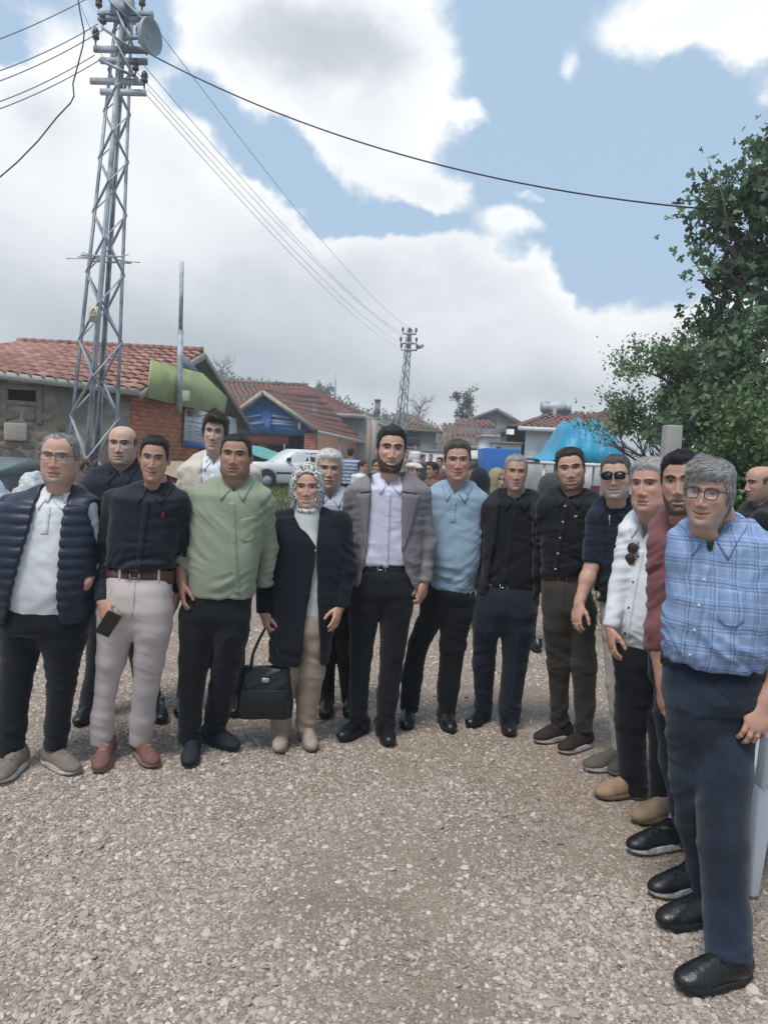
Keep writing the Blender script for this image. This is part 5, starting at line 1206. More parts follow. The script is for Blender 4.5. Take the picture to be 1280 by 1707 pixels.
    # fly seam and belt
    if tr.get('belt'):
        bl = tr['belt']; zz = LP(bl[0], bl[1])[2]; top = LP(bl[0], bl[2])[2]
        rg = sorted(trg); zs = [q[0] for q in rg]; ring = [np.interp((zz+top)/2, zs, [q[i] for q in rg]) for i in range(6)]
        Vb = []; n = 44
        for dz, g in ((zz, .003), (zz, .008), (top, .008), (top, .003)):
            for i in range(n):
                t = 2*math.pi*i/n; sn, cs = math.sin(t), -math.cos(t); bb = ring[4] if cs < 0 else ring[5]; e = 2/2.3
                Vb.append((ring[1]+(ring[3]+g)*np.sign(sn)*abs(sn)**e, ring[2]+(bb+g)*np.sign(cs)*abs(cs)**e, dz+.004*math.sin(3*t)))
        Qb = [(i*n+k, i*n+(k+1) % n, ((i+1) % 4)*n+(k+1) % n, ((i+1) % 4)*n+k) for i in range(4) for k in range(n)]
        bo = link('belt', mesh_np('belt', Vb, np.array(Qb)), bl[3], root)
        if len(bl) > 4:
            bx = LP(bl[4], bl[1])[0]; bvb = bvh_of(np.array(Vb), np.array(Qb)); y = hit_front(bvb, bx, (zz+top)/2)-.004; w2, h2 = .022, (top-zz)/2+.003; zm = (zz+top)/2
            k = MB()
            for x0, z0, x1, z1 in ((-w2, -h2, w2, -h2), (-w2, h2, w2, h2), (-w2, -h2, -w2, h2), (w2, -h2, w2, h2)): k.bar((bx+x0, y, zm+z0), (bx+x1, y, zm+z1), .005)
            k.bar((bx-w2, y, zm), (bx+w2*.6, y, zm), .004); k.build('buckle', sp.get('buckle', MSTEEL), bo)
        if tr.get('loops'):
            for lx in tr['loops']:
                xx = LP(lx, bl[1])[0]; y = hit_front(bvh_of(np.array(Vb), np.array(Qb)), xx, (zz+top)/2)-.003
                MB().box(xx-.006, xx+.006, y-.002, y+.008, zz-.010, top+.008).build('belt_loop', tr['mat'], tro, False, .002)
    if tr.get('fly'):
        fx, fy0, fy1 = tr['fly']; x0 = LP(fx, fy0)[0]; z0 = LP(fx, fy0)[2]; z1 = LP(fx, fy1)[2]
        patch('fly', tbv, [(x0-.012, z0), (x0-.012, (z0+z1)/2), (x0+.012, z1)], [(x0+.022, z0), (x0+.024, (z0+z1)/2), (x0+.018, z1)], tr['mat'], tro, .0022, .004, 10, 4)
    # ---- upper garments (outermost last)
    gbv = None
    for gm in sp['tops']:
        S = Sdf(); gr = gm.get('grow', 0.0)
        rr = lift(gm['rows']) if 'rows' in gm else rows; rg = rings(rr, gr)
        S.loft(rg, .02, rnd=.012)
        # shoulders: slope from the neck to each shoulder joint
        nk = np.array([rg[0][1], rg[0][2], rg[0][0]])
        for sd_, a in arms.items():
            n_arm = gm.get('sleeve', {'L': 2.0, 'R': 2.0}); ext = n_arm.get(sd_, 0) if isinstance(n_arm, dict) else n_arm
            sh, r0 = a[0]; S.cap(nk+np.array([0, .005, -.062]), sh+np.array([0, .004, 0]), .052+gr, r0*.96+gr, .045)
            if ext <= 0: 
                continue
            i = 0
            while ext > 1e-6 and i < len(a)-1:
                f = min(1.0, ext); p0, q0 = a[i]; p1, q1 = a[i+1]; end = p0+(p1-p0)*f; re = q0+(q1-q0)*f
                S.cap(p0, end, q0+gr, re+gr+(gm.get('cuff', 0) if ext <= 1 or i == len(a)-2 else 0), .022, flat=1.0 if (ext <= 1 or i == len(a)-2) else None); ext -= 1; i += 1
        if gm.get('armhole'):
            for sd_, a in arms.items(): S.cap(a[0][0]+(a[0][0]-nk)*.28, a[1][0]+(a[1][0]-nk)*.12, a[0][1]*.9, a[0][1]*1.1, .01, mode='sub')
        if gm.get('open'):
            pg = [tuple(LP(x, y)[[0, 2]]) for x, y in gm['open']]; S.polycut(pg, -1, gm.get('cuty', -.0))
        if gm.get('v'):
            vy = gm['v'][0][1]; pg = [tuple(LP(x, y-upx*(1.6 if i < 2 else .75))[[0, 2]]) for i, (x, y) in enumerate(gm['v'])]; S.polycut(pg, -1, rg[0][2]+.01, .006)
        if gm.get('neck', True):        # neck hole
            hp = head_pos = LP(*sp['head'][:1], (sp['head'][1]+sp['head'][2])/2)
            S.ell((rg[0][1], rg[0][2]-.012, rg[0][0]+.012), (.062*gm.get('nw', 1), .062, .035), None, .01, mode='sub')
        V, Q = S.build(gm.get('h', h)); z = V[:, 2]
        wgt = .45+.7*np.exp(-((z-zhem-.05)/.10)**2)
        for sd_, a in arms.items():
            de = np.linalg.norm(V-a[1][0], axis=1); wgt = wgt+.45*np.exp(-(de/.12)**2); ds = np.linalg.norm(V-a[0][0]+np.array([0, 0, .09]), axis=1); wgt = wgt+.6*np.exp(-(ds/.10)**2)
        V = creases(V, Q, gm.get('fold', .0055)*1.4, wgt, seed+gm.get('ns', 1))
        if gm.get('quilt'):
            N = vnormals(V, Q); qz = gm['quilt']; V = V+N*(.009*(np.abs(np.sin(math.pi*(z/qz+.06*pn(V*6, 1)))) ** .6-.45))[:, None]
        o = link(gm['name'], mesh_np(gm['name'], V, Q), gm['mat'], root); gbv = bvh_of(V, Q)
        if gm.get('label'): o['label'] = gm['label']
        gm['o'], gm['bv'] = o, gbv
        nc = (rg[0][1], rg[0][2]-.004, rg[0][0])
        if gm.get('collar'):
            if gm.get('v') and gm.get('wings', True): wings(o, gbv, nc, (nc[2]-LP(*gm['v'][2])[2])+upx*sc*.75, gm['collar'].get('mat', gm['mat']), gm['collar'].get('wl', 1.0), LP(*gm['v'][2])[0])
            c = dict(gm['collar']); c.pop('wl', 0); c['tip'] = .012; collar(o, (nc[0]+c.pop('dx', 0), nc[1]+c.pop('dy', 0), nc[2]+c.pop('dz', .006)), c.pop('r', .068), c.pop('mat', gm['mat']), **c)
        if gm.get('placket'):
            x0, y0, x1, y1 = gm['placket'][:4]; a = LP(x0, y0); c = LP(x1, y1); hw = gm.get('pw', .016)
            patch('placket', gbv, [(a[0]-hw, a[2]), (c[0]-hw, c[2])], [(a[0]+hw, a[2]), (c[0]+hw, c[2])], gm.get('pmat', gm['mat']), o, .0025, .004, 26, 3)
        if gm.get('buttons'):
            x0, y0, x1, y1, nb, bm = gm['buttons']
            buttons(gbv, [(LP(x0+(x1-x0)*i/(nb-1), y0+(y1-y0)*i/(nb-1))[[0, 2]]) for i in range(nb)], bm, o, gm.get('br', .0055))
        for nm_, A, B, mm_, off in gm.get('patches', []):
            patch(nm_, gbv, [LP(x, y)[[0, 2]] for x, y in A], [LP(x, y)[[0, 2]] for x, y in B], mm_, o, off, off+.004)
    # ---- body: torso, legs, arms, hands and head in one mesh
    f = sp['face']; hr = sp['hair']
    PV, PQ, PT, PC = [], [], [], []; nv = 0
    def push(V, Q, T, C):
        nonlocal nv
        PV.append(V); PC.append(C); PQ.append(np.asarray(Q)+nv)
        if T is not None: PT.append(np.asarray(T)+nv)
        nv += len(V)
    sk = np.array(f['skin']); skh = np.array(sp.get('handskin', sk*np.array([.92, .82, .78])))
    S = Sdf(); zw = max(q[0] for q in trg)-.06
    S.loft([[q[0]-.02, q[1], q[2], max(q[3]-.05, .04), max(q[4]-.05, .03), max(q[5]-.05, .03), 2.2] for q in RG if q[0] > zw], .03)
    for sd_ in ('L', 'R'):
        pts = legs[sd_]; q0 = np.array([trg[0][1], trg[0][2], trg[-1][0]+.02]); S.cap(q0, pts[0][0], .06, pts[0][1]*.6, .03)
        for i in range(len(pts)-1): S.cap(pts[i][0], pts[i+1][0], pts[i][1]*.6, pts[i+1][1]*.6, .03)
        S.cap(pts[-1][0], shoes_[sd_][1]+np.array([0, 0, .06]), .036, .032, .02); S.cap(shoes_[sd_][1]+np.array([0, 0, .05]), shoes_[sd_][0]*.75+shoes_[sd_][1]*.25+np.array([0, 0, .035]), .028, .02, .02)
    for sd_, a in arms.items(): S.cap(np.array([RG[0][1], .01, RG[0][0]-.08]), a[0][0], .04, a[0][1]*.55, .03); S.cap(a[0][0], a[1][0], a[0][1]*.55, a[1][1]*.55, .03)
    S.cap((RG[0][1], .01, RG[0][0]-.08), (RG[0][1], .0, RG[0][0]+.01), .05, .05, .03)
    V, Q = S.build(.016); push(V, Q, None, np.tile(sk, (len(V), 1)))
    for sd_, a in arms.items():
        hd = sp.get('hands', {}).get(sd_)
        bare = sp.get('bare', {}).get(sd_, 0)
        if hd is None and not bare: continue
        kk = 1.0
        S = hand_sdf(a[2][0], *hd_dirs(hd, a, LP, sd_, L), **hd.get('k', {})) if hd else Sdf()
        if bare:
            p0 = a[1][0]+(a[0][0]-a[1][0])*(max(0, 2-bare) if bare > 1 else 0)
            bs = sp.get('armr', (.047, .045, .030))
            if bare > 1:
                ps = a[0][0]*(bare-1)+a[1][0]*(2-bare); S.cap(ps, a[1][0], bs[0], bs[1]*.9, .02)
            v = a[2][0]-a[1][0]; S.cap(a[1][0], a[1][0]+v*.35, bs[1]*.9, bs[1]*.98, .02); S.cap(a[1][0]+v*.3, a[2][0], bs[1]*.98, bs[2]*.9, .02)
        else: S.cap(a[1][0]*.25+a[2][0]*.75, a[2][0], .030, .027, .012)
        V, Q = S.build(.0036 if D < 6 else .006)
        nz = pn(V*30, 2, seed); C = np.tile(skh, (len(V), 1))*(1+.10*nz)[:, None]
        push(V, Q, None, C)
    hx, ht, hc = sp['head'][:3]; hD = sp.get('hdy', -.03)
    hp = LP(hx, ht+(hc-ht)*.465, hD); hs = (hc-ht)*(D+hD)/FPX/sp.get('hh', .244)
    hy, hpi, hro = [R(v) for v in sp.get('hrot', (0, 0, 0))]
    HM = Matrix.Rotation(hy-al, 3, 'Z') @ Matrix.Rotation(hro, 3, 'Y') @ Matrix.Rotation(hpi, 3, 'X')
    HMn = np.array(HM); ws = np.array([hs*f.get('w', 1.0)*.93, hs*.97, hs])
    V, Q, T, C, hg = head_build(f, hr, seed)
    zw_ = lambda V: np.stack([V[:, 0], V[:, 1], V[:, 2]*(.97-.13*np.tanh(V[:, 2]/.03))], 1)
    xf = lambda V: (zw_(V)*ws) @ HMn.T+hp
    # blend neck ring back towards the torso axis so that the head's turn does not tear it away
    Vw = xf(V); tz = sst(-.125, -.22, V[:, 2])[:, None]; straight = (zw_(V)*ws)+np.array([RG[0][1]*.6+hp[0]*.4, .0*hp[1]+.012, hp[2]])
    Vw = Vw*(1-tz)+straight*tz
    push(Vw, Q, T, C)
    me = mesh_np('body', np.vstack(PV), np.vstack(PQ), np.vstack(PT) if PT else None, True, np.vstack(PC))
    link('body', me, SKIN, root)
    hb = hair_build(hg, hr, seed, int(hr.get('n', 1100)*1.7))
    if hb is not None:
        V, Q, T, C = hb; link('hair', mesh_np('hair', xf(V), Q, T, True, C), HAIRM, root)
    if hg[4].max() > 0 and f['beard'].get('strands', 0):
        beard_strands(hg, f, xf, root, seed)
    # ---- shoes
    for sd_ in ('L', 'R'):
        k = sp['shoes']; t, an = shoes_[sd_]; t = t.copy(); an = an.copy()
        shoe(root, t, an, k['up'], k['sole'], k.get('kind', 'dress'), None, k.get('w', .050), k.get('lace'))
    sp['root'], sp['LP'], sp['xf'], sp['hp'], sp['hs'], sp['arms_l'], sp['HM'] = root, LP, xf, hp, hs, arms, HMn
    if sp.get('glasses'): glasses(root, xf, **sp['glasses'])
    return root
def hd_dirs(hd, a, LP, sd_, L):
    w = a[2][0]; t = LP(hd['tip'][0], hd['tip'][1], hd['tip'][2] if len(hd['tip']) > 2 else (hd.get('dy', 0)))
    d = t-w; th = np.array(hd.get('thumb', (0, -1, 0)), float)
    hd.setdefault('k', {}).setdefault('side', 1 if sd_ == 'R' else -1)
    return d, th
def beard_strands(hg, f, xf, root, seed, n=900):
    PH, Z, base, hm, low = hg; r = np.random.default_rng(seed+40); idx = np.where(low.reshape(-1) > .5)[0]; idx = idx[np.abs(PH.reshape(-1)[idx]) < 1.5]
    if len(idx) == 0: return
    pi = r.choice(idx, n); N = base.copy(); N[:, 2] *= .3; N /= np.linalg.norm(N, axis=1)[:, None]; p = base[pi]+N[pi]*.001; nn = N[pi]
    L = r.uniform(.4, 1.2, (n, 1))*f['beard'].get('sl', .0042); dr = nn*.7+np.array([0, 0, -.8])+r.normal(0, .25, (n, 3)); w = np.cross(dr, nn); w /= np.linalg.norm(w, axis=1)[:, None]
    V = np.stack([p-w*.0007, p+w*.0007, p+dr*L], 1).reshape(-1, 3); T = np.arange(n*3).reshape(-1, 3)
    c = np.array(f['beard']['col'])*np.repeat(r.uniform(.5, 1.1, (n, 1)), 3, 0)
    link('beard', mesh_np('beard', xf(V), None, T, True, c), HAIRM, root)
def glasses(root, xf, mat_f, dark=False, lw=.025, lh=.017, r=.0012, rim='full', z0=-.004, lensmat=None, yo=-.112):
    mb = MB(); ln = MB()
    for s in (-1, 1):
        pts = []
        for k in range(20):
            t = 2*math.pi*k/20; c, sn = math.cos(t), math.sin(t)
            x = s*.0335+lw*np.sign(c)*abs(c)**.6; zz = z0+lh*np.sign(sn)*abs(sn)**.6*(1.0 if sn > 0 else 1.05)
            pts.append(Vector((x, yo+.9*max(0, abs(x)-.02)**1.6, zz)))
        w = [Vector(xf(np.array(p)[None])[0]) for p in pts]
        mb.tube(w+[w[0]], r if rim != 'half' else r, 6, False)
        cen = sum(w, Vector())/20; ln.add(w+[cen], None, [(20, k, (k+1) % 20) if s > 0 else (20, k, (k+1) % 20) for k in range(20)])
        tp = [(s*(.0335+lw), yo+.9*.0385**1.6, z0+lh*.55), (s*.076, yo+.035, z0+lh*.6), (s*.0795, -.02, z0+lh*.5), (s*.079, .012, z0+lh*.35), (s*.076, .03, z0-.008)]
        mb.tube([Vector(xf(np.array(p)[None])[0]) for p in tp], r*1.1, 5)
    br = [(-.0095, yo, z0+.004), (0, yo-.004, z0+.007), (.0095, yo, z0+.004)]
    mb.tube([Vector(xf(np.array(p)[None])[0]) for p in br], r*1.2, 5)
    o = mb.build('sunglasses' if dark else 'glasses', mat_f, root, True)
    l = ln.build('lens', lensmat, o, True); sdm = l.modifiers.new('solid', 'SOLIDIFY'); sdm.thickness = .0015
    return o
def creases(V, Q, amp, w, seed, _=None):
    N = vnormals(V, Q); r = np.random.default_rng(seed+77); out = np.zeros(len(V))
    wv = np.stack([pn(V*4.2+9, 1, seed), pn(V*4.2+31, 1, seed+1), pn(V*4.2+57, 1, seed+2)], 1)*.055
    for k in range(5):
        a = r.uniform(-.95, .95); ax = np.array([math.sin(a)*.8, r.uniform(-.4, .4), math.cos(a)]); ax /= np.linalg.norm(ax)
        c = ((V+wv) @ ax)*r.uniform(12, 24); B = np.stack([c, (V[:, 0]*3.5+k*7), (V[:, 1]*3.5-k*5)], 1)
        n = pn(B, 1, seed+k*3); g = sst(-.08, .40, pn(V*3.2+k*13, 1, seed+k)); out += g*((1-np.abs(n)*2.2)-.35)
    out += .5*pn(V*7, 2, seed+5)
    return V+N*(amp*np.clip(out, -1.5, 1.5)*w)[:, None]
MSTEEL = mat('brushed_steel', (.55, .55, .56), .35, 1.0, .08)
# ------------------------------------------------------------------ wardrobe
BLK = cloth('black_cloth', '#14171c'); NAVYT = cloth('navy_trousers', '#1a2130'); DKNAVY = cloth('dark_navy_cloth', '#181d28')
LEA = mat('black_leather', rgb('#15171a'), .32, var=.15, bump=.25, bscale=70, spec=.5); RUB = mat('dark_rubber', rgb('#1b1c1e'), .7)
WSOLE = mat('pale_rubber', rgb('#cfcdc8'), .7, var=.15, col2=rgb('#8d8579'), c2scale=14, c2amt=.4)
def suede(n, hx, r=.85): return mat(n, rgb(hx), r, var=.16, vscale=14, bump=.3, bscale=120, col2=tuple(c*.75 for c in rgb(hx)), c2scale=9, c2amt=.4)
WHITEP = cloth('white_pique', '#cdcfd2', amt=.05); WHITES = cloth('white_linen', '#cfd2d8', amt=.06)
BTN_D = mat('dark_button', rgb('#1a1a1c'), .4); BTN_W = mat('pale_button', rgb('#c9c6c0'), .35)
BELTB = mat('black_belt_leather', rgb('#17181b'), .4, bump=.2, bscale=90); BELTR = mat('brown_belt_leather', rgb('#55352e'), .5, bump=.2, bscale=90, var=.2)
GLASSM = mat('clear_lens', (.5, .52, .53), .05, alpha=.07, var=0); DARKLENS = mat('dark_lens', (.008, .008, .01), .08, var=0, spec=.6); FRAME = mat('dark_frame', rgb('#2a2523'), .35, var=0); FRAME2 = mat('thin_metal_frame', rgb('#4a4643'), .3, .8, 0)
def plaid(g, tc, base, bh):
    sp = g.n('ShaderNodeSeparateXYZ', i_0=tc); wob = g.noise(tc, 9, 2); ux = g.m('MULTIPLY_ADD', wob, .030, g.m('ADD', sp.outputs[0], g.m('MULTIPLY', sp.outputs[1], .55))); uz = g.m('MULTIPLY_ADD', wob, .024, sp.outputs[2])
    def stripe(u, per, wd, ph):
        f = g.m('FRACT', g.m('ADD', g.m('MULTIPLY', u, 1/per), ph)); a = g.m('ABSOLUTE', g.m('SUBTRACT', f, .5)); return g.mr(a, wd/per/2*.6, wd/per/2*1.4, 1, 0)
    c = base
    for u, ph in ((ux, .1), (uz, .3)):
        c = g.mix(g.m('MULTIPLY', stripe(u, .072, .024, ph), .38), c, (*rgb('#6e89b2'), 1)); c = g.mix(g.m('MULTIPLY', stripe(u, .072, .0042, ph+.28), .7), c, (*rgb('#415a82'), 1))
        c = g.mix(g.m('MULTIPLY', stripe(u, .072, .0042, ph+.44), .55), c, (*rgb('#4a6288'), 1)); c = g.mix(g.m('MULTIPLY', stripe(u, .036, .003, ph+.9), .35), c, (*rgb('#a9c2e6'), 1))
    return c, bh
PLAID = mat('blue_plaid', rgb('#8396b4'), .9, var=.06, bump=.1, bscale=400, fn=plaid)
def leopard(g, tc, base, bh):
    v = g.n('ShaderNodeTexVoronoi', i_Scale=72.0, feature='F1'); nz = g.n('ShaderNodeTexNoise', i_Scale=30.0); g.set(nz.inputs[0], tc); mx = g.n('ShaderNodeMix', data_type='VECTOR', i_0=.02); g.set(mx.inputs[4], tc); g.set(mx.inputs[5], nz.outputs[1]); g.set(v.inputs['Vector'], mx.outputs[1])
    ring = g.m('MULTIPLY', g.mr(v.outputs[0], .22, .30), g.mr(v.outputs[0], .52, .44)); c = g.mix(ring, base, (*rgb('#17181a'), 1)); return g.mix(g.mr(v.outputs[0], .24, .16), c, (*rgb('#8a8580'), 1)), bh
LEOP = mat('leopard_scarf', rgb('#c9c8c4'), .75, var=.05, bump=.1, bscale=300, fn=leopard)
def stripes(n, c1, c2, per=.05, axis=2):
    def f(g, tc, base, bh):
        sp = g.n('ShaderNodeSeparateXYZ', i_0=tc); fr = g.m('FRACT', g.m('MULTIPLY', sp.outputs[axis], 1/per)); return g.mix(g.mr(g.m('ABSOLUTE', g.m('SUBTRACT', fr, .5)), .2, .28), base, (*rgb(c2), 1)), bh
    return mat(n, rgb(c1), .9, var=.08, bump=.1, bscale=300, fn=f)
SKL = (.50, .315, .24); SKM = (.44, .265, .193); SKD = (.37, .212, .152); SKP = (.52, .345, .27)
HB = (.017, .013, .011); HG = (.16, .15, .145); HW = (.62, .59, .54); HDG = (.06, .055, .052)
SX = dict(sole=RUB, kind='dress')
PEOPLE = []
def person(**k): PEOPLE.append(k); return k
# 1 vest man
V_NAVY = mat('navy_quilted_nylon', rgb('#1d2637'), .45, var=.1, bump=.15, bscale=60, spec=.4)
person(label='heavy man in white polo, navy quilted vest and rimless glasses at left edge', seed=1, D=3.68, yaw=12, head=(101, 719, 807), hrot=(8, 0, 2), belly=.045, depth=.66,
 rows=[(822,78,124),(832,48,142),(850,16,156),(890,4,160),(930,2,158),(975,6,152),(1015,8,148)],
 arms={'L':[(16,858,20),(-22,940,19,.02),(-26,1005,14,-.02)],'R':[(146,858,20),(160,925,17,.06),(142,975,12,-.06)]},
 bare={'L':1.3,'R':1.2}, hands={'R':dict(tip=(120,1004,-.02),k=dict(curl=.9,fat=1.1)),'L':dict(tip=(-20,1060,-.02))},
 legs={'L':[(1066,2,70),(1149,0,50),(1210,-4,44),(1258,-6,38)],'R':[(1066,72,142),(1149,80,124),(1210,76,116),(1246,74,111)]},
 toes={'L':(-4,1308),'R':(128,1292)},
 trousers=dict(rows=[(985,8,146),(1020,6,144),(1050,6,142)], mat=BLK, belly=.5),
 tops=[dict(name='polo_shirt', grow=-.016, mat=WHITEP, sleeve={'L':.85,'R':.8}, fold=.004, rows=[(822,78,124),(832,48,142),(850,16,156),(890,8,158),(930,6,154),(975,8,148),(1022,12,146)], v=[(84,806),(118,806),(89,840)], collar=dict(r=.070,gap=.32,tip=.06), placket=(89,842,86,885), buttons=(89,850,87,880,2,WHITEP)),
       dict(name='vest', mat=V_NAVY, sleeve=0, armhole=True, fold=.002, quilt=.052, rows=[(822,72,130),(832,44,146),(850,10,164),(890,-2,166),(930,-4,164),(975,0,156),(1030,2,150)],
         open=[(76,795),(66,860),(50,925),(34,985),(18,1060),(110,1060),(108,990),(110,930),(113,870),(120,815),(116,795)])],
 shoes=dict(up=suede('taupe_suede','#7d7268'), sole=WSOLE, kind='sneaker', lace=suede('taupe_lace','#8c8177'), w=.054),
 face=dict(skin=SKL, w=1.08, fat=.7, jaw=1.04, age=.8, smile=-.1, squint=.75, brow=(.14,.12,.11), browamt=.6, flush=.9, beard=dict(kind='stub',col=(.30,.24,.21),amt=.35,len=.0005)),
 hair=dict(col=(.10,.095,.09), col2=(.34,.33,.32), line=.098, recede=.012, top=.006, side=.005, n=500, len=.014, grey=.5),
 glasses=dict(mat_f=FRAME2, lensmat=GLASSM, lw=.026, lh=.014, r=.0014))
# 2 bald man behind
JNAVY = cloth('navy_jacket', '#1a202c')
person(label='bald man in dark navy jacket standing behind the black shirt and white trousers', seed=2, D=4.4, yaw=6, head=(205,707,776), hrot=(6, 0, 0),
 rows=[(782,182,232),(795,152,262),(812,140,274),(870,140,274),(930,144,270),(1000,144,268)],
 arms={'L':[(150,825,17),(142,905,15,.04),(146,985,12,0)],'R':[(264,825,17),(276,905,15,.04),(270,985,12,0)]}, hands={'L':dict(tip=(150,1030))},
 legs={'L':[(1050,146,200),(1120,144,184),(1195,128,166)],'R':[(1050,206,262),(1120,222,264),(1185,238,272)]}, toes={'L':(128,1212),'R':(270,1207)}, ankdy=.20,
 trousers=dict(rows=[(960,148,264),(1000,146,264),(1030,146,264)], mat=BLK),
 tops=[dict(name='jacket', mat=JNAVY, fold=.005, v=[(190,770),(224,770),(206,808)], collar=dict(r=.074,gap=.45,rise=.03,fall=.02), placket=(206,812,206,990))],
 shoes=dict(up=LEA, **SX), face=dict(skin=SKP, w=1.05, jaw=1.05, fat=.5, age=.3, smile=.1, squint=.6, brow=(.05,.035,.03), flush=.7, beard=dict(kind='stub',col=(.20,.15,.13),amt=.35,len=.0004)),
 hair=dict(kind='bald', col=(.05,.042,.038), side=.004, n=500, len=.010))
# 3 black shirt, white trousers
BSH = cloth('black_shirt', '#191d26', rough=.7); WTR = cloth('off_white_chino', '#b3a9a7', amt=.05)
person(label='slim man in black shirt and off-white trousers with brown belt and shoes', seed=3, D=3.72, yaw=6, head=(258,725,803), hrot=(12,3,3), belly=-.005,
 rows=[(814,238,284),(824,208,292),(838,186,304),(870,186,302),(910,184,294),(932,182,290),(946,180,288)],
 arms={'L':[(190,848,17),(170,930,15,.02),(171,1003,11,-.08)],'R':[(298,848,17),(306,920,14,.10),(297,985,12,.12)]},
 hands={'L':dict(tip=(185,1046,-.16),thumb=(.8,-.6,0),k=dict(curl=.75)),'R':dict(tip=(287,1042,.10),k=dict(curl=.5))},
 legs={'L':[(1048,164,225),(1100,162,210),(1145,160,195),(1196,153,190),(1238,151,189)],'R':[(1048,225,285),(1100,224,274),(1145,223,265),(1196,218,258),(1238,216,251)]}, toes={'L':(164,1290),'R':(258,1281)},
 trousers=dict(rows=[(950,180,287),(985,176,286),(1022,168,286)], mat=WTR, belt=(184,968,946,BELTR,230), loops=[206,268], fly=(226,962,1020), fold=.005),
 tops=[dict(name='shirt', mat=BSH, fold=.006, v=[(247,800),(266,800),(255,826)], collar=dict(r=.062,gap=.40,tip=.045), placket=(253,832,238,945), buttons=(252,845,240,930,5,BTN_D))],
 shoes=dict(up=suede('brown_suede','#74524a'), sole=mat('tan_sole',rgb('#8c7a6c'),.8), kind='sneaker', lace=suede('pale_brown_lace','#b08a78')),
 face=dict(skin=SKM, w=.94, jaw=.92, age=.2, smile=.6, squint=.75, brow=(.025,.018,.015), nose=1.1, flush=.6, earout=.006),
 hair=dict(col=(.016,.014,.014), top=.014, side=.005, line=.084, n=900, len=.016))
# 4 green shirt
GRN = cloth('green_cotton', '#87907c', amt=.06)
person(label='man in sage green long shirt hanging over black trousers', seed=4, D=3.86, yaw=2, head=(394,722,799), hrot=(3,-2,2), belly=.035,
 rows=[(806,372,418),(815,342,434),(832,312,442),(870,311,440),(920,315,434),(960,315,428),(993,316,424)],
 arms={'L':[(318,845,18),(303,915,15.5,-.02),(304,968,12,-.06)],'R':[(436,845,18),(448,915,15,.10),(440,975,12,.12)]}, bare={'L':.9},
 hands={'L':dict(tip=(306,1032,-.10),thumb=(.35,-.9,0),k=dict(curl=.32,fat=1.05))},
 legs={'L':[(1055,300,358),(1100,299,350),(1145,297,341),(1196,299,336),(1236,298,334)],'R':[(1055,358,414),(1100,353,404),(1145,349,393),(1190,342,382),(1222,339,374)]}, toes={'L':(314,1280),'R':(396,1252)},
 trousers=dict(rows=[(960,313,424),(1000,308,420),(1030,302,416)], mat=BLK),
 tops=[dict(name='shirt', mat=GRN, fold=.008, sleeve={'L':1.62,'R':2}, cuff=.003, v=[(378,790),(410,790),(394,832)], collar=dict(r=.070,gap=.55,tip=.055,dz=.002), placket=(394,834,402,985), pw=.015, buttons=(394,850,402,970,6,GRN),
   patches=[('pocket',[(408,862),(408,895),(412,900)],[(434,858),(432,890),(426,898)],GRN,.0025)])],
 shoes=dict(up=mat('navy_mesh_shoe',rgb('#20262f'),.8,bump=.3,bscale=200), sole=RUB, kind='sneaker'),
 face=dict(skin=SKD, w=1.07, jaw=1.1, fat=.6, age=.3, smile=.55, squint=.45, brow=(.02,.015,.013), nose=1.05, flush=.5, beard=dict(kind='stub',col=(.09,.065,.055),amt=.55,len=.0005)),
 hair=dict(col=(.018,.015,.014), line=.082, recede=.006, top=.009, side=.004, n=800, len=.012))
# 5 cream blazer behind
CRM = cloth('cream_linen', '#c3b8ac', amt=.05)
person(label='tall smiling man in cream blazer with wind-blown hair behind the green shirt', seed=5, D=4.68, yaw=4, head=(359,690,754), hrot=(6,0,4),
 rows=[(762,338,388),(772,318,410),(786,306,424),(830,306,424),(890,310,420),(960,306,424)],
 arms={'L':[(312,800,15),(303,880,13,.04),(306,950,11,.04)],'R':[(420,800,15),(430,880,13,.06),(424,950,11,.06)]}, hands={'L':dict(tip=(308,1000))},
 legs={'L':[(1030,312,362),(1100,306,350),(1165,294,330)],'R':[(1030,364,414),(1100,370,408),(1180,374,404)]}, toes={'L':(297,1196),'R':(390,1196)},
 trousers=dict(rows=[(925,312,416),(960,310,416),(1000,310,416)], mat=BLK),
 tops=[dict(name='shirt', grow=-.012, mat=WHITES, sleeve=0, v=[(345,752),(374,752),(360,786)], collar=dict(r=.064,gap=.5,tip=.055), placket=(360,790,360,930)),
       dict(name='blazer', mat=CRM, fold=.005, open=[(342,745),(342,790),(350,860),(352,980),(372,980),(370,860),(382,790),(378,745)], patches=[('lapel',[(342,768),(342,795),(349,850)],[(324,780),(326,808),(347,855)],CRM,.005),('lapel',[(380,768),(381,795),(371,850)],[(396,780),(396,808),(373,855)],CRM,.005)])],
 shoes=dict(up=LEA, **SX), face=dict(skin=SKP, w=.93, jaw=.95, smile=.8, teeth=.35, squint=.8, brow=(.05,.035,.028), nose=1.1, flush=.7),
 hair=dict(col=(.045,.033,.026), col2=(.10,.08,.065), line=.072, top=.026, side=.012, quiff=.012, sweep=(-.006,-.008,.004), flow=(.8,-.2,-.2), n=1500, len=.045, lift=.012, sw=.0014))
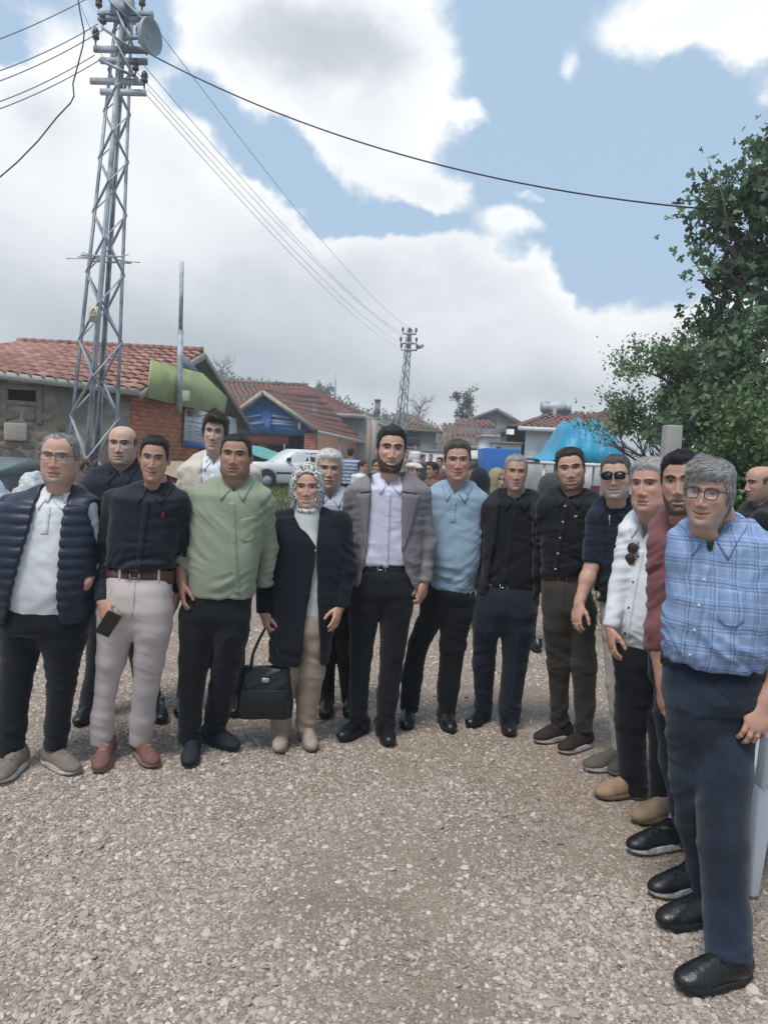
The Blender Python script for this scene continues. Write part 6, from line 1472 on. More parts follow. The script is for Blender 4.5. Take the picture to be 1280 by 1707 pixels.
# 6 woman
CARD = cloth('black_knit', '#13171f', bump=.2); OFFW = cloth('off_white_knit', '#bfc4c0', bump=.15); BEIG = cloth('beige_trousers_cloth', '#9d8b7d')
person(label='woman in leopard headscarf and long black cardigan over white top', cat='woman', seed=6, D=4.1, yaw=3, head=(512,779,846), hrot=(4,0,-2), belly=.02, hh=.230,
 rows=[(846,490,546),(854,468,562),(868,448,578),(905,446,576),(950,450,572),(1000,454,566),(1060,452,556),(1100,450,548)],
 arms={'L':[(458,878,16.5),(441,950,15,-.02),(440,1022,12.5,-.06)],'R':[(570,878,16.5),(580,950,15,0),(566,1012,12,-.05)]},
 hands={'L':dict(tip=(447,1056,-.08),thumb=(.5,-.85,0),k=dict(curl=1.0,L=.165,fat=.95)),'R':dict(tip=(556,1050,-.12),thumb=(-.5,-.85,0),k=dict(curl=.25,L=.170,fat=.92))},
 legs={'L':[(1075,452,500),(1120,455,496),(1192,452,486),(1226,451,486)],'R':[(1075,500,546),(1120,497,541),(1160,494,533),(1226,493,526)]}, toes={'L':(464,1257),'R':(521,1254)},
 trousers=dict(rows=[(1000,456,560),(1030,454,556),(1055,453,550)], mat=BEIG),
 up=.012, shup=.03,
 tops=[dict(name='white_top', grow=-.010, mat=OFFW, sleeve=0, neck=False, fold=.003, rows=[(848,500,536),(856,486,550),(868,474,560),(905,462,566),(950,462,562),(1000,466,556),(1056,468,552)]),
       dict(name='cardigan', mat=CARD, fold=.005, sleeve=2, neck=False, rows=[(850,490,544),(857,470,562),(870,446,578),(905,444,576),(950,448,572),(1000,452,566),(1060,450,556),(1104,448,548)],
         open=[(489,836),(505,870),(527,905),(526,938),(512,1020),(499,1125),(536,1125),(532,1020),(529,938),(529,905),(532,870),(536,836)], buttons=(527,903,527,934,4,BTN_W), br=.006)],
 shoes=dict(up=suede('beige_moccasin','#a39384'), sole=mat('beige_sole',rgb('#8f8272'),.8), kind='dress', w=.045),
 face=dict(skin=SKL, w=1.06, fat=.8, jaw=1.05, smile=.9, teeth=.7, squint=.5, brow=(.06,.042,.035), browh=.7, flush=.8, noears=True, nose=.9, lip=(.42,.17,.16)), hair=dict(kind='none'))
# 7 white-haired man behind
person(label='white-haired man with moustache behind the woman in the leopard scarf', seed=7, D=4.65, yaw=3, head=(548,749,816), hrot=(8,0,0), belly=.02,
 rows=[(822,528,574),(832,506,596),(846,494,606),(890,494,606),(940,496,604),(1000,496,604)],
 arms={'L':[(502,858,15),(494,930,13,.04),(498,990,11,0)],'R':[(600,858,15),(608,930,13,.04),(602,990,11,0)]}, bare={'L':1.4,'R':1.4}, hands={'L':dict(tip=(500,1040)),'R':dict(tip=(600,1040))},
 legs={'L':[(1030,508,552),(1090,526,560),(1176,531,557)],'R':[(1030,554,600),(1090,560,598),(1170,570,598)]}, toes={'L':(541,1199),'R':(582,1197)},
 trousers=dict(rows=[(960,500,600),(985,500,600),(1010,502,600)], mat=BLK),
 tops=[dict(name='shirt', mat=stripes('pale_check_shirt','#b9bcc4','#8f96a8',.012), sleeve=.8, v=[(536,812),(566,812),(551,842)], collar=dict(r=.066,gap=.5,tip=.05), placket=(551,846,551,980))],
 shoes=dict(up=LEA, **SX), face=dict(skin=SKL, w=1.02, age=.6, smile=.2, squint=.6, brow=(.25,.22,.20), browamt=.6, flush=.9, beard=dict(kind='mustache',col=(.52,.48,.44),amt=1,len=.004)),
 hair=dict(col=HW, col2=(.75,.72,.66), line=.070, top=.022, side=.012, n=1300, len=.03))
# 8 grey blazer
GREY = cloth('grey_tweed', '#757375', amt=.12); LAV = cloth('pale_lavender_shirt', '#c3c4d3', amt=.04, rough=.8)
person(label='tall bearded man in grey blazer, pale lavender shirt and black trousers at the centre', seed=8, D=4.28, yaw=4, head=(652,710,789), hrot=(4,0,1),
 rows=[(800,624,680),(808,608,696),(822,588,710),(870,590,705),(920,590,702),(950,588,699)],
 arms={'L':[(590,836,15.5),(578,905,13.5,.05),(574,965,11,.08)],'R':[(702,836,15.5),(713,905,13.5,.02),(707,970,11,-.02)]},
 hands={'R':dict(tip=(700,1018,-.04),thumb=(-.6,-.8,0),k=dict(curl=.85,fat=1.1))},
 legs={'L':[(1013,582,634),(1087,582,621),(1157,582,614),(1192,584,613),(1212,584,613)],'R':[(1013,633,688),(1087,633,675),(1157,628,665),(1203,626,658),(1222,626,657)]}, toes={'L':(566,1236),'R':(649,1245)},
 trousers=dict(rows=[(938,591,695),(960,588,694),(992,584,690)], mat=BLK, belt=(635,955,938,BELTB,634), fly=(640,955,1000)),
 tops=[dict(name='shirt', grow=-.014, mat=LAV, sleeve=0, fold=.005, rows=[(800,624,680),(808,608,696),(822,588,710),(870,590,705),(920,590,702),(940,588,699)], v=[(634,790),(660,790),(646,818)], collar=dict(r=.067,gap=.42,tip=.062,flare=.02), placket=(645,820,641,942), buttons=(645,832,641,928,5,LAV)),
       dict(name='blazer', mat=GREY, rows=[(798,620,684),(807,604,700),(822,584,712),(870,588,707),(920,589,704),(950,587,701),(980,585,702)], fold=.004,
        open=[(618,775),(616,840),(612,880),(608,925),(592,1000),(700,1000),(690,980),(673,945),(667,911),(666,858),(668,775)],
        patches=[('jacket_collar',[(619,784),(617,800),(615,818)],[(603,797),(600,808),(599,820)],GREY,.012),('jacket_collar',[(671,784),(670,800),(668,818)],[(687,799),(690,810),(691,822)],GREY,.012),
                 ('lapel',[(615,820),(613,850),(611,885),(609,914)],[(593,822),(597,846),(603,882),(608,914)],GREY,.010),('lapel',[(668,820),(667,850),(667,885),(668,910)],[(698,824),(692,848),(681,884),(669,912)],GREY,.010),
                 ('pocket',[(682,868),(683,872)],[(698,866),(698,870)],GREY,.003),('pocket_flap',[(680,930),(682,942)],[(700,926),(701,938)],GREY,.004),('lapel_pin',[(686,826),(686,828)],[(690,825),(690,827)],BTN_W,.010)])],
 shoes=dict(up=LEA, **SX),
 face=dict(skin=SKL, w=.98, jaw=1.0, nose=1.05, smile=.8, teeth=.55, squint=.6, flush=.6, brow=(.016,.012,.010), browh=1.3, beard=dict(kind='full',col=(.026,.020,.017),len=.0025,strands=1,amt=.98)),
 hair=dict(col=(.014,.012,.012), col2=(.03,.026,.024), line=.080, top=.015, quiff=.008, side=.006, n=1300, len=.03, flow=(.1,.7,.3)))
# 9 blue polo
BLUE = cloth('light_blue_pique', '#849aab', amt=.05)
person(label='man in light blue polo shirt between grey blazer and black jacket', seed=9, D=4.5, yaw=-2, head=(762,733,802), hrot=(-2,2,-3), belly=.05,
 rows=[(812,736,788),(820,720,796),(834,708,805),(880,709,803),(930,713,799),(960,716,792),(989,718,788)],
 arms={'L':[(712,848,16),(704,920,13,.12),(712,980,11,.10)],'R':[(799,848,16),(808,915,13.5,.10),(796,975,11,.14)]}, bare={'L':1.4,'R':1.4},
 legs={'L':[(1020,700,744),(1074,680,714),(1130,669,704),(1182,667,696)],'R':[(1020,734,788),(1074,733,776),(1142,729,766),(1194,728,759)]}, toes={'L':(676,1217),'R':(752,1223)},
 trousers=dict(rows=[(960,716,788),(985,714,788),(1000,708,788)], mat=BLK, belly=1),
 tops=[dict(name='polo_shirt', mat=BLUE, fold=.007, sleeve=.85, v=[(748,800),(778,800),(756,836)], collar=dict(r=.070,gap=.5,tip=.052), placket=(755,836,752,868), pw=.014, buttons=(755,845,753,862,2,BTN_W))],
 shoes=dict(up=LEA, **SX), face=dict(skin=(.50,.295,.225), w=1.02, jaw=1.05, age=.5, smile=.3, squint=.7, brow=(.07,.055,.045), browamt=.6, nose=1.1, flush=1.1),
 hair=dict(col=(.055,.05,.046), col2=(.12,.11,.10), line=.084, top=.018, side=.006, quiff=.004, n=1000, len=.022, flow=(.3,-.8,0)))
# 10 black jacket
JBLK = cloth('black_jacket', '#1b1c1f', rough=.75)
person(label='grey-haired man in open black jacket and black shirt with dark navy trousers', seed=10, D=4.47, yaw=-6, head=(859,756,819), hrot=(-4,0,0),
 rows=[(828,834,888),(836,816,904),(848,804,912),(900,808,906),(950,808,898),(978,806,892)],
 arms={'L':[(811,860,15.5),(801,925,14,.08),(812,985,11,.16)],'R':[(905,860,15.5),(914,925,14,.06),(904,985,11,.14)]},
 legs={'L':[(1045,788,832),(1108,788,825),(1176,791,820),(1192,791,820)],'R':[(1045,834,890),(1108,837,878),(1176,830,868),(1203,832,866)]}, toes={'L':(781,1213),'R':(850,1229)},
 trousers=dict(rows=[(968,802,894),(1000,794,894),(1025,790,892)], mat=NAVYT, belt=(838,982,971,BELTB,838), fly=(836,985,1030)),
 tops=[dict(name='shirt', grow=-.014, mat=BLK, sleeve=0, fold=.006, v=[(846,818),(872,818),(856,846)], collar=dict(r=.064,gap=.5,tip=.05), placket=(855,850,840,966), buttons=(854,860,842,955,4,BTN_D)),
       dict(name='jacket', mat=JBLK, fold=.005, rows=[(826,830,892),(836,814,906),(848,802,914),(900,803,910),(950,800,904),(990,796,898)], open=[(832,812),(828,860),(823,904),(812,960),(806,1010),(888,1010),(886,960),(885,904),(883,860),(884,812)],
        patches=[('jacket_collar',[(834,832),(830,860),(828,885)],[(820,842),(818,865),(826,890)],JBLK,.005),('jacket_collar',[(884,832),(884,860),(885,885)],[(898,842),(896,866),(887,890)],JBLK,.005)])],
 shoes=dict(up=LEA, **SX), face=dict(skin=(.47,.29,.215), w=.97, jaw=.95, age=.9, smile=-.1, squint=.75, brow=(.10,.085,.075), browamt=.5, nose=1.05, flush=.8, beard=dict(kind='stub',col=(.30,.25,.23),amt=.3,len=.0004)),
 hair=dict(col=(.24,.225,.21), col2=(.40,.375,.35), line=.078, recede=.006, top=.012, side=.005, n=1000, len=.016))
# 11 black shirt beard
person(label='bearded man in black shirt with pale buttons and dark brown trousers leaning in', seed=11, D=4.28, yaw=-14, head=(950,745,818), hrot=(-14,2,-8),
 rows=[(824,922,978),(832,910,996),(846,902,1008),(890,902,1004),(930,904,990),(960,903,978)],
 arms={'L':[(910,858,16),(905,925,14,.10),(910,985,11,.14)],'R':[(1002,858,16),(1010,925,14,.12),(1000,985,11,.14)]},
 legs={'L':[(1042,905,946),(1108,912,949),(1176,917,947),(1208,918,948)],'R':[(1042,946,990),(1108,952,994),(1176,957,992),(1218,956,986)]}, toes={'L':(892,1238),'R':(934,1256)},
 trousers=dict(rows=[(950,904,978),(985,903,984),(1020,904,988)], mat=cloth('dark_brown_trousers_cloth','#37332f'), belt=(938,966,954,BELTR,938), fly=(936,968,1020)),
 tops=[dict(name='shirt', mat=cloth('black_poplin','#13161a',rough=.75), fold=.006, v=[(940,812),(962,812),(946,838)], collar=dict(r=.066,gap=.42,tip=.05), placket=(944,840,926,950), buttons=(942,842,926,946,5,BTN_W), patches=[('chest_emblem',[(956,858),(957,860)],[(962,856),(961,859)],BTN_W,.003)])],
 shoes=dict(up=suede('dark_brown_suede','#2f2423'), sole=WSOLE, kind='sneaker', lace=suede('brown_lace','#3a2c2a')),
 face=dict(skin=SKL, w=1.04, jaw=1.05, fat=.3, smile=.6, teeth=.25, squint=.7, brow=(.03,.022,.018), flush=.7, beard=dict(kind='full',col=(.06,.042,.034),len=.0016,amt=.72)),
 hair=dict(col=(.030,.024,.021), line=.084, top=.015, side=.005, n=1000, len=.018, flow=(.6,-.4,0)))
# 12 sunglasses
NPOLO = cloth('navy_polo_cloth', '#171e2d')
person(label='man in dark sunglasses and navy polo with pale trousers, arm hanging', seed=12, D=4.05, yaw=-24, head=(1026,756,833), hrot=(-24,0,-4), belly=.04,
 rows=[(840,1002,1058),(850,990,1072),(864,984,1080),(900,990,1080),(950,996,1078),(1006,1000,1074)],
 arms={'L':[(994,880,17),(985,945,15,-.04),(965,1005,11.5,-.10)],'R':[(1074,880,17),(1082,945,15,.05),(1074,1005,12,.05)]}, armr=(.038,.042,.029), bare={'L':1.35,'R':1.3}, hands={'L':dict(tip=(956,1052,-.14),thumb=(.7,-.6,0),k=dict(curl=.45)),'R':dict(tip=(1072,1050))},
 legs={'L':[(1060,1004,1040),(1140,1010,1040),(1210,1018,1042),(1262,1019,1042)],'R':[(1060,1040,1074),(1140,1042,1070),(1250,1044,1068)]}, toes={'L':(974,1284),'R':(1018,1292)},
 trousers=dict(rows=[(975,1002,1072),(1000,1002,1072),(1030,1002,1072)], mat=cloth('pale_beige_trousers_cloth','#a9a096')),
 tops=[dict(name='polo_shirt', mat=NPOLO, fold=.006, sleeve={'L':.9,'R':.9}, v=[(1008,826),(1034,826),(1018,862)], collar=dict(r=.068,gap=.45,tip=.05), patches=[('zip',[(1017,858),(1017,874)],[(1019,858),(1019,874)],MSTEEL,.003)])],
 shoes=dict(up=suede('grey_suede','#5f5850'), sole=WSOLE, kind='sneaker'),
 face=dict(skin=SKP, w=1.02, jaw=1.08, age=.5, smile=.35, brow=(.06,.05,.045), flush=.8, beard=dict(kind='stub',col=(.34,.30,.27),amt=.75,len=.0012)),
 hair=dict(col=(.045,.04,.038), col2=(.12,.11,.105), line=.074, recede=.006, top=.011, side=.004, n=900, len=.014, grey=.6),
 glasses=dict(mat_f=DARKLENS, lensmat=DARKLENS, lw=.0275, lh=.0185, r=.0024, dark=True))
# 13 white shirt
person(label='grey-haired man in untucked white shirt and black trousers with beige loafers', seed=13, D=3.62, yaw=-36, head=(1084,762,856), hrot=(-42,0,-2), belly=.05, hdy=-.06,
 rows=[(862,1062,1120),(872,1050,1130),(890,1042,1140),(930,1036,1140),(975,1034,1138),(1030,1030,1132),(1076,1028,1128)],
 arms={'L':[(1050,902,19),(1032,980,16,-.02),(1017,1046,12.5,-.08)],'R':[(1128,902,19),(1140,980,16,.10),(1136,1046,12,.10)]}, hands={'L':dict(tip=(1020,1100,-.12),thumb=(.6,-.7,0),k=dict(curl=.4))},
 legs={'L':[(1130,1026,1084),(1200,1024,1076),(1274,1030,1076),(1326,1036,1080)],'R':[(1130,1080,1132),(1200,1078,1126),(1274,1082,1122),(1350,1084,1120)]}, toes={'L':(994,1330),'R':(1056,1372)},
 trousers=dict(rows=[(1050,1030,1126),(1080,1028,1128),(1110,1028,1128)], mat=BLK, belly=1),
 tops=[dict(name='shirt', mat=WHITES, fold=.0055, sleeve=2, v=[(1064,848),(1104,848),(1080,912)], collar=dict(r=.074,gap=.75,tip=.065,flare=.024,dz=.002), placket=(1078,914,1052,1070), buttons=(1073,925,1052,1050,4,BTN_D), br=.006)],
 shoes=dict(up=suede('beige_loafer','#957f68'), sole=suede('beige_loafer_sole','#7d6a56'), kind='dress'),
 face=dict(skin=(.50,.30,.23), w=1.02, jaw=1.08, fat=.6, age=.8, smile=-.15, squint=.5, brow=(.10,.085,.078), browamt=.6, nose=1.1, flush=1.0),
 hair=dict(col=(.28,.265,.25), col2=(.46,.44,.42), line=.074, top=.018, side=.009, n=1100, len=.026, flow=(-.6,-.3,0)))
# 14 maroon
MAR = cloth('maroon_jersey', '#70474a')
person(label='dark-haired young man in maroon sweatshirt half hidden behind the plaid shirt', seed=14, D=3.12, yaw=-34, head=(1136,752,858), hrot=(-30,0,-4), belly=.0, hdy=-.05,
 rows=[(862,1118,1190),(872,1104,1216),(892,1092,1244),(940,1092,1246),(1000,1092,1240),(1050,1090,1236),(1090,1088,1230)],
 arms={'L':[(1104,925,24),(1098,1050,20,-.04),(1104,1140,14,-.10)],'R':[(1238,918,23),(1262,1000,18,.12),(1255,1080,14,.12)]}, bare={'L':.55}, hands={'L':dict(tip=(1104,1206,-.14),thumb=(.6,-.7,0),k=dict(curl=.55))},
 legs={'L':[(1190,1092,1160),(1270,1100,1160),(1340,1116,1166),(1408,1126,1170)],'R':[(1190,1150,1222),(1270,1150,1212),(1390,1156,1204),(1468,1160,1200)]}, toes={'L':(1048,1420),'R':(1084,1492)},
 trousers=dict(rows=[(1070,1092,1228),(1110,1090,1228),(1150,1090,1226)], mat=DKNAVY),
 tops=[dict(name='sweatshirt', mat=MAR, fold=.008, sleeve={'L':1.35,'R':2}, collar=dict(r=.082,gap=.25,rise=.005,fall=.03,tip=.0))],
 shoes=dict(up=mat('black_leather_sneaker',rgb('#14171b'),.4,bump=.2,bscale=70), sole=WSOLE, kind='sneaker', lace=BTN_D),
 face=dict(skin=SKM, w=.97, age=.1, smile=.4, squint=.35, brow=(.016,.012,.010), browh=1.3, nose=1.1, flush=.4, beard=dict(kind='full',col=(.03,.022,.019),len=.003,amt=.8,strands=1)),
 hair=dict(col=(.014,.012,.012), line=.080, top=.018, side=.006, quiff=.006, n=1200, len=.026))
# 15 plaid
JEAN = mat('dark_denim', rgb('#1a212c'), .9, var=.14, vscale=7, bump=.25, bscale=300, col2=rgb('#243040'), c2scale=4, c2amt=.4, sheen=.15, spec=.2, fn=weave(amt=.16))
person(label='grey-haired man in blue plaid short-sleeved shirt and dark jeans, nearest on the right', seed=15, D=2.58, yaw=-30, head=(1181,768,880), hrot=(-36,0,3), belly=.05, hdy=-.06,
 rows=[(880,1160,1236),(894,1136,1262),(912,1122,1288),(960,1124,1288),(1010,1120,1280),(1060,1114,1268),(1104,1116,1258)],
 arms={'L':[(1146,950,27),(1150,1030,22,.26),(1160,1100,16,.30)],'R':[(1284,945,31),(1296,1085,24,-.02),(1268,1168,18,-.10)]}, bare={'R':1.35,'L':1.3}, armr=(.05,.046,.031), hands={'R':dict(tip=(1252,1250,-.16),thumb=(-.85,-.45,0),k=dict(curl=.55,fat=1.1,L=.195))},
 legs={'L':[(1215,1112,1188),(1290,1116,1180),(1370,1126,1180),(1440,1146,1192),(1512,1158,1200)],'R':[(1215,1166,1256),(1290,1160,1250),(1408,1164,1245),(1520,1172,1246),(1600,1176,1250)]}, toes={'L':(1098,1545),'R':(1130,1650)},
 trousers=dict(rows=[(1092,1116,1258),(1130,1112,1257),(1175,1110,1256)], mat=JEAN, belly=.25, belt=(1180,1118,1100,BELTB,), fold=.008),
 tops=[dict(name='shirt', mat=PLAID, h=.0075, fold=.008, sleeve={'L':.8,'R':.92}, cuff=.006, v=[(1168,862),(1226,862),(1186,935)], collar=dict(r=.074,gap=.7,tip=.075,flare=.024), placket=(1182,938,1156,1098), pw=.016, buttons=(1180,960,1158,1080,4,BTN_W),
   patches=[('pocket',[(1206,975),(1204,1020),(1218,1030)],[(1250,972),(1248,1020),(1236,1030)],PLAID,.003)])],
 shoes=dict(up=LEA, sole=RUB, kind='dress', w=.053),
 face=dict(skin=(.47,.295,.225), w=1.02, jaw=.95, age=.8, smile=.75, squint=.65, brow=(.11,.095,.085), browamt=.7, nose=1.2, flush=.8, beard=dict(kind='stub',col=(.32,.28,.26),amt=.4,len=.0004)),
 hair=dict(col=(.20,.195,.19), col2=(.42,.41,.40), line=.055, top=.026, side=.012, quiff=.014, sweep=(-.010,-.004,-.006), flow=(-.8,-.5,-.1), n=2400, len=.05, sw=.0010, lift=.0025),
 glasses=dict(mat_f=FRAME, lensmat=GLASSM, lw=.0225, lh=.0175, r=.0016))
# 16 profile, right edge
person(label='bald man in black T-shirt in profile at the right edge before the trees', seed=16, D=4.0, yaw=-80, head=(1268,774,838), hrot=(-84,4,0), hdy=0,
 rows=[(846,1246,1296),(858,1236,1310),(872,1230,1322),(930,1228,1322),(1000,1230,1320)],
 arms={'L':[(1268,885,19,-.2),(1268,960,16,-.22),(1262,1030,12,-.25)],'R':[(1290,885,19,.2),(1290,960,16,.22),(1286,1030,12,.2)]}, bare={'L':1.4,'R':1.4}, hands={'L':dict(tip=(1258,1076,-.27)),'R':dict(tip=(1284,1076,.2))},
 legs={'L':[(1070,1240,1300),(1160,1240,1296),(1272,1248,1288)],'R':[(1070,1262,1320),(1160,1264,1316),(1260,1268,1304)]}, toes={'L':(1230,1300),'R':(1252,1288)},
 trousers=dict(rows=[(985,1234,1318),(1010,1234,1318),(1040,1236,1318)], mat=DKNAVY),
 tops=[dict(name='t_shirt', mat=BLK, sleeve=.85)], shoes=dict(up=LEA, **SX),
 face=dict(skin=(.44,.265,.20), w=1.0, age=.4, smile=0, squint=.6, brow=(.04,.03,.025), nose=1.25, flush=.7, beard=dict(kind='stub',col=(.16,.12,.10),amt=.5,len=.0004)),
 hair=dict(kind='bald', col=(.08,.065,.055), side=.002, n=150, len=.006))

for sp in PEOPLE: build_person(sp)
BY = {sp['seed']: sp for sp in PEOPLE}
def trouser_seams():
    """slanted front pocket edges and outer seams stand a little proud of the cloth"""
    for sd_, segs in ((15, [([(1196,1112),(1206,1135),(1226,1150)], 'pocket_edge'), ([(1128,1112),(1122,1132)], 'pocket_edge'), ([(1168,1112),(1164,1160),(1160,1200)], 'fly_seam')]),
                      (3, [([(196,972),(188,1000)], 'pocket_edge'), ([(270,972),(280,998)], 'pocket_edge')]), (8, [([(600,962),(594,985)], 'pocket_edge'), ([(682,960),(690,984)], 'pocket_edge')]),
                      (10, [([(806,992),(798,1015)], 'pocket_edge'), ([(878,992),(886,1015)], 'pocket_edge'), ([(808,1050),(806,1110),(806,1170)], 'crease_seam'), ([(860,1050),(858,1110),(850,1180)], 'crease_seam')]), (11, [([(914,975),(908,1000)], 'pocket_edge'), ([(968,975),(978,1000)], 'pocket_edge')])):
        sp = BY[sd_]; tro = [o for o in sp['root'].children if o.name.startswith('trousers')][0]; V = mesh_co(tro); bv = BVHTree.FromPolygons([Vector(v) for v in V], [tuple(p.vertices) for p in tro.data.polygons])
        for pts, nm in segs:
            q = resamp([sp['LP'](x, y)[[0, 2]] for x, y in pts], 14); MB().tube([(x, hit_front(bv, x, z, -.1)-.0005, z) for x, z in q], .0028 if sd_ != 15 else .0024, 5).build(nm, tro.data.materials[0], tro, True)
trouser_seams()
def wearing(sp, name, S, h, m, fold=0, seed=3, par=None):
    V, Q = S.build(h)
    if fold: V = creases(V, Q, fold, np.ones(len(V)), seed)
    return link(name, mesh_np(name, V, Q), m, par or sp['root'])
def scarf():
    """headscarf: snug hood with a face opening, gathered under the chin"""
    sp = BY[6]; xf, hs = sp['xf'], sp['hs']; pt = lambda *p: xf(np.array([p], float))[0]; S = Sdf(); M = sp['HM']
    S.ell(pt(0, .012, .012), np.array([.098*1.03, .122, .128])*hs, M, .02); S.ell(pt(0, .012, -.06), np.array([.092, .098, .085])*hs, M, .03)
    S.cap(pt(0, .02, -.08), pt(0, .03, -.135), .080*hs, .080*hs, .03); S.ell(pt(0, -.045, -.128), np.array([.055, .045, .022])*hs, M, .02)
    S.ell(pt(0, -.14, -.016), np.array([.071, .135, .104])*hs, M, .008, mode='sub')
    V, Q = S.build(.0062); N = vnormals(V, Q); L = (V-sp['hp'])/hs; rad = np.hypot(L[:, 0], L[:, 2]+.02); V = V+N*(.0035*pn(np.stack([rad*55, np.arctan2(L[:, 0], L[:, 2])*1.6, L[:, 1]*22], 1), 2, 4)+.003*pn(L*14, 2, 9))[:, None]
    link('headscarf', mesh_np('headscarf', V, Q), LEOP, sp['root'])
    S = Sdf(); S.cap(pt(0, -.012, -.12), pt(0, -.005, -.19), .064, .070, .03); S.cap(pt(0, -.005, -.19), pt(0, .0, -.30), .070, .105, .03); V, Q = S.build(.008); link('turtleneck', mesh_np('turtleneck', V, Q), OFFW, sp['root'])
scarf()
def cuff_band(sp, sd, wdt, m, name='cuff'):
    a = sp['arms_l'][sd]
def carried():
    # handbag in the woman's hand
    sp = BY[6]; c = P(443, 1150, 4.02); o = tag(empty('handbag', c, R(6)), 'black leather handbag held low by the woman in the leopard headscarf', 'handbag'); S = Sdf()
    S.loft([(-.150, 0, 0, .150, .062, .062, 5), (-.10, 0, 0, .152, .068, .068, 5), (.05, 0, 0, .138, .055, .055, 4), (.135, 0, 0, .125, .030, .030, 4)], .01, rnd=.012); V, Q = S.build(.007); V = creases(V, Q, .003, np.ones(len(V)), 5)
    bl = mat('black_bag_leather', rgb('#131417'), .42, bump=.25, bscale=80, spec=.5); link('bag_body', mesh_np('bag_body', V, Q), bl, o)
    hand = P(445, 1046, 4.03)-c
    for y in (-.035, .035):
        ps = [Vector((-.085, y, .12)), Vector((-.078, y, .20)), hand+Vector((-.035, y*.4, -.06)), hand+Vector((0, y*.2, .01)), hand+Vector((.03, y*.4, -.06)), Vector((.07, y, .20)), Vector((.085, y, .12))]; q = resamp([tuple(p) for p in ps], 22)
        MB().tube([Vector(v) for v in q], .0075, 6).build('handle', bl, o, True)
    MB().box(-.02, .02, -.064, -.058, .06, .085).build('clasp', MSTEEL, o, False, .003)
    MB().box(-.11, .11, -.074, -.066, -.11, .02).build('front_pocket', bl, o, False, .01)
    # phone held by the man in the black shirt
    q = P(181, 1040, 3.49); p = tag(empty('mobile_phone', q), 'dark mobile phone held in the hand beside the off-white trousers', 'phone'); p.rotation_euler = (R(10), R(28), R(25))
    MB().box(-.036, .036, -.005, .005, -.062, .062).build('phone_body', mat('phone_black', rgb('#17191c'), .3, spec=.6), p, False, .006); MB().box(-.033, .033, -.0065, -.005, -.057, .057).build('screen', mat('phone_screen', rgb('#0c0f12'), .1, spec=.7), p, False, .001)
    # sunglasses hanging on the white shirt
    sp = BY[13]; bv = sp['tops'][0]['bv']; L = sp['LP']; g = tag(empty('hanging_sunglasses', sp['root'].location, sp['root'].rotation_euler.z), 'brown sunglasses hanging folded from the white shirt placket', 'sunglasses'); ln = []
    for px, py in ((1064, 912), (1058, 930)):
        v = L(px, py); y = hit_front(bv, v[0], v[2])-.014; ln.append(Vector((v[0], y, v[2])))
        MB().lathe([(0, -.003), (.020, -.002), (.0235, 0), (.020, .003), (0, .003)], (v[0], y, v[2]), 18, (0, 1, .1)).build('lens', mat('brown_lens', rgb('#33221d'), .15, spec=.6), g, True)
        MB().tube([(v[0]+.0245*math.cos(t), y-.001, v[2]+.0245*math.sin(t)) for t in np.linspace(0, 6.283, 20)], .0022, 5).build('rim', FRAME, g, True)
    MB().tube([ln[0]+Vector((-.004, -.004, -.022)), ln[1]+Vector((0, -.004, .022))], .002, 5).build('bridge', FRAME, g, True); v = L(1072, 902); MB().tube([ln[0]+Vector((.016, 0, .018)), Vector((v[0], hit_front(bv, v[0], v[2])-.006, v[2])), Vector((v[0]+.012, hit_front(bv, v[0], v[2])-.002, v[2]-.05))], .002, 5).build('temple', FRAME, g, True)
    # small marks on clothes
    sp = BY[3]; t = sp['tops'][0]; v = sp['LP'](277, 857); y = hit_front(t['bv'], v[0], v[2])-.003; k = MB(); 
    for x0, z0, x1, z1 in ((-.010, .0, .006, .010), (.0, .012, .004, -.014), (-.004, -.012, .008, -.006), (.002, .012, .010, .016)): k.bar((v[0]+x0, y, v[2]+z0), (v[0]+x1, y, v[2]+z1), .006, .003)
    k.build('chest_emblem', mat('red_thread', rgb('#8e2a3a'), .7), t['o'])
carried()

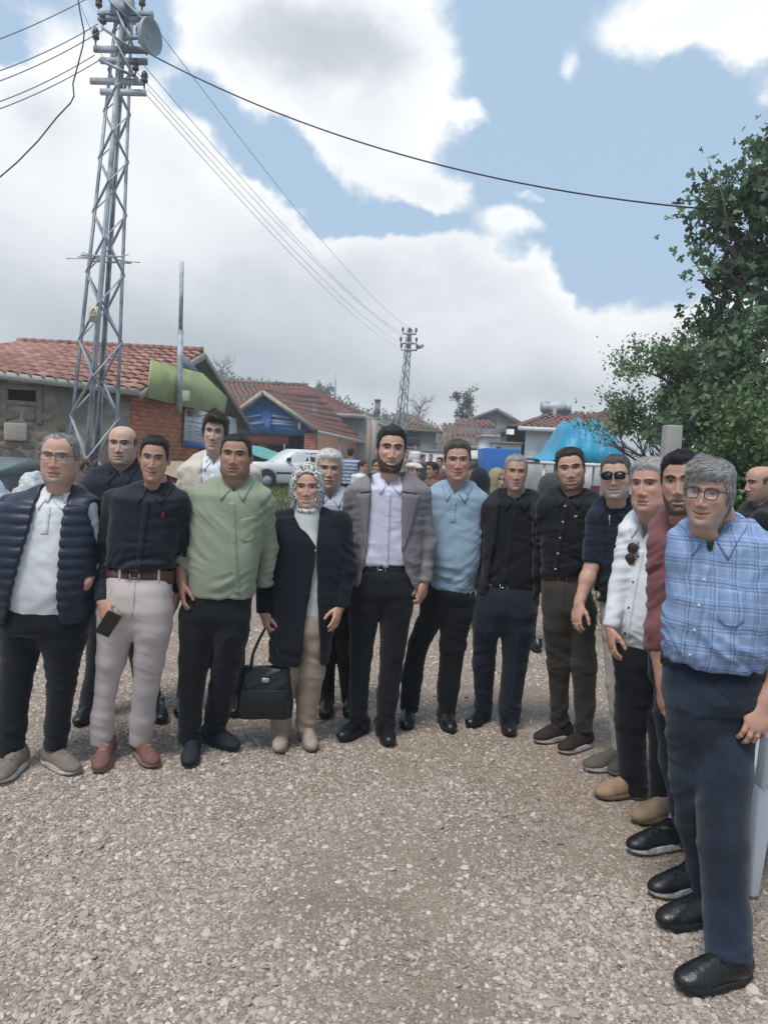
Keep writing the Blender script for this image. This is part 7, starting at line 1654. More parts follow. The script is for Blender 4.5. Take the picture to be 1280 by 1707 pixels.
# ------------------------------------------------------------------ people in the background
def back_person(px, ytop, D, yaw, label, seed, top, trou, hair, H=1.72, skin=SKM, coll=False, group=None, hat=None, cat='man', wide=1.0, long_top=False):
    """a full figure at depth D whose head top shows at (px, ytop); measured back into photo units"""
    zt = P(px, ytop, D).z; z0 = zt-H; s = FPX/D; X0 = P(px, ytop, D).x
    def px_of(x, z, dy=0): return proj((X0+x, D+dy, max(z, 0)+0.0))
    def row(f, hw): a, b = px_of(-hw*wide, zt-H+f*H), px_of(hw*wide, zt-H+f*H); return ((a[1]+b[1])/2, a[0], b[0])
    ca = abs(math.cos(R(yaw))); k = .66+.34*ca; legx = .10*(.5+.5*ca)
    rows = [row(.845, .07), row(.83, .15*k), row(.80, .205*k), row(.72, .20*k), row(.62, .175*k), row(.50, .19*k)]
    def arm(s_): return [(*px_of(s_*.20*k, zt-H+.79*H), .052*s), (*px_of(s_*.25*k, zt-H+.62*H), .045*s), (*px_of(s_*.24*k, zt-H+.49*H), .035*s)]
    def leg(s_): 
        out = []
        for f, r in ((.45, .088), (.28, .07), (.06, .058)): a, b = px_of(s_*legx-r, f*H), px_of(s_*legx+r, f*H); out.append(((a[1]+b[1])/2, a[0], b[0]))
        return out
    fx, fy = math.sin(R(yaw)), -math.cos(R(yaw))
    sp = dict(label=label, cat=cat, group=group, seed=seed, D=D, yaw=yaw, up=0, shup=.02, head=(px, ytop, px_of(0, zt-.238)[1]), hrot=(yaw, 0, 0), hdy=0, rows=rows, arms={'L': arm(-1), 'R': arm(1)}, bare={'L': 1.0, 'R': 1.0}, hands={'L': dict(tip=px_of(-.23*k, zt-H+.38*H)), 'R': dict(tip=px_of(.23*k, zt-H+.38*H))},
        legs={'L': leg(-1), 'R': leg(1)}, toes={q: proj((X0+(-legx if q == 'L' else legx)+fx*.16, D+fy*.16, 0)) for q in 'LR'}, ankdy=-fy*.17, trousers=dict(rows=[row(.53, .17*k), row(.50, .175*k), row(.47, .17*k)], mat=trou),
        tops=[dict(name='jacket' if long_top else 'shirt', mat=top, sleeve=1.9 if long_top else .85, collar=dict(r=.07) if coll else None)], shoes=dict(up=LEA, **SX), face=dict(skin=skin, squint=.6, beard=hair.pop('beard', None) if isinstance(hair, dict) and 'beard' in hair else None), hair=hair)
    if abs(math.cos(R(yaw))) < .6 or math.cos(R(yaw)) < 0: sp['bare'] = {'L': 1.0, 'R': 1.0}
    if sp['face']['beard'] is None: sp['face'].pop('beard')
    sp['toes'] = {q: v for q, v in sp['toes'].items()}
    build_person(sp, .014); xf = sp['xf']; hs = sp['hs']
    if hat: 
        S = Sdf(); pt = lambda *p: xf(np.array([p], float))[0]
        if hat[0] == 'cap': S.ell(pt(0, .01, .075), np.array([.098, .125, .052])*hs, sp['HM'], .01); S.ell(pt(0, -.10, .058), np.array([.070, .050, .014])*hs, sp['HM'], .01)
        if hat[0] == 'hood': S.ell(pt(0, .015, .0), np.array([.11, .13, .14])*hs, sp['HM'], .02); S.cap(pt(0, .02, -.06), pt(0, .05, -.18), .10*hs, .15*hs, .04); S.ell(pt(0, -.15, -.02), np.array([.075, .10, .10])*hs, sp['HM'], .01, mode='sub')
        V, Q = S.build(.011); link({'cap': 'flat_cap', 'hood': 'hood'}[hat[0]], mesh_np('hat', V+vnormals(V, Q)*(.004*pn(V*18, 2))[:, None], Q), hat[1], sp['root'])
    return sp
hk = lambda c=(.02, .016, .014), **k: dict(col=c, n=300, top=.016, side=.007, **k)
CRW = 'people gathered in the yard behind'
STR = stripes('striped_polo', '#a9b2c2', '#5f7391', .085); GREYC = cloth('charcoal_cloth', '#3a3d42'); REDC = cloth('dull_red_cloth', '#6b4b4d'); DGR = cloth('dark_grey_jacket', '#3b3e42'); TAN = cloth('tan_cloth', '#8d7b66'); YEL = cloth('mustard_scarf_cloth', '#8d8268')
for a in [
 dict(px=585, ytop=746, D=17.5, yaw=168, label='man in blue and white striped polo seen from behind near the brick house', seed=51, top=STR, trou=NAVYT, hair=hk()),
 dict(px=629, ytop=764, D=10.5, yaw=8, label='dark-haired man whose head shows left of the grey blazer shoulder', seed=52, top=GREYC, trou=BLK, hair=hk(), skin=SKD, H=1.70),
 dict(px=690, ytop=771, D=10.0, yaw=48, label='older man in white flat cap and dark jacket behind the grey blazer', seed=53, top=BLK, trou=BLK, hair=hk(HG), hat=('cap', mat('white_cap', rgb('#c4bfb6'), .9)), long_top=True, H=1.66),
 dict(px=721, ytop=770, D=10.8, yaw=-62, label='dark-haired bearded man turned left behind the blue polo shoulder', seed=54, top=REDC, trou=BLK, hair=hk(), skin=SKD, H=1.70),
 dict(px=799, ytop=783, D=7.4, yaw=172, label='person in dark navy hooded jacket seen from behind beside the blue polo', seed=55, top=DKNAVY, trou=BLK, hair=hk(), hat=('hood', DKNAVY), long_top=True, H=1.60, cat='person', wide=1.15),
 dict(px=829, ytop=783, D=8.6, yaw=30, label='person in mustard headscarf half hidden behind the black jacket man', seed=56, top=TAN, trou=BLK, hair=dict(kind='none'), hat=('hood', YEL), long_top=True, H=1.58, cat='person', skin=SKL),
 dict(px=916, ytop=793, D=6.6, yaw=165, label='person in charcoal hooded coat seen from behind between two black shirts', seed=57, top=DGR, trou=BLK, hair=hk(), hat=('hood', DGR), long_top=True, H=1.56, cat='person', wide=1.25),
 dict(px=693, ytop=741, D=31, yaw=-20, label='far man in white shirt before the whitewashed yard wall', seed=58, top=WHITEP, trou=GREYC, hair=hk(), H=1.75),
 dict(px=677, ytop=752, D=27, yaw=25, label='far man in tan shirt left of the white-shirted one by the yard wall', seed=59, top=TAN, trou=NAVYT, hair=hk(), H=1.72),
 dict(px=705, ytop=757, D=25, yaw=60, label='far man in charcoal shirt right of the white-shirted one', seed=60, top=GREYC, trou=BLK, hair=hk(), H=1.70),
 dict(px=718, ytop=757, D=27, yaw=-10, label='far man in navy shirt standing before the yard wall', seed=61, top=NAVYT, trou=BLK, hair=hk(), H=1.70),
 dict(px=733, ytop=762, D=17, yaw=-35, label='person in dull red top behind the blue polo shoulder', seed=62, top=REDC, trou=BLK, hair=hk(), H=1.68, cat='person'),
 dict(px=604, ytop=768, D=15, yaw=75, label='man in white shirt with dark hair turned right beside the striped polo', seed=63, top=WHITEP, trou=BLK, hair=hk(), H=1.66),
 dict(px=784, ytop=768, D=9.6, yaw=-80, label='grey-haired man in profile just right of the blue polo man', seed=64, top=GREYC, trou=BLK, hair=hk(HDG), H=1.70, skin=SKL)]:
    back_person(group=CRW, **a)
# ------------------------------------------------------------------ lattice poles and lines
def lattice(name, label, bot, top, hb, ht, leg, brw, nseg, m, rot, group=None):
    """four tapering angle-iron legs with zigzag braces; every leg and brace is a part"""
    bot, top = Vector(bot), Vector(top); o = tag(empty(name, bot), label, 'lattice pole', group); ax = top-bot
    def corner(k, f): 
        a = rot+math.pi/2*k; r = hb+(ht-hb)*f; return ax*f+Vector((math.cos(a)*r, math.sin(a)*r, 0))
    for k in range(4):
        p, q = corner(k, 0), corner(k, 1); d1 = (corner(k+1, 0)-p).normalized(); d2 = (corner(k-1, 0)-p).normalized(); mb = MB(); t = leg*.14
        for d_, e_ in ((d1, d2), (d2, d1)):
            mb.box8([p, p+d_*leg, p+d_*leg+e_*t, p+e_*t, q, q+d_*leg*.7, q+d_*leg*.7+e_*t, q+e_*t])
        mb.build('leg', m, o)
    bar = MB().box(-.5, .5, -.5, .5, 0, 1).me('brace'); bar.materials.append(m)
    for k in range(4):
        f = 0.0; i = k % 2; fs = [0]
        while fs[-1] < .985: fs.append(fs[-1]+(1.25*(hb+(ht-hb)*fs[-1])*1.35)/ax.length)
        for j in range(len(fs)-1):
            a, b = (k, k+1) if (j+i) % 2 == 0 else (k+1, k); p, q = corner(a, min(fs[j], 1)), corner(b, min(fs[j+1], 1)); d = q-p
            inst('brace', bar, p, d.to_track_quat('Z', 'Y').to_matrix(), (brw, brw*.35, d.length), o)
    return o, ax, corner
CERAM = mat('dark_ceramic', rgb('#4a4344'), .4, var=.1)
def insulator(o, p, s=1.0):
    k = MB().lathe([(0, 0), (.012*s, 0), (.012*s, .08*s), (.045*s, .09*s), (.05*s, .12*s), (.03*s, .14*s), (.05*s, .16*s), (.045*s, .20*s), (.02*s, .24*s), (0, .25*s)], p, 10); k.build('insulator', CERAM, o, True)
D1 = 12.5
b0, b1 = P(154, 762, D1), P(197.5, 160, D1); axis = (b1-b0)/(b1.z-b0.z); foot = b0-axis*b0.z; ztop = P(209, -60, D1).z
big, bax, bcor = lattice('lattice_power_pole', 'tall grey steel lattice power pole leaning slightly beside the mud house', foot-axis*.1, foot+axis*ztop,   .47, .115, .072, .042, 0, M_GALV, R(-80))
def onp(py, off=(0, 0, 0)):
    px = 154+(197.5-154)*(762-py)/602; return P(px, py, D1)-big.location+Vector(off)
for py, xl, xr, nm in ((22, 164, 256, 'cross_arm'), (30, 164, 252, 'cross_arm'), (82, 157, 248, 'cross_arm'), (101, 168, 246, 'cross_arm'), (135, 151, 240, 'cross_arm'), (153, 168, 244, 'cross_arm')):
    a = P(xl, py, D1-.12)-big.location; b = P(xr, py+2, D1-.12)-big.location; MB().bar(a, b, .055, .09).build(nm, M_GALV, big)
for (x0, y0, x1, y1) in ((170, 45, 228, 88), (166, 100, 230, 130), (182, 0, 212, 30), (206, 0, 245, 40), (196, 20, 226, 85), (188, 60, 232, 140)):
    MB().bar(P(x0, y0, D1-.2)-big.location, P(x1, y1, D1-.2)-big.location, .07, .03).build('arm_brace', M_GALV, big)
MB().box8([v for py in (35, 10) for v in (onp(py, (-.17, -.16, 0)), onp(py, (.17, -.16, 0)), onp(py, (.17, .10, 0)), onp(py, (-.17, .10, 0)))]).build('pole_head_box', M_GALV, big)
for px, py in ((165, 22), (237, 20), (160, 76), (232, 72), (226, 128), (241, 148), (245, 92), (172, 50)): insulator(big, P(px, py, D1-.12)-big.location, 1.15)
# round dish
dp = P(249, 61, D1-.45)-big.location; dish = MB().lathe([(0, .06), (.13, .05), (.20, .02), (.245, -.06), (.262, -.07), (.262, -.02), (.22, .07), (.12, .12), (0, .13)], (0, 0, 0), 28); dv = Vector((.95, -.30, -.05)).normalized()
ob = dish.build('dish', mat('dish_grey', rgb('#9aa3ad'), .5, var=.06), big, True); ob.location = dp; ob.rotation_euler = (-dv).to_track_quat('Z', 'Y').to_euler(); ob.scale = (1.0, 1.0, .9)
MB().bar(dp-dv*.05, onp(64), .05).build('dish_bracket', M_GALV, big)
# anti-climbing spikes and warning plate
spk = MB(); c = onp(432)
for i in range(16):
    a = 2*math.pi*i/16; d = Vector((math.cos(a), math.sin(a)*.6, 0)); spk.bar(c+d*.15, c+d*(.42+.12*(i % 3))+Vector((0, 0, .02*((i*7) % 5-2))), .012)
for s in (-1, 1): spk.bar(c+Vector((-.34, .2*s, 0)), c+Vector((.34, .2*s, 0)), .02)
spk.build('climbing_guard', M_GALV, big)
pl = onp(531, (.0, -.36, 0)); plate = MB().box(pl.x-.075, pl.x+.075, pl.y-.006, pl.y, pl.z-.13, pl.z+.13).build('warning_plate', mat('warning_cream', rgb('#bdb9a2'), .6, var=.05), big)
k = MB(); k.bar(pl+Vector((-.045, -.009, .02)), pl+Vector((0, -.009, .10)), .008, .004); k.bar(pl+Vector((.045, -.009, .02)), pl+Vector((0, -.009, .10)), .008, .004); k.bar(pl+Vector((-.045, -.009, .02)), pl+Vector((.045, -.009, .02)), .008, .004)
k.bar(pl+Vector((.008, -.009, .08)), pl+Vector((-.008, -.009, .055)), .006, .004); k.bar(pl+Vector((-.008, -.009, .055)), pl+Vector((.006, -.009, .035)), .006, .004)
for i in range(3): k.bar(pl+Vector((-.05, -.009, -.03-.03*i)), pl+Vector((.05-.02*i, -.009, -.03-.03*i)), .010, .004)
k.build('warning_mark', mat('warning_ink', rgb('#4f4d42'), .6, var=0), plate)
D2 = 46.0; f0, f1 = P(667, 716, D2), P(683, 548, D2); ax2 = (f1-f0)/(f1.z-f0.z); ft = f0-ax2*f0.z
far, fax, fcor = lattice('lattice_power_pole', 'far small steel lattice pole with street lamp arm above the grey house', ft, f1, .55, .16, .09, .06, 0, M_GALV, R(-75))
for py, w_, sh in ((556, 11, 0), (572, 13, 0), (583, 13, 2)):
    px = 667+16*(716-py)/168; a, b = P(px-w_+sh, py, D2-.2)-far.location, P(px+w_+sh, py+1, D2-.2)-far.location; MB().bar(a, b, .09, .10).build('cross_arm', M_GALV, far)
    for t in (0, .5, 1): insulator(far, a.lerp(b, t), 1.6)
q = P(700, 578, D2)-far.location; MB().tube([P(683, 586, D2)-far.location, P(692, 583, D2)-far.location, q], .03, 6).build('lamp_arm', M_GALV, far); MB().lathe([(0, -.25), (.09, -.2), (.13, 0), (.09, .22), (0, .26)], q, 10, (1, 0, .45)).build('lamp_head', M_CONC, far, True)
def line(name, label, a, b, sag, r, m, pts=None):
    ps = [Vector(p) for p in pts] if pts else [Vector(a).lerp(Vector(b), t)-Vector((0, 0, sag*4*t*(1-t))) for t in np.linspace(0, 1, 26)]
    o = MB().tube([p-ps[0] for p in ps], r, 5).build(name, m, None, True); o.location = ps[0]; return tag(o, label, 'cable', 'overhead lines')
line('overhead_cable', 'thick black cable sagging from the lattice pole to the large tree', P(250, 90, D1-.1), P(1182, 349, 9.4), .42, .011, M_CABLE)
for i, (a, b, lab) in enumerate((((241, 110), (671, 556), 'uppermost thin wire from near pole to far pole'), ((246, 148), (670, 572), 'middle thin wire from near pole to far pole'), ((228, 120), (690, 572), 'right-hand thin wire from near pole to far pole'), ((242, 155), (669, 583), 'lowest thin wire from near pole to far pole'))):
    line('overhead_wire', lab, P(*a, D1-.1), P(*b, D2-.2), .5, .006, M_WIRE)
line('overhead_wire', 'wire passing behind the dish down to the far pole', P(236, 14, D1-.12), P(694, 556, D2-.2), .6, .006, M_WIRE)
for a, b, D, lab in (((164, 40), (-120, 152), 10.5, 'upper wire running from the pole off the left edge'), ((172, 50), (-120, 172), 10.3, 'second wire running from the pole off the left edge'), ((158, 92), (-120, 205), 10.5, 'third wire running from the pole off the left edge'), ((170, 98), (-120, 218), 10.3, 'lowest wire running from the pole off the left edge'), ((210, -40), (-120, 105), 10.0, 'highest wire crossing the top left corner')):
    line('overhead_wire', lab, P(*a, D1-.1), P(*b, D), .12, .008, M_WIRE)
line('drop_cable', 'wiggly loose cable hanging down left of the pole to the left edge', None, None, 0, .011, M_CABLE, [P(x, y, D) for x, y, D in ((126, -30, 12), (134, 20, 12), (141, 55, 12), (139, 75, 12), (130, 110, 12), (122, 140, 12), (124, 160, 12), (118, 172, 12), (96, 195, 12), (64, 235, 12), (30, 270, 11.9), (-40, 330, 11.8))])
line('thin_drop_wire', 'thin slack wire crossing to the pole left of the cross arms', None, None, 0, .005, M_WIRE, [P(x, y, 12.2) for x, y in ((122, -20), (150, 45), (163, 80), (176, 100))])

# ------------------------------------------------------------------ vehicles and yard things
CARW = mat('white_car_paint', rgb('#c9cdd1'), .25, var=.03, spec=.6); TYRE = mat('tyre_rubber', rgb('#1d1d1f'), .85); HUB = mat('wheel_cover', rgb('#a9adb1'), .4, .3); TRIM = mat('black_trim', rgb('#202226'), .6); CARGL = mat('car_glass', rgb('#39434c'), .08, var=.25, vscale=2, spec=.8)
def car():
    a = P(437, 806, 26.5); o = tag(empty('parked_car', (a.x+1.25, 26.0, .47), R(28)), 'white older hatchback car parked nose to the left before the blue shed', 'car')
    S = Sdf()          # length along +x (tail) .. -x (nose)
    S.loft([(.22, 0, 0, 2.02, .76, .76, 6), (.45, 0, 0, 2.12, .80, .80, 6), (.68, 0, 0, 2.12, .81, .81, 6), (.84, .05, 0, 2.02, .77, .77, 5), (.90, .1, 0, 1.90, .72, .72, 5)], .03)
    S.loft([(.82, .35, 0, 1.50, .72, .72, 5), (1.05, .42, 0, 1.20, .67, .67, 5), (1.30, .42, 0, .86, .60, .60, 5), (1.39, .40, 0, .66, .52, .52, 4)], .05)
    for x in (-1.32, 1.22):
        for s in (-1, 1): S.cap((x, s*.95, .30), (x, s*.58, .30), .35, .35, .01, mode='sub')
    V, Q = S.build(.035); link('body', mesh_np('body', V, Q), CARW, o); bv = bvh_of(V, Q)
    def side(pts, nm, m_, s, off=.006, par=None):
        p3 = []
        for x, z in pts:
            h = bv.ray_cast(Vector((x, s*2, z)), Vector((0, -s, 0)))[0]; p3.append(Vector((x, (h.y if h else s*.6)+s*off, z)))
        MB().prism(p3, (0, -s*.02, 0)).build(nm, m_, par or o)
    for s in (-1, 1):
        side([(-.62, .96), (.18, .96), (.18, 1.28), (-.22, 1.28)], 'window', CARGL, s); side([(.26, .96), (.98, .96), (.86, 1.28), (.26, 1.28)], 'window', CARGL, s); side([(1.05, .97), (1.36, .97), (1.05, 1.25), (.95, 1.27)], 'window', CARGL, s)
        side([(-1.0, .53), (.95, .53), (.95, .60), (-1.0, .60)], 'side_moulding', TRIM, s, .014); side([(-2.0, .53), (-1.68, .53), (-1.68, .60), (-2.0, .60)], 'side_moulding', TRIM, s, .014); side([(1.58, .53), (2.0, .53), (2.0, .60), (1.58, .60)], 'side_moulding', TRIM, s, .014)
        side([(.03, .80), (.16, .80), (.16, .84), (.03, .84)], 'door_handle', TRIM, s, .02); side([(.86, .80), (.98, .80), (.98, .84), (.86, .84)], 'door_handle', TRIM, s, .02)
        for x in (-.68, .215, 1.0): side([(x, .30), (x+.012, .30), (x+.012, .93), (x, .93)], 'door_seam', TRIM, s, .002)
        h = bv.ray_cast(Vector((-.55, s*2, .97)), Vector((0, -s, 0)))[0]; MB().obox(h+Vector((.0, s*.09, .05)), (.05, .02*s, 0), (0, .10, 0), (0, 0, .07)).build('mirror', TRIM, o, False, .02)
        for x in (-1.32, 1.22):
            w = MB().lathe([(.17, -.09), (.29, -.09), (.31, -.06), (.31, .06), (.29, .09), (.17, .09)], (x, s*.74, .31), 22, (0, s, 0)).build('wheel', TYRE, o, True)
            MB().lathe([(0, .085), (.06, .09), (.08, .075), (.19, .08), (.20, .06)], (x, s*.74, .31), 16, (0, s, 0)).build('rim', HUB, w, True)
    def xface(z0, z1, hw0, hw1, dirn, nm, m_):
        p = []
        for z, y in ((z0, -hw0), (z0, hw0), (z1, hw1), (z1, -hw1)):
            h = bv.ray_cast(Vector((dirn*4, y, z)), Vector((-dirn, 0, 0)))[0]; p.append((h if h else Vector((dirn*.9, y, z)))+Vector((dirn*.008, 0, 0)))
        MB().prism(p, (-dirn*.02, 0, 0)).build(nm, m_, o)
    xface(.97, 1.30, .60, .50, -1, 'windscreen', CARGL); xface(.98, 1.28, .58, .48, 1, 'rear_window', CARGL)
    MB().box(-2.16, -2.05, -.78, .78, .34, .50).build('bumper', TRIM, o, False, .03); MB().box(2.05, 2.16, -.78, .78, .34, .50).build('bumper', TRIM, o, False, .03)
    for s in (-1, 1): MB().box(-2.14, -2.08, s*.62-.14, s*.62+.14, .60, .74).build('headlight', HUB, o, False, .02); MB().box(2.08, 2.14, s*.62-.12, s*.62+.12, .58, .76).build('tail_light', mat('red_lens', rgb('#8a2226'), .3), o, False, .02)
car()
def teal_sheet():
    a = P(392, 738, 28.6); S = []; n, k = 14, 8
    for i in range(n+1):
        for j in range(k+1):
            u, v = i/n, j/k; p = P(392+86*u, 735+22*u+16*v+1.2*math.sin(9*u+3*v), 28.6-.5*v); S.append(p)
    V = np.array(S); Q = np.array([(i*(k+1)+j, (i+1)*(k+1)+j, (i+1)*(k+1)+j+1, i*(k+1)+j+1) for i in range(n) for j in range(k)]); c = V.mean(0)
    o = link('teal_tarpaulin', mesh_np('teal_tarpaulin', V-c, Q), mat('teal_tarp', rgb('#5b9a97'), .6, var=.12, vscale=4, bump=.2, bscale=20)); o.location = c; s_ = o.modifiers.new('s', 'SOLIDIFY'); s_.thickness = .01; tag(o, 'faded teal tarpaulin stretched behind the white car roof', 'tarpaulin')
    for x in (396, 474):
        q = P(x, 740, 28.7); t = MB().bar((0, 0, 0), (0, 0, q.z), .06).build('timber_post', M_WOOD); t.location = (q.x, 28.75, 0); tag(t, 'timber post holding the %s end of the teal tarpaulin' % ('left' if x < 400 else 'right'), 'post')
teal_sheet()
def tarp_stall():
    D = 17.0; o = tag(empty('tarpaulin_stall', (P(950, 770, D).x, D, 0)), 'bright blue tarpaulin draped over a hump on a market stall frame', 'stall'); zb = P(950, 771, D).z
    outline = [(882, 770), (893, 766), (907, 758), (918, 735), (927, 716), (936, 706), (950, 704.5), (975, 705), (988, 706), (1000, 718), (1014, 738), (1021, 752), (1020, 772)]
    n = 48; xs = np.array([p[0] for p in outline], float); ys = np.array([p[1] for p in outline], float); q = np.linspace(882, 1020.5, n); top = np.interp(q, xs, ys); W_ = P(1020, 770, D).x-P(882, 770, D).x
    V = []; k = 26
    for i in range(n):
        x = P(q[i], 771, D).x-o.location.x; ht = max(.03, P(q[i], top[i], D).z-zb)
        for j in range(k):
            v = j/(k-1); prof = (1-abs(2*v-1)**3.0); prof = prof**.8; yy = (v-.5)*2.4; rip = .05*abs(math.sin(q[i]*.31+4*v+1.5*math.sin(v*4)))+.035*math.sin(q[i]*.23+2.5*math.sin(v*5))+.025*math.sin(q[i]*.61-v*9)+.02*math.sin((q[i]-950)*.08*(1+2*abs(v-.5))*6)
            V.append((x, yy, zb+ht*prof*(1+rip*.8)+.03*rip))
    V = np.array(V); V[:, 1] += .07*pn(V*np.array([2.2, 1, 2.2]), 2, 3); V[:, 2] += .04*(1-2*np.abs(pn(V*np.array([3.5, 1.2, 1.5]), 3, 6)))
    V[:, 2] = np.maximum(V[:, 2], zb-.03)
    Q = np.array([(i*k+j, (i+1)*k+j, (i+1)*k+j+1, i*k+j+1) for i in range(n-1) for j in range(k-1)]); t = link('tarpaulin', mesh_np('tarpaulin', V, Q), mat('blue_tarp', rgb('#1f8fb4'), .45, var=.08, vscale=5, bump=.3, bscale=14, col2=rgb('#187a9e'), c2scale=2.5, spec=.5), o); sm = t.modifiers.new('s', 'SOLIDIFY'); sm.thickness = .012
    x0, x1 = V[:, 0].min(), V[:, 0].max(); wm = mat('white_pole_paint', rgb('#c9cccf'), .5)
    for y in (-1.2, 1.2): MB().tube([(x0, y, zb-.04), (x1, y, zb-.04)], .035, 8).build('edge_pole', wm, o, True)
    for x in (x0+.1, (x0+x1)/2-.1, x1-.1):
        for y in (-1.15, 1.15): MB().tube([(x, y, 0), (x, y, zb-.05)], .028, 8).build('leg_pole', wm, o, True)
    MB().tube([(x0+.35, -1.15, zb-.08), (x0+.62, -1.18, zb-.45), (x0+.75, -1.15, 1.0)], .02, 6).build('stay', wm, o, True)
    MB().box(x0+.1, x1-.1, -1.0, 1.0, .86, .91).build('table_top', M_WOOD, o)
    r = random.Random(8)
    for i, (cn, hx, lab) in enumerate((('red', '#93363c', 'red carton leftmost on the table under the blue tarpaulin'), ('white', '#b9b7b4', 'white carton second from the left under the blue tarpaulin'), ('brown', '#85705c', 'brown carton in the middle of the table under the blue tarpaulin'), ('dark', '#33373d', 'dark carton right of the brown one under the blue tarpaulin'), ('rose', '#a8545c', 'pinkish red carton second from the right under the blue tarpaulin'), ('pale', '#c2bdb4', 'cream carton rightmost on the table under the blue tarpaulin'))):
        x = x0+.25+(x1-x0-.5)*i/5; w_ = r.uniform(.09, .13); h_ = r.uniform(.18, .40)
        b = MB().box(-w_, w_, -.12, .12, 0, h_).build('carton', mat('carton_'+cn, rgb(hx), .7), None, False, .008); b.location = (o.location.x+x, D-.6, .915); b.rotation_euler = (0, 0, r.uniform(-.3, .3)); MB().box(-w_*1.01, w_*1.01, -.03, .03, h_, h_+.004).build('tape', M_FASC, b); tag(b, lab, 'carton', 'cartons on the stall table')
tarp_stall()
def truck():
    D = 24.0; o = tag(empty('blue_trailer', (P(834, 770, D).x, D, 0)), 'plain bright blue metal trailer box parked behind the black jacket man', 'trailer'); x0 = P(809, 0, D).x-o.location.x; x0, x1 = P(809, 770, D).x-o.location.x, P(866, 770, D).x-o.location.x; zt = P(834, 747.5, D).z
    MB().box(x0, x1, 0, 2.2, .75, zt).build('box', mat('bright_blue_paint', rgb('#1f62b0'), .5, var=.06), o, False, .02)
    for x in (x0+.25, x1-.25):
        w = MB().lathe([(.12, -.09), (.33, -.09), (.36, -.05), (.36, .05), (.33, .09), (.12, .09)], (x, .2, .36), 18, (0, 1, 0)).build('wheel', TYRE, o, True); MB().lathe([(0, -.06), (.12, -.08), (.2, -.05)], (x, .2, .36), 14, (0, 1, 0)).build('rim', HUB, w, True)
    MB().box(x0, x1, .1, 2.0, .60, .75).build('chassis', TRIM, o)
    v = tag(empty('pale_van', (P(797, 770, 27).x, 27, 0)), 'pale grey-green van showing its windowed rear between heads left of the blue trailer', 'van'); g = lambda px, py: P(px, py, 27)-v.location
    a, b, zt = g(786, 770).x, g(812, 770).x, g(798, 751).z; S = Sdf(); S.loft([(.35, (a+b)/2, 1.8, .86, 2.0, 2.0, 7), (1.2, (a+b)/2, 1.8, .88, 2.02, 2.02, 7), (zt-.25, (a+b)/2, 1.8, .78, 1.9, 1.9, 6), (zt, (a+b)/2, 1.8, .66, 1.7, 1.7, 5)], .03); V, Q = S.build(.05)
    link('body', mesh_np('body', V, Q), mat('pale_van_paint', rgb('#b9c0b8'), .35, var=.05), v); y = V[:, 1].min(); c = (a+b)/2
    MB().box(c-.66, c+.66, y-.01, y+.35, 1.28, zt-.30).build('rear_window', CARGL, v, False, .03); MB().box(c-.8, c+.8, y-.06, y+.2, .45, .62).build('bumper', TRIM, v, False, .03)
    for s in (-1, 1): MB().box(c+s*.74-.06, c+s*.74+.06, y-.015, y+.1, .85, 1.15).build('tail_light', MATS['red_lens'], v); w = MB().lathe([(.12, -.09), (.29, -.09), (.31, 0), (.29, .09), (.12, .09)], (c+s*.72, .5, .31), 16, (1, 0, 0)).build('wheel', TYRE, v, True)
truck()
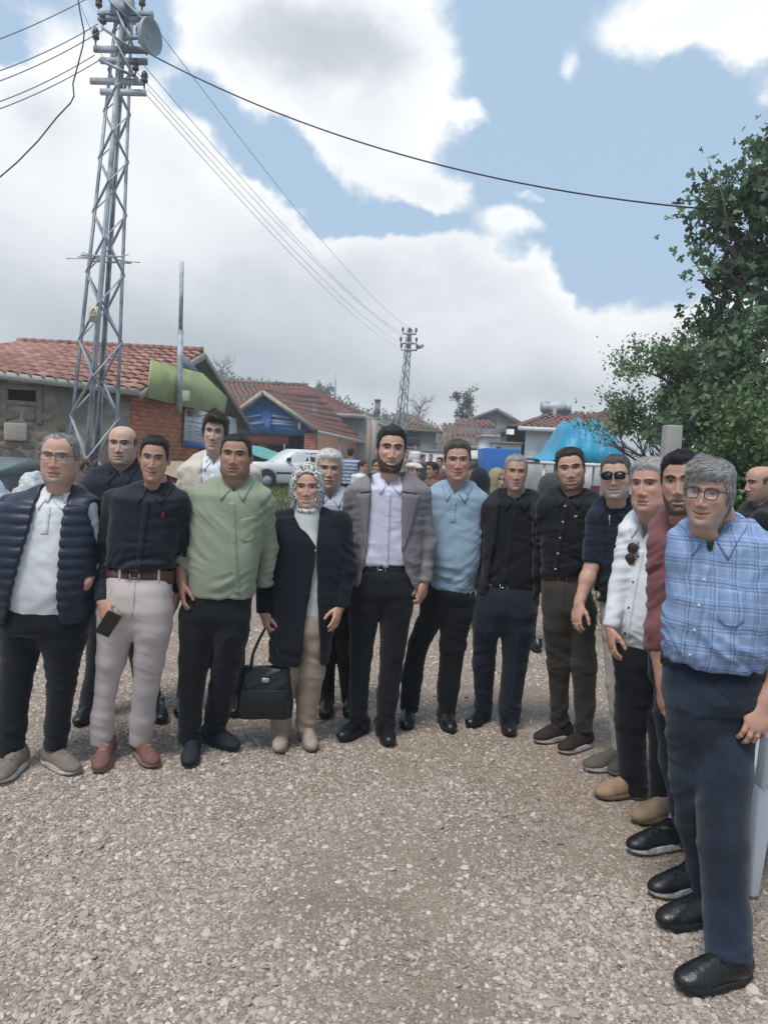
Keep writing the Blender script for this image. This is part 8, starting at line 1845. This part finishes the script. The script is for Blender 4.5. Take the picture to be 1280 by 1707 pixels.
def post_and_yard():
    D = 7.2; b = P(1116, 770, D); zt = P(1116, 709, D).z; o = tag(MB().box8([(-.085, -.085, -.1), (.085, -.085, -.1), (.085, .085, -.1), (-.085, .085, -.1), (-.075, -.075, zt), (.075, -.075, zt), (.075, .075, zt), (-.075, .075, zt)]).build('concrete_post', M_CONC, None, False, .012), 'square grey concrete post in front of the green bushes', 'post'); o.location = (b.x, D, 0)
    # dumpster
    D = 8.6; a = P(15, 780, D); d = tag(empty('dumpster', (P(8, 780, D).x-.25, D, 0), R(-14)), 'grey-green metal dumpster with lid against the mud wall', 'dumpster'); zt = P(20, 772, D).z; m_ = mat('grey_green_paint', rgb('#6f7f7f'), .6, var=.15, vscale=3, col2=rgb('#5e6464'), c2scale=2); 
    MB().box8([(-.62, -.42, .18), (.52, -.42, .18), (.52, .42, .18), (-.62, .42, .18), (-.72, -.52, zt-.08), (.62, -.52, zt-.08), (.62, .52, zt-.08), (-.72, .52, zt-.08)]).build('bin_body', m_, d, False, .02)
    MB().add([(-.76, -.56, zt-.08), (.66, -.56, zt-.08), (.66, .0, zt+.07), (-.76, .0, zt+.07), (.66, .56, zt-.06), (-.76, .56, zt-.06), (-.76, -.56, zt-.12), (.66, -.56, zt-.12), (.66, .56, zt-.10), (-.76, .56, zt-.10)], [(0, 1, 2, 3), (3, 2, 4, 5), (0, 6, 7, 1), (5, 4, 8, 9), (6, 9, 8, 7)], [(1, 7, 2), (7, 8, 2), (8, 4, 2), (0, 3, 6), (6, 3, 9), (9, 3, 5)]).build('lid', m_, d)
    for x in (-.55, .45):
        for y in (-.35, .35): MB().lathe([(.03, -.03), (.09, -.03), (.09, .03), (.03, .03)], (x, y, .09), 12, (0, 1, 0)).build('caster', TYRE, d, True)
    MB().bar((-.4, -.55, zt*.62), (.3, -.55, zt*.62), .03, .03).build('handle', M_GALV, d)
    # silvery plastic sheeting over a low pile at the left edge
    S = Sdf(); S.ell((0, 0, 0), (.62, .5, 1.34)); V, Q = S.build(.03); V = V+vnormals(V, Q)*(.030*np.abs(np.sin(V[:, 0]*9+V[:, 2]*17+3*pn(V*2.0, 2)))+.02*pn(V*5, 2))[:, None]; V[:, 2] = np.maximum(V[:, 2], -.02); c = P(-14, 800, 6.2)
    o = link('plastic_sheeting', mesh_np('plastic_sheeting', V, Q), mat('silver_sheet', rgb('#a7b0b6'), .3, .15, .12, 4, spec=.6)); o.location = (c.x-.15, 6.2, 0); tag(o, 'silvery plastic sheeting draped over a pile behind the vest man at left edge', 'plastic sheet')
    S = Sdf(); S.ell((0, 0, .35), (.24, .2, .42)); S.ell((.05, 0, .78), (.12, .1, .12), None, .1); V, Q = S.build(.02); V = V+vnormals(V, Q)*(.03*pn(V*9, 3))[:, None]; o = link('white_sack', mesh_np('white_sack', V, Q), mat('white_plastic_bag', rgb('#b9bcbf'), .5, var=.1, bump=.3, bscale=30)); b = P(49, 800, 8.0); o.location = (b.x, 8.0, b.z-.80); tag(o, 'crumpled white plastic sack beside the dumpster', 'sack')
    MB_ = MB().box(-.3, .3, -.3, .3, 0, b.z-.80+.02).build('wooden_crate', M_WOOD); MB_.location = (b.x, 8.0, 0); tag(MB_, 'wooden crate under the crumpled white sack', 'crate')
    # brick heap at the pole foot
    h = tag(empty('brick_heap', (foot.x+.15, 12.2, 0)), 'heap of broken red-brown bricks round the foot of the lattice pole', 'brick heap'); bm_ = MB().box(-.12, .12, -.06, .06, -.05, .05).me('brick'); bm_.materials.append(mat('old_brick', rgb('#5f4b45'), .95, var=.2, vscale=8, bump=.3, fn=rnd_tone(.6, 1.3))); r = random.Random(6)
    for i in range(170):
        a, q = r.uniform(0, 6.28), r.random()**.6; zz = 1.4*(1-q)*r.uniform(.5, 1); inst('brick', bm_, (math.cos(a)*q*1.0, math.sin(a)*q*.7, zz+.05), (r.uniform(-.6, .6), r.uniform(-.6, .6), r.uniform(0, 3)), (1, 1, 1), h)
    S = Sdf(); S.ell((0, 0, .0), (.85, .55, 1.2)); V, Q = S.build(.06); V = V+vnormals(V, Q)*(.09*pn(V*5, 2))[:, None]; link('rubble_core', mesh_np('rubble_core', V, Q), mat('dark_rubble', rgb('#4f443d'), .95, var=.3, vscale=6), h)
    # sand heap and red-and-white panel between the third man and the cream blazer
    S = Sdf(); S.ell((0, 0, 0), (1.2, .8, 1.55)); V, Q = S.build(.07); V[:, 2] += .05*pn(V*3, 2); b = P(285, 775, 13.5); o = link('sand_heap', mesh_np('sand_heap', V, Q), mat('pale_sand', rgb('#a8997f'), .95, var=.1, bump=.3)); o.location = (b.x, 13.9, -.15); tag(o, 'pale sand heap below the brick gable', 'sand heap')
    t = tag(empty('red_farm_cart', (P(285, 800, 9.5).x, 9.5, 0)), 'red farm cart side with white rim between black shirt and cream blazer', 'cart'); f = lambda px, py: P(px, py, 9.5)-t.location
    MB().prism([f(268, 786), f(268, 806), f(306, 822), f(306, 802)], (0, .06, 0)).build('side_panel', mat('red_paint', rgb('#8c2f38'), .5, var=.1), t)
    for a_, b_ in (((266, 785), (308, 801)), ((266, 797), (308, 813)), ((266, 806), (308, 823))): MB().bar(f(*a_)+Vector((0, -.02, 0)), f(*b_)+Vector((0, -.02, 0)), .035, .02).build('white_rim', M_FASC, t)
    MB().box(-.45, .45, .1, 1.0, .45, .55).build('cart_bed', M_WOOD, t)
    for x in (-.42, .42): w = MB().lathe([(.2, -.05), (.30, -.05), (.30, .05), (.2, .05)], (x, .5, .30), 18, (1, 0, 0)).build('wheel', TYRE, t, True); MB().lathe([(0, 0.02), (.2, .03)], (x, .5, .3), 14, (1, 0, 0)).build('rim', HUB, w, True)
    # white plastic chair at the right edge behind the plaid shirt
    cr = Matrix.Rotation(R(12), 3, 'Z') @ Vector((-.29, -.27, 0)); cg = G(1253, 1492)-cr
    c = tag(empty('plastic_chair', (cg.x, cg.y, 0), R(12)), 'white plastic garden chair behind the legs of the plaid shirt man', 'chair'); pm = mat('white_plastic', rgb('#b9bec5'), .4, var=.03, spec=.5)
    def plank(pts, th, nm): MB().prism(pts, th).build(nm, pm, c, False, .008)
    for x, y, nm in ((-.24, -.22, 'leg'), (.24, -.22, 'leg'), (-.22, .24, 'leg'), (.22, .24, 'leg')):
        o_ = .05 if x > 0 else -.05; u_ = -.05 if y < 0 else .06
        MB().box8([(x+o_-.018, y+u_-.018, 0), (x+o_+.018, y+u_-.018, 0), (x+o_+.018, y+u_+.018, 0), (x+o_-.018, y+u_+.018, 0), (x-.045, y-.03, .43), (x+.045, y-.03, .43), (x+.045, y+.03, .43), (x-.045, y+.03, .43)]).build(nm, pm, c, False, .008)
    MB().box(-.25, .25, -.26, .25, .41, .445).build('seat', pm, c, False, .015)
    for i in range(5): x = -.18+.09*i; MB().obox((x, .29, .64), (.03, 0, 0), (0, .008, 0), (0, .045, .20)).build('back_slat', pm, c, False, .004)
    MB().obox((0, .335, .855), (.26, 0, 0), (0, .012, 0), (0, .01, .04)).build('back_rail', pm, c, False, .01)
    for s in (-1, 1): MB().bar((s*.27, -.25, .64), (s*.27, .30, .66), .05, .022).build('armrest', pm, c, False, .008); MB().bar((s*.27, -.24, .43), (s*.27, -.25, .64), .045, .025).build('arm_post', pm, c, False, .006)
post_and_yard()
# ------------------------------------------------------------------ added to imitate lens glare: thin haze box
def glare_haze():
    o = MB().box(-290, 290, -60, 330, -1.3, 24).build('glare_haze', None); m = bpy.data.materials.new('glare_veil'); m.use_nodes = True; t = m.node_tree; t.nodes.clear(); g = NT(t)
    v = g.n('ShaderNodeVolumePrincipled'); v.inputs['Color'].default_value = (.93, .95, .97, 1); v.inputs['Density'].default_value = .0032; v.inputs['Anisotropy'].default_value = .3
    t.links.new(v.outputs[0], g.n('ShaderNodeOutputMaterial').inputs['Volume']); o.data.materials.append(m); tag(o, kind='stuff')
glare_haze()
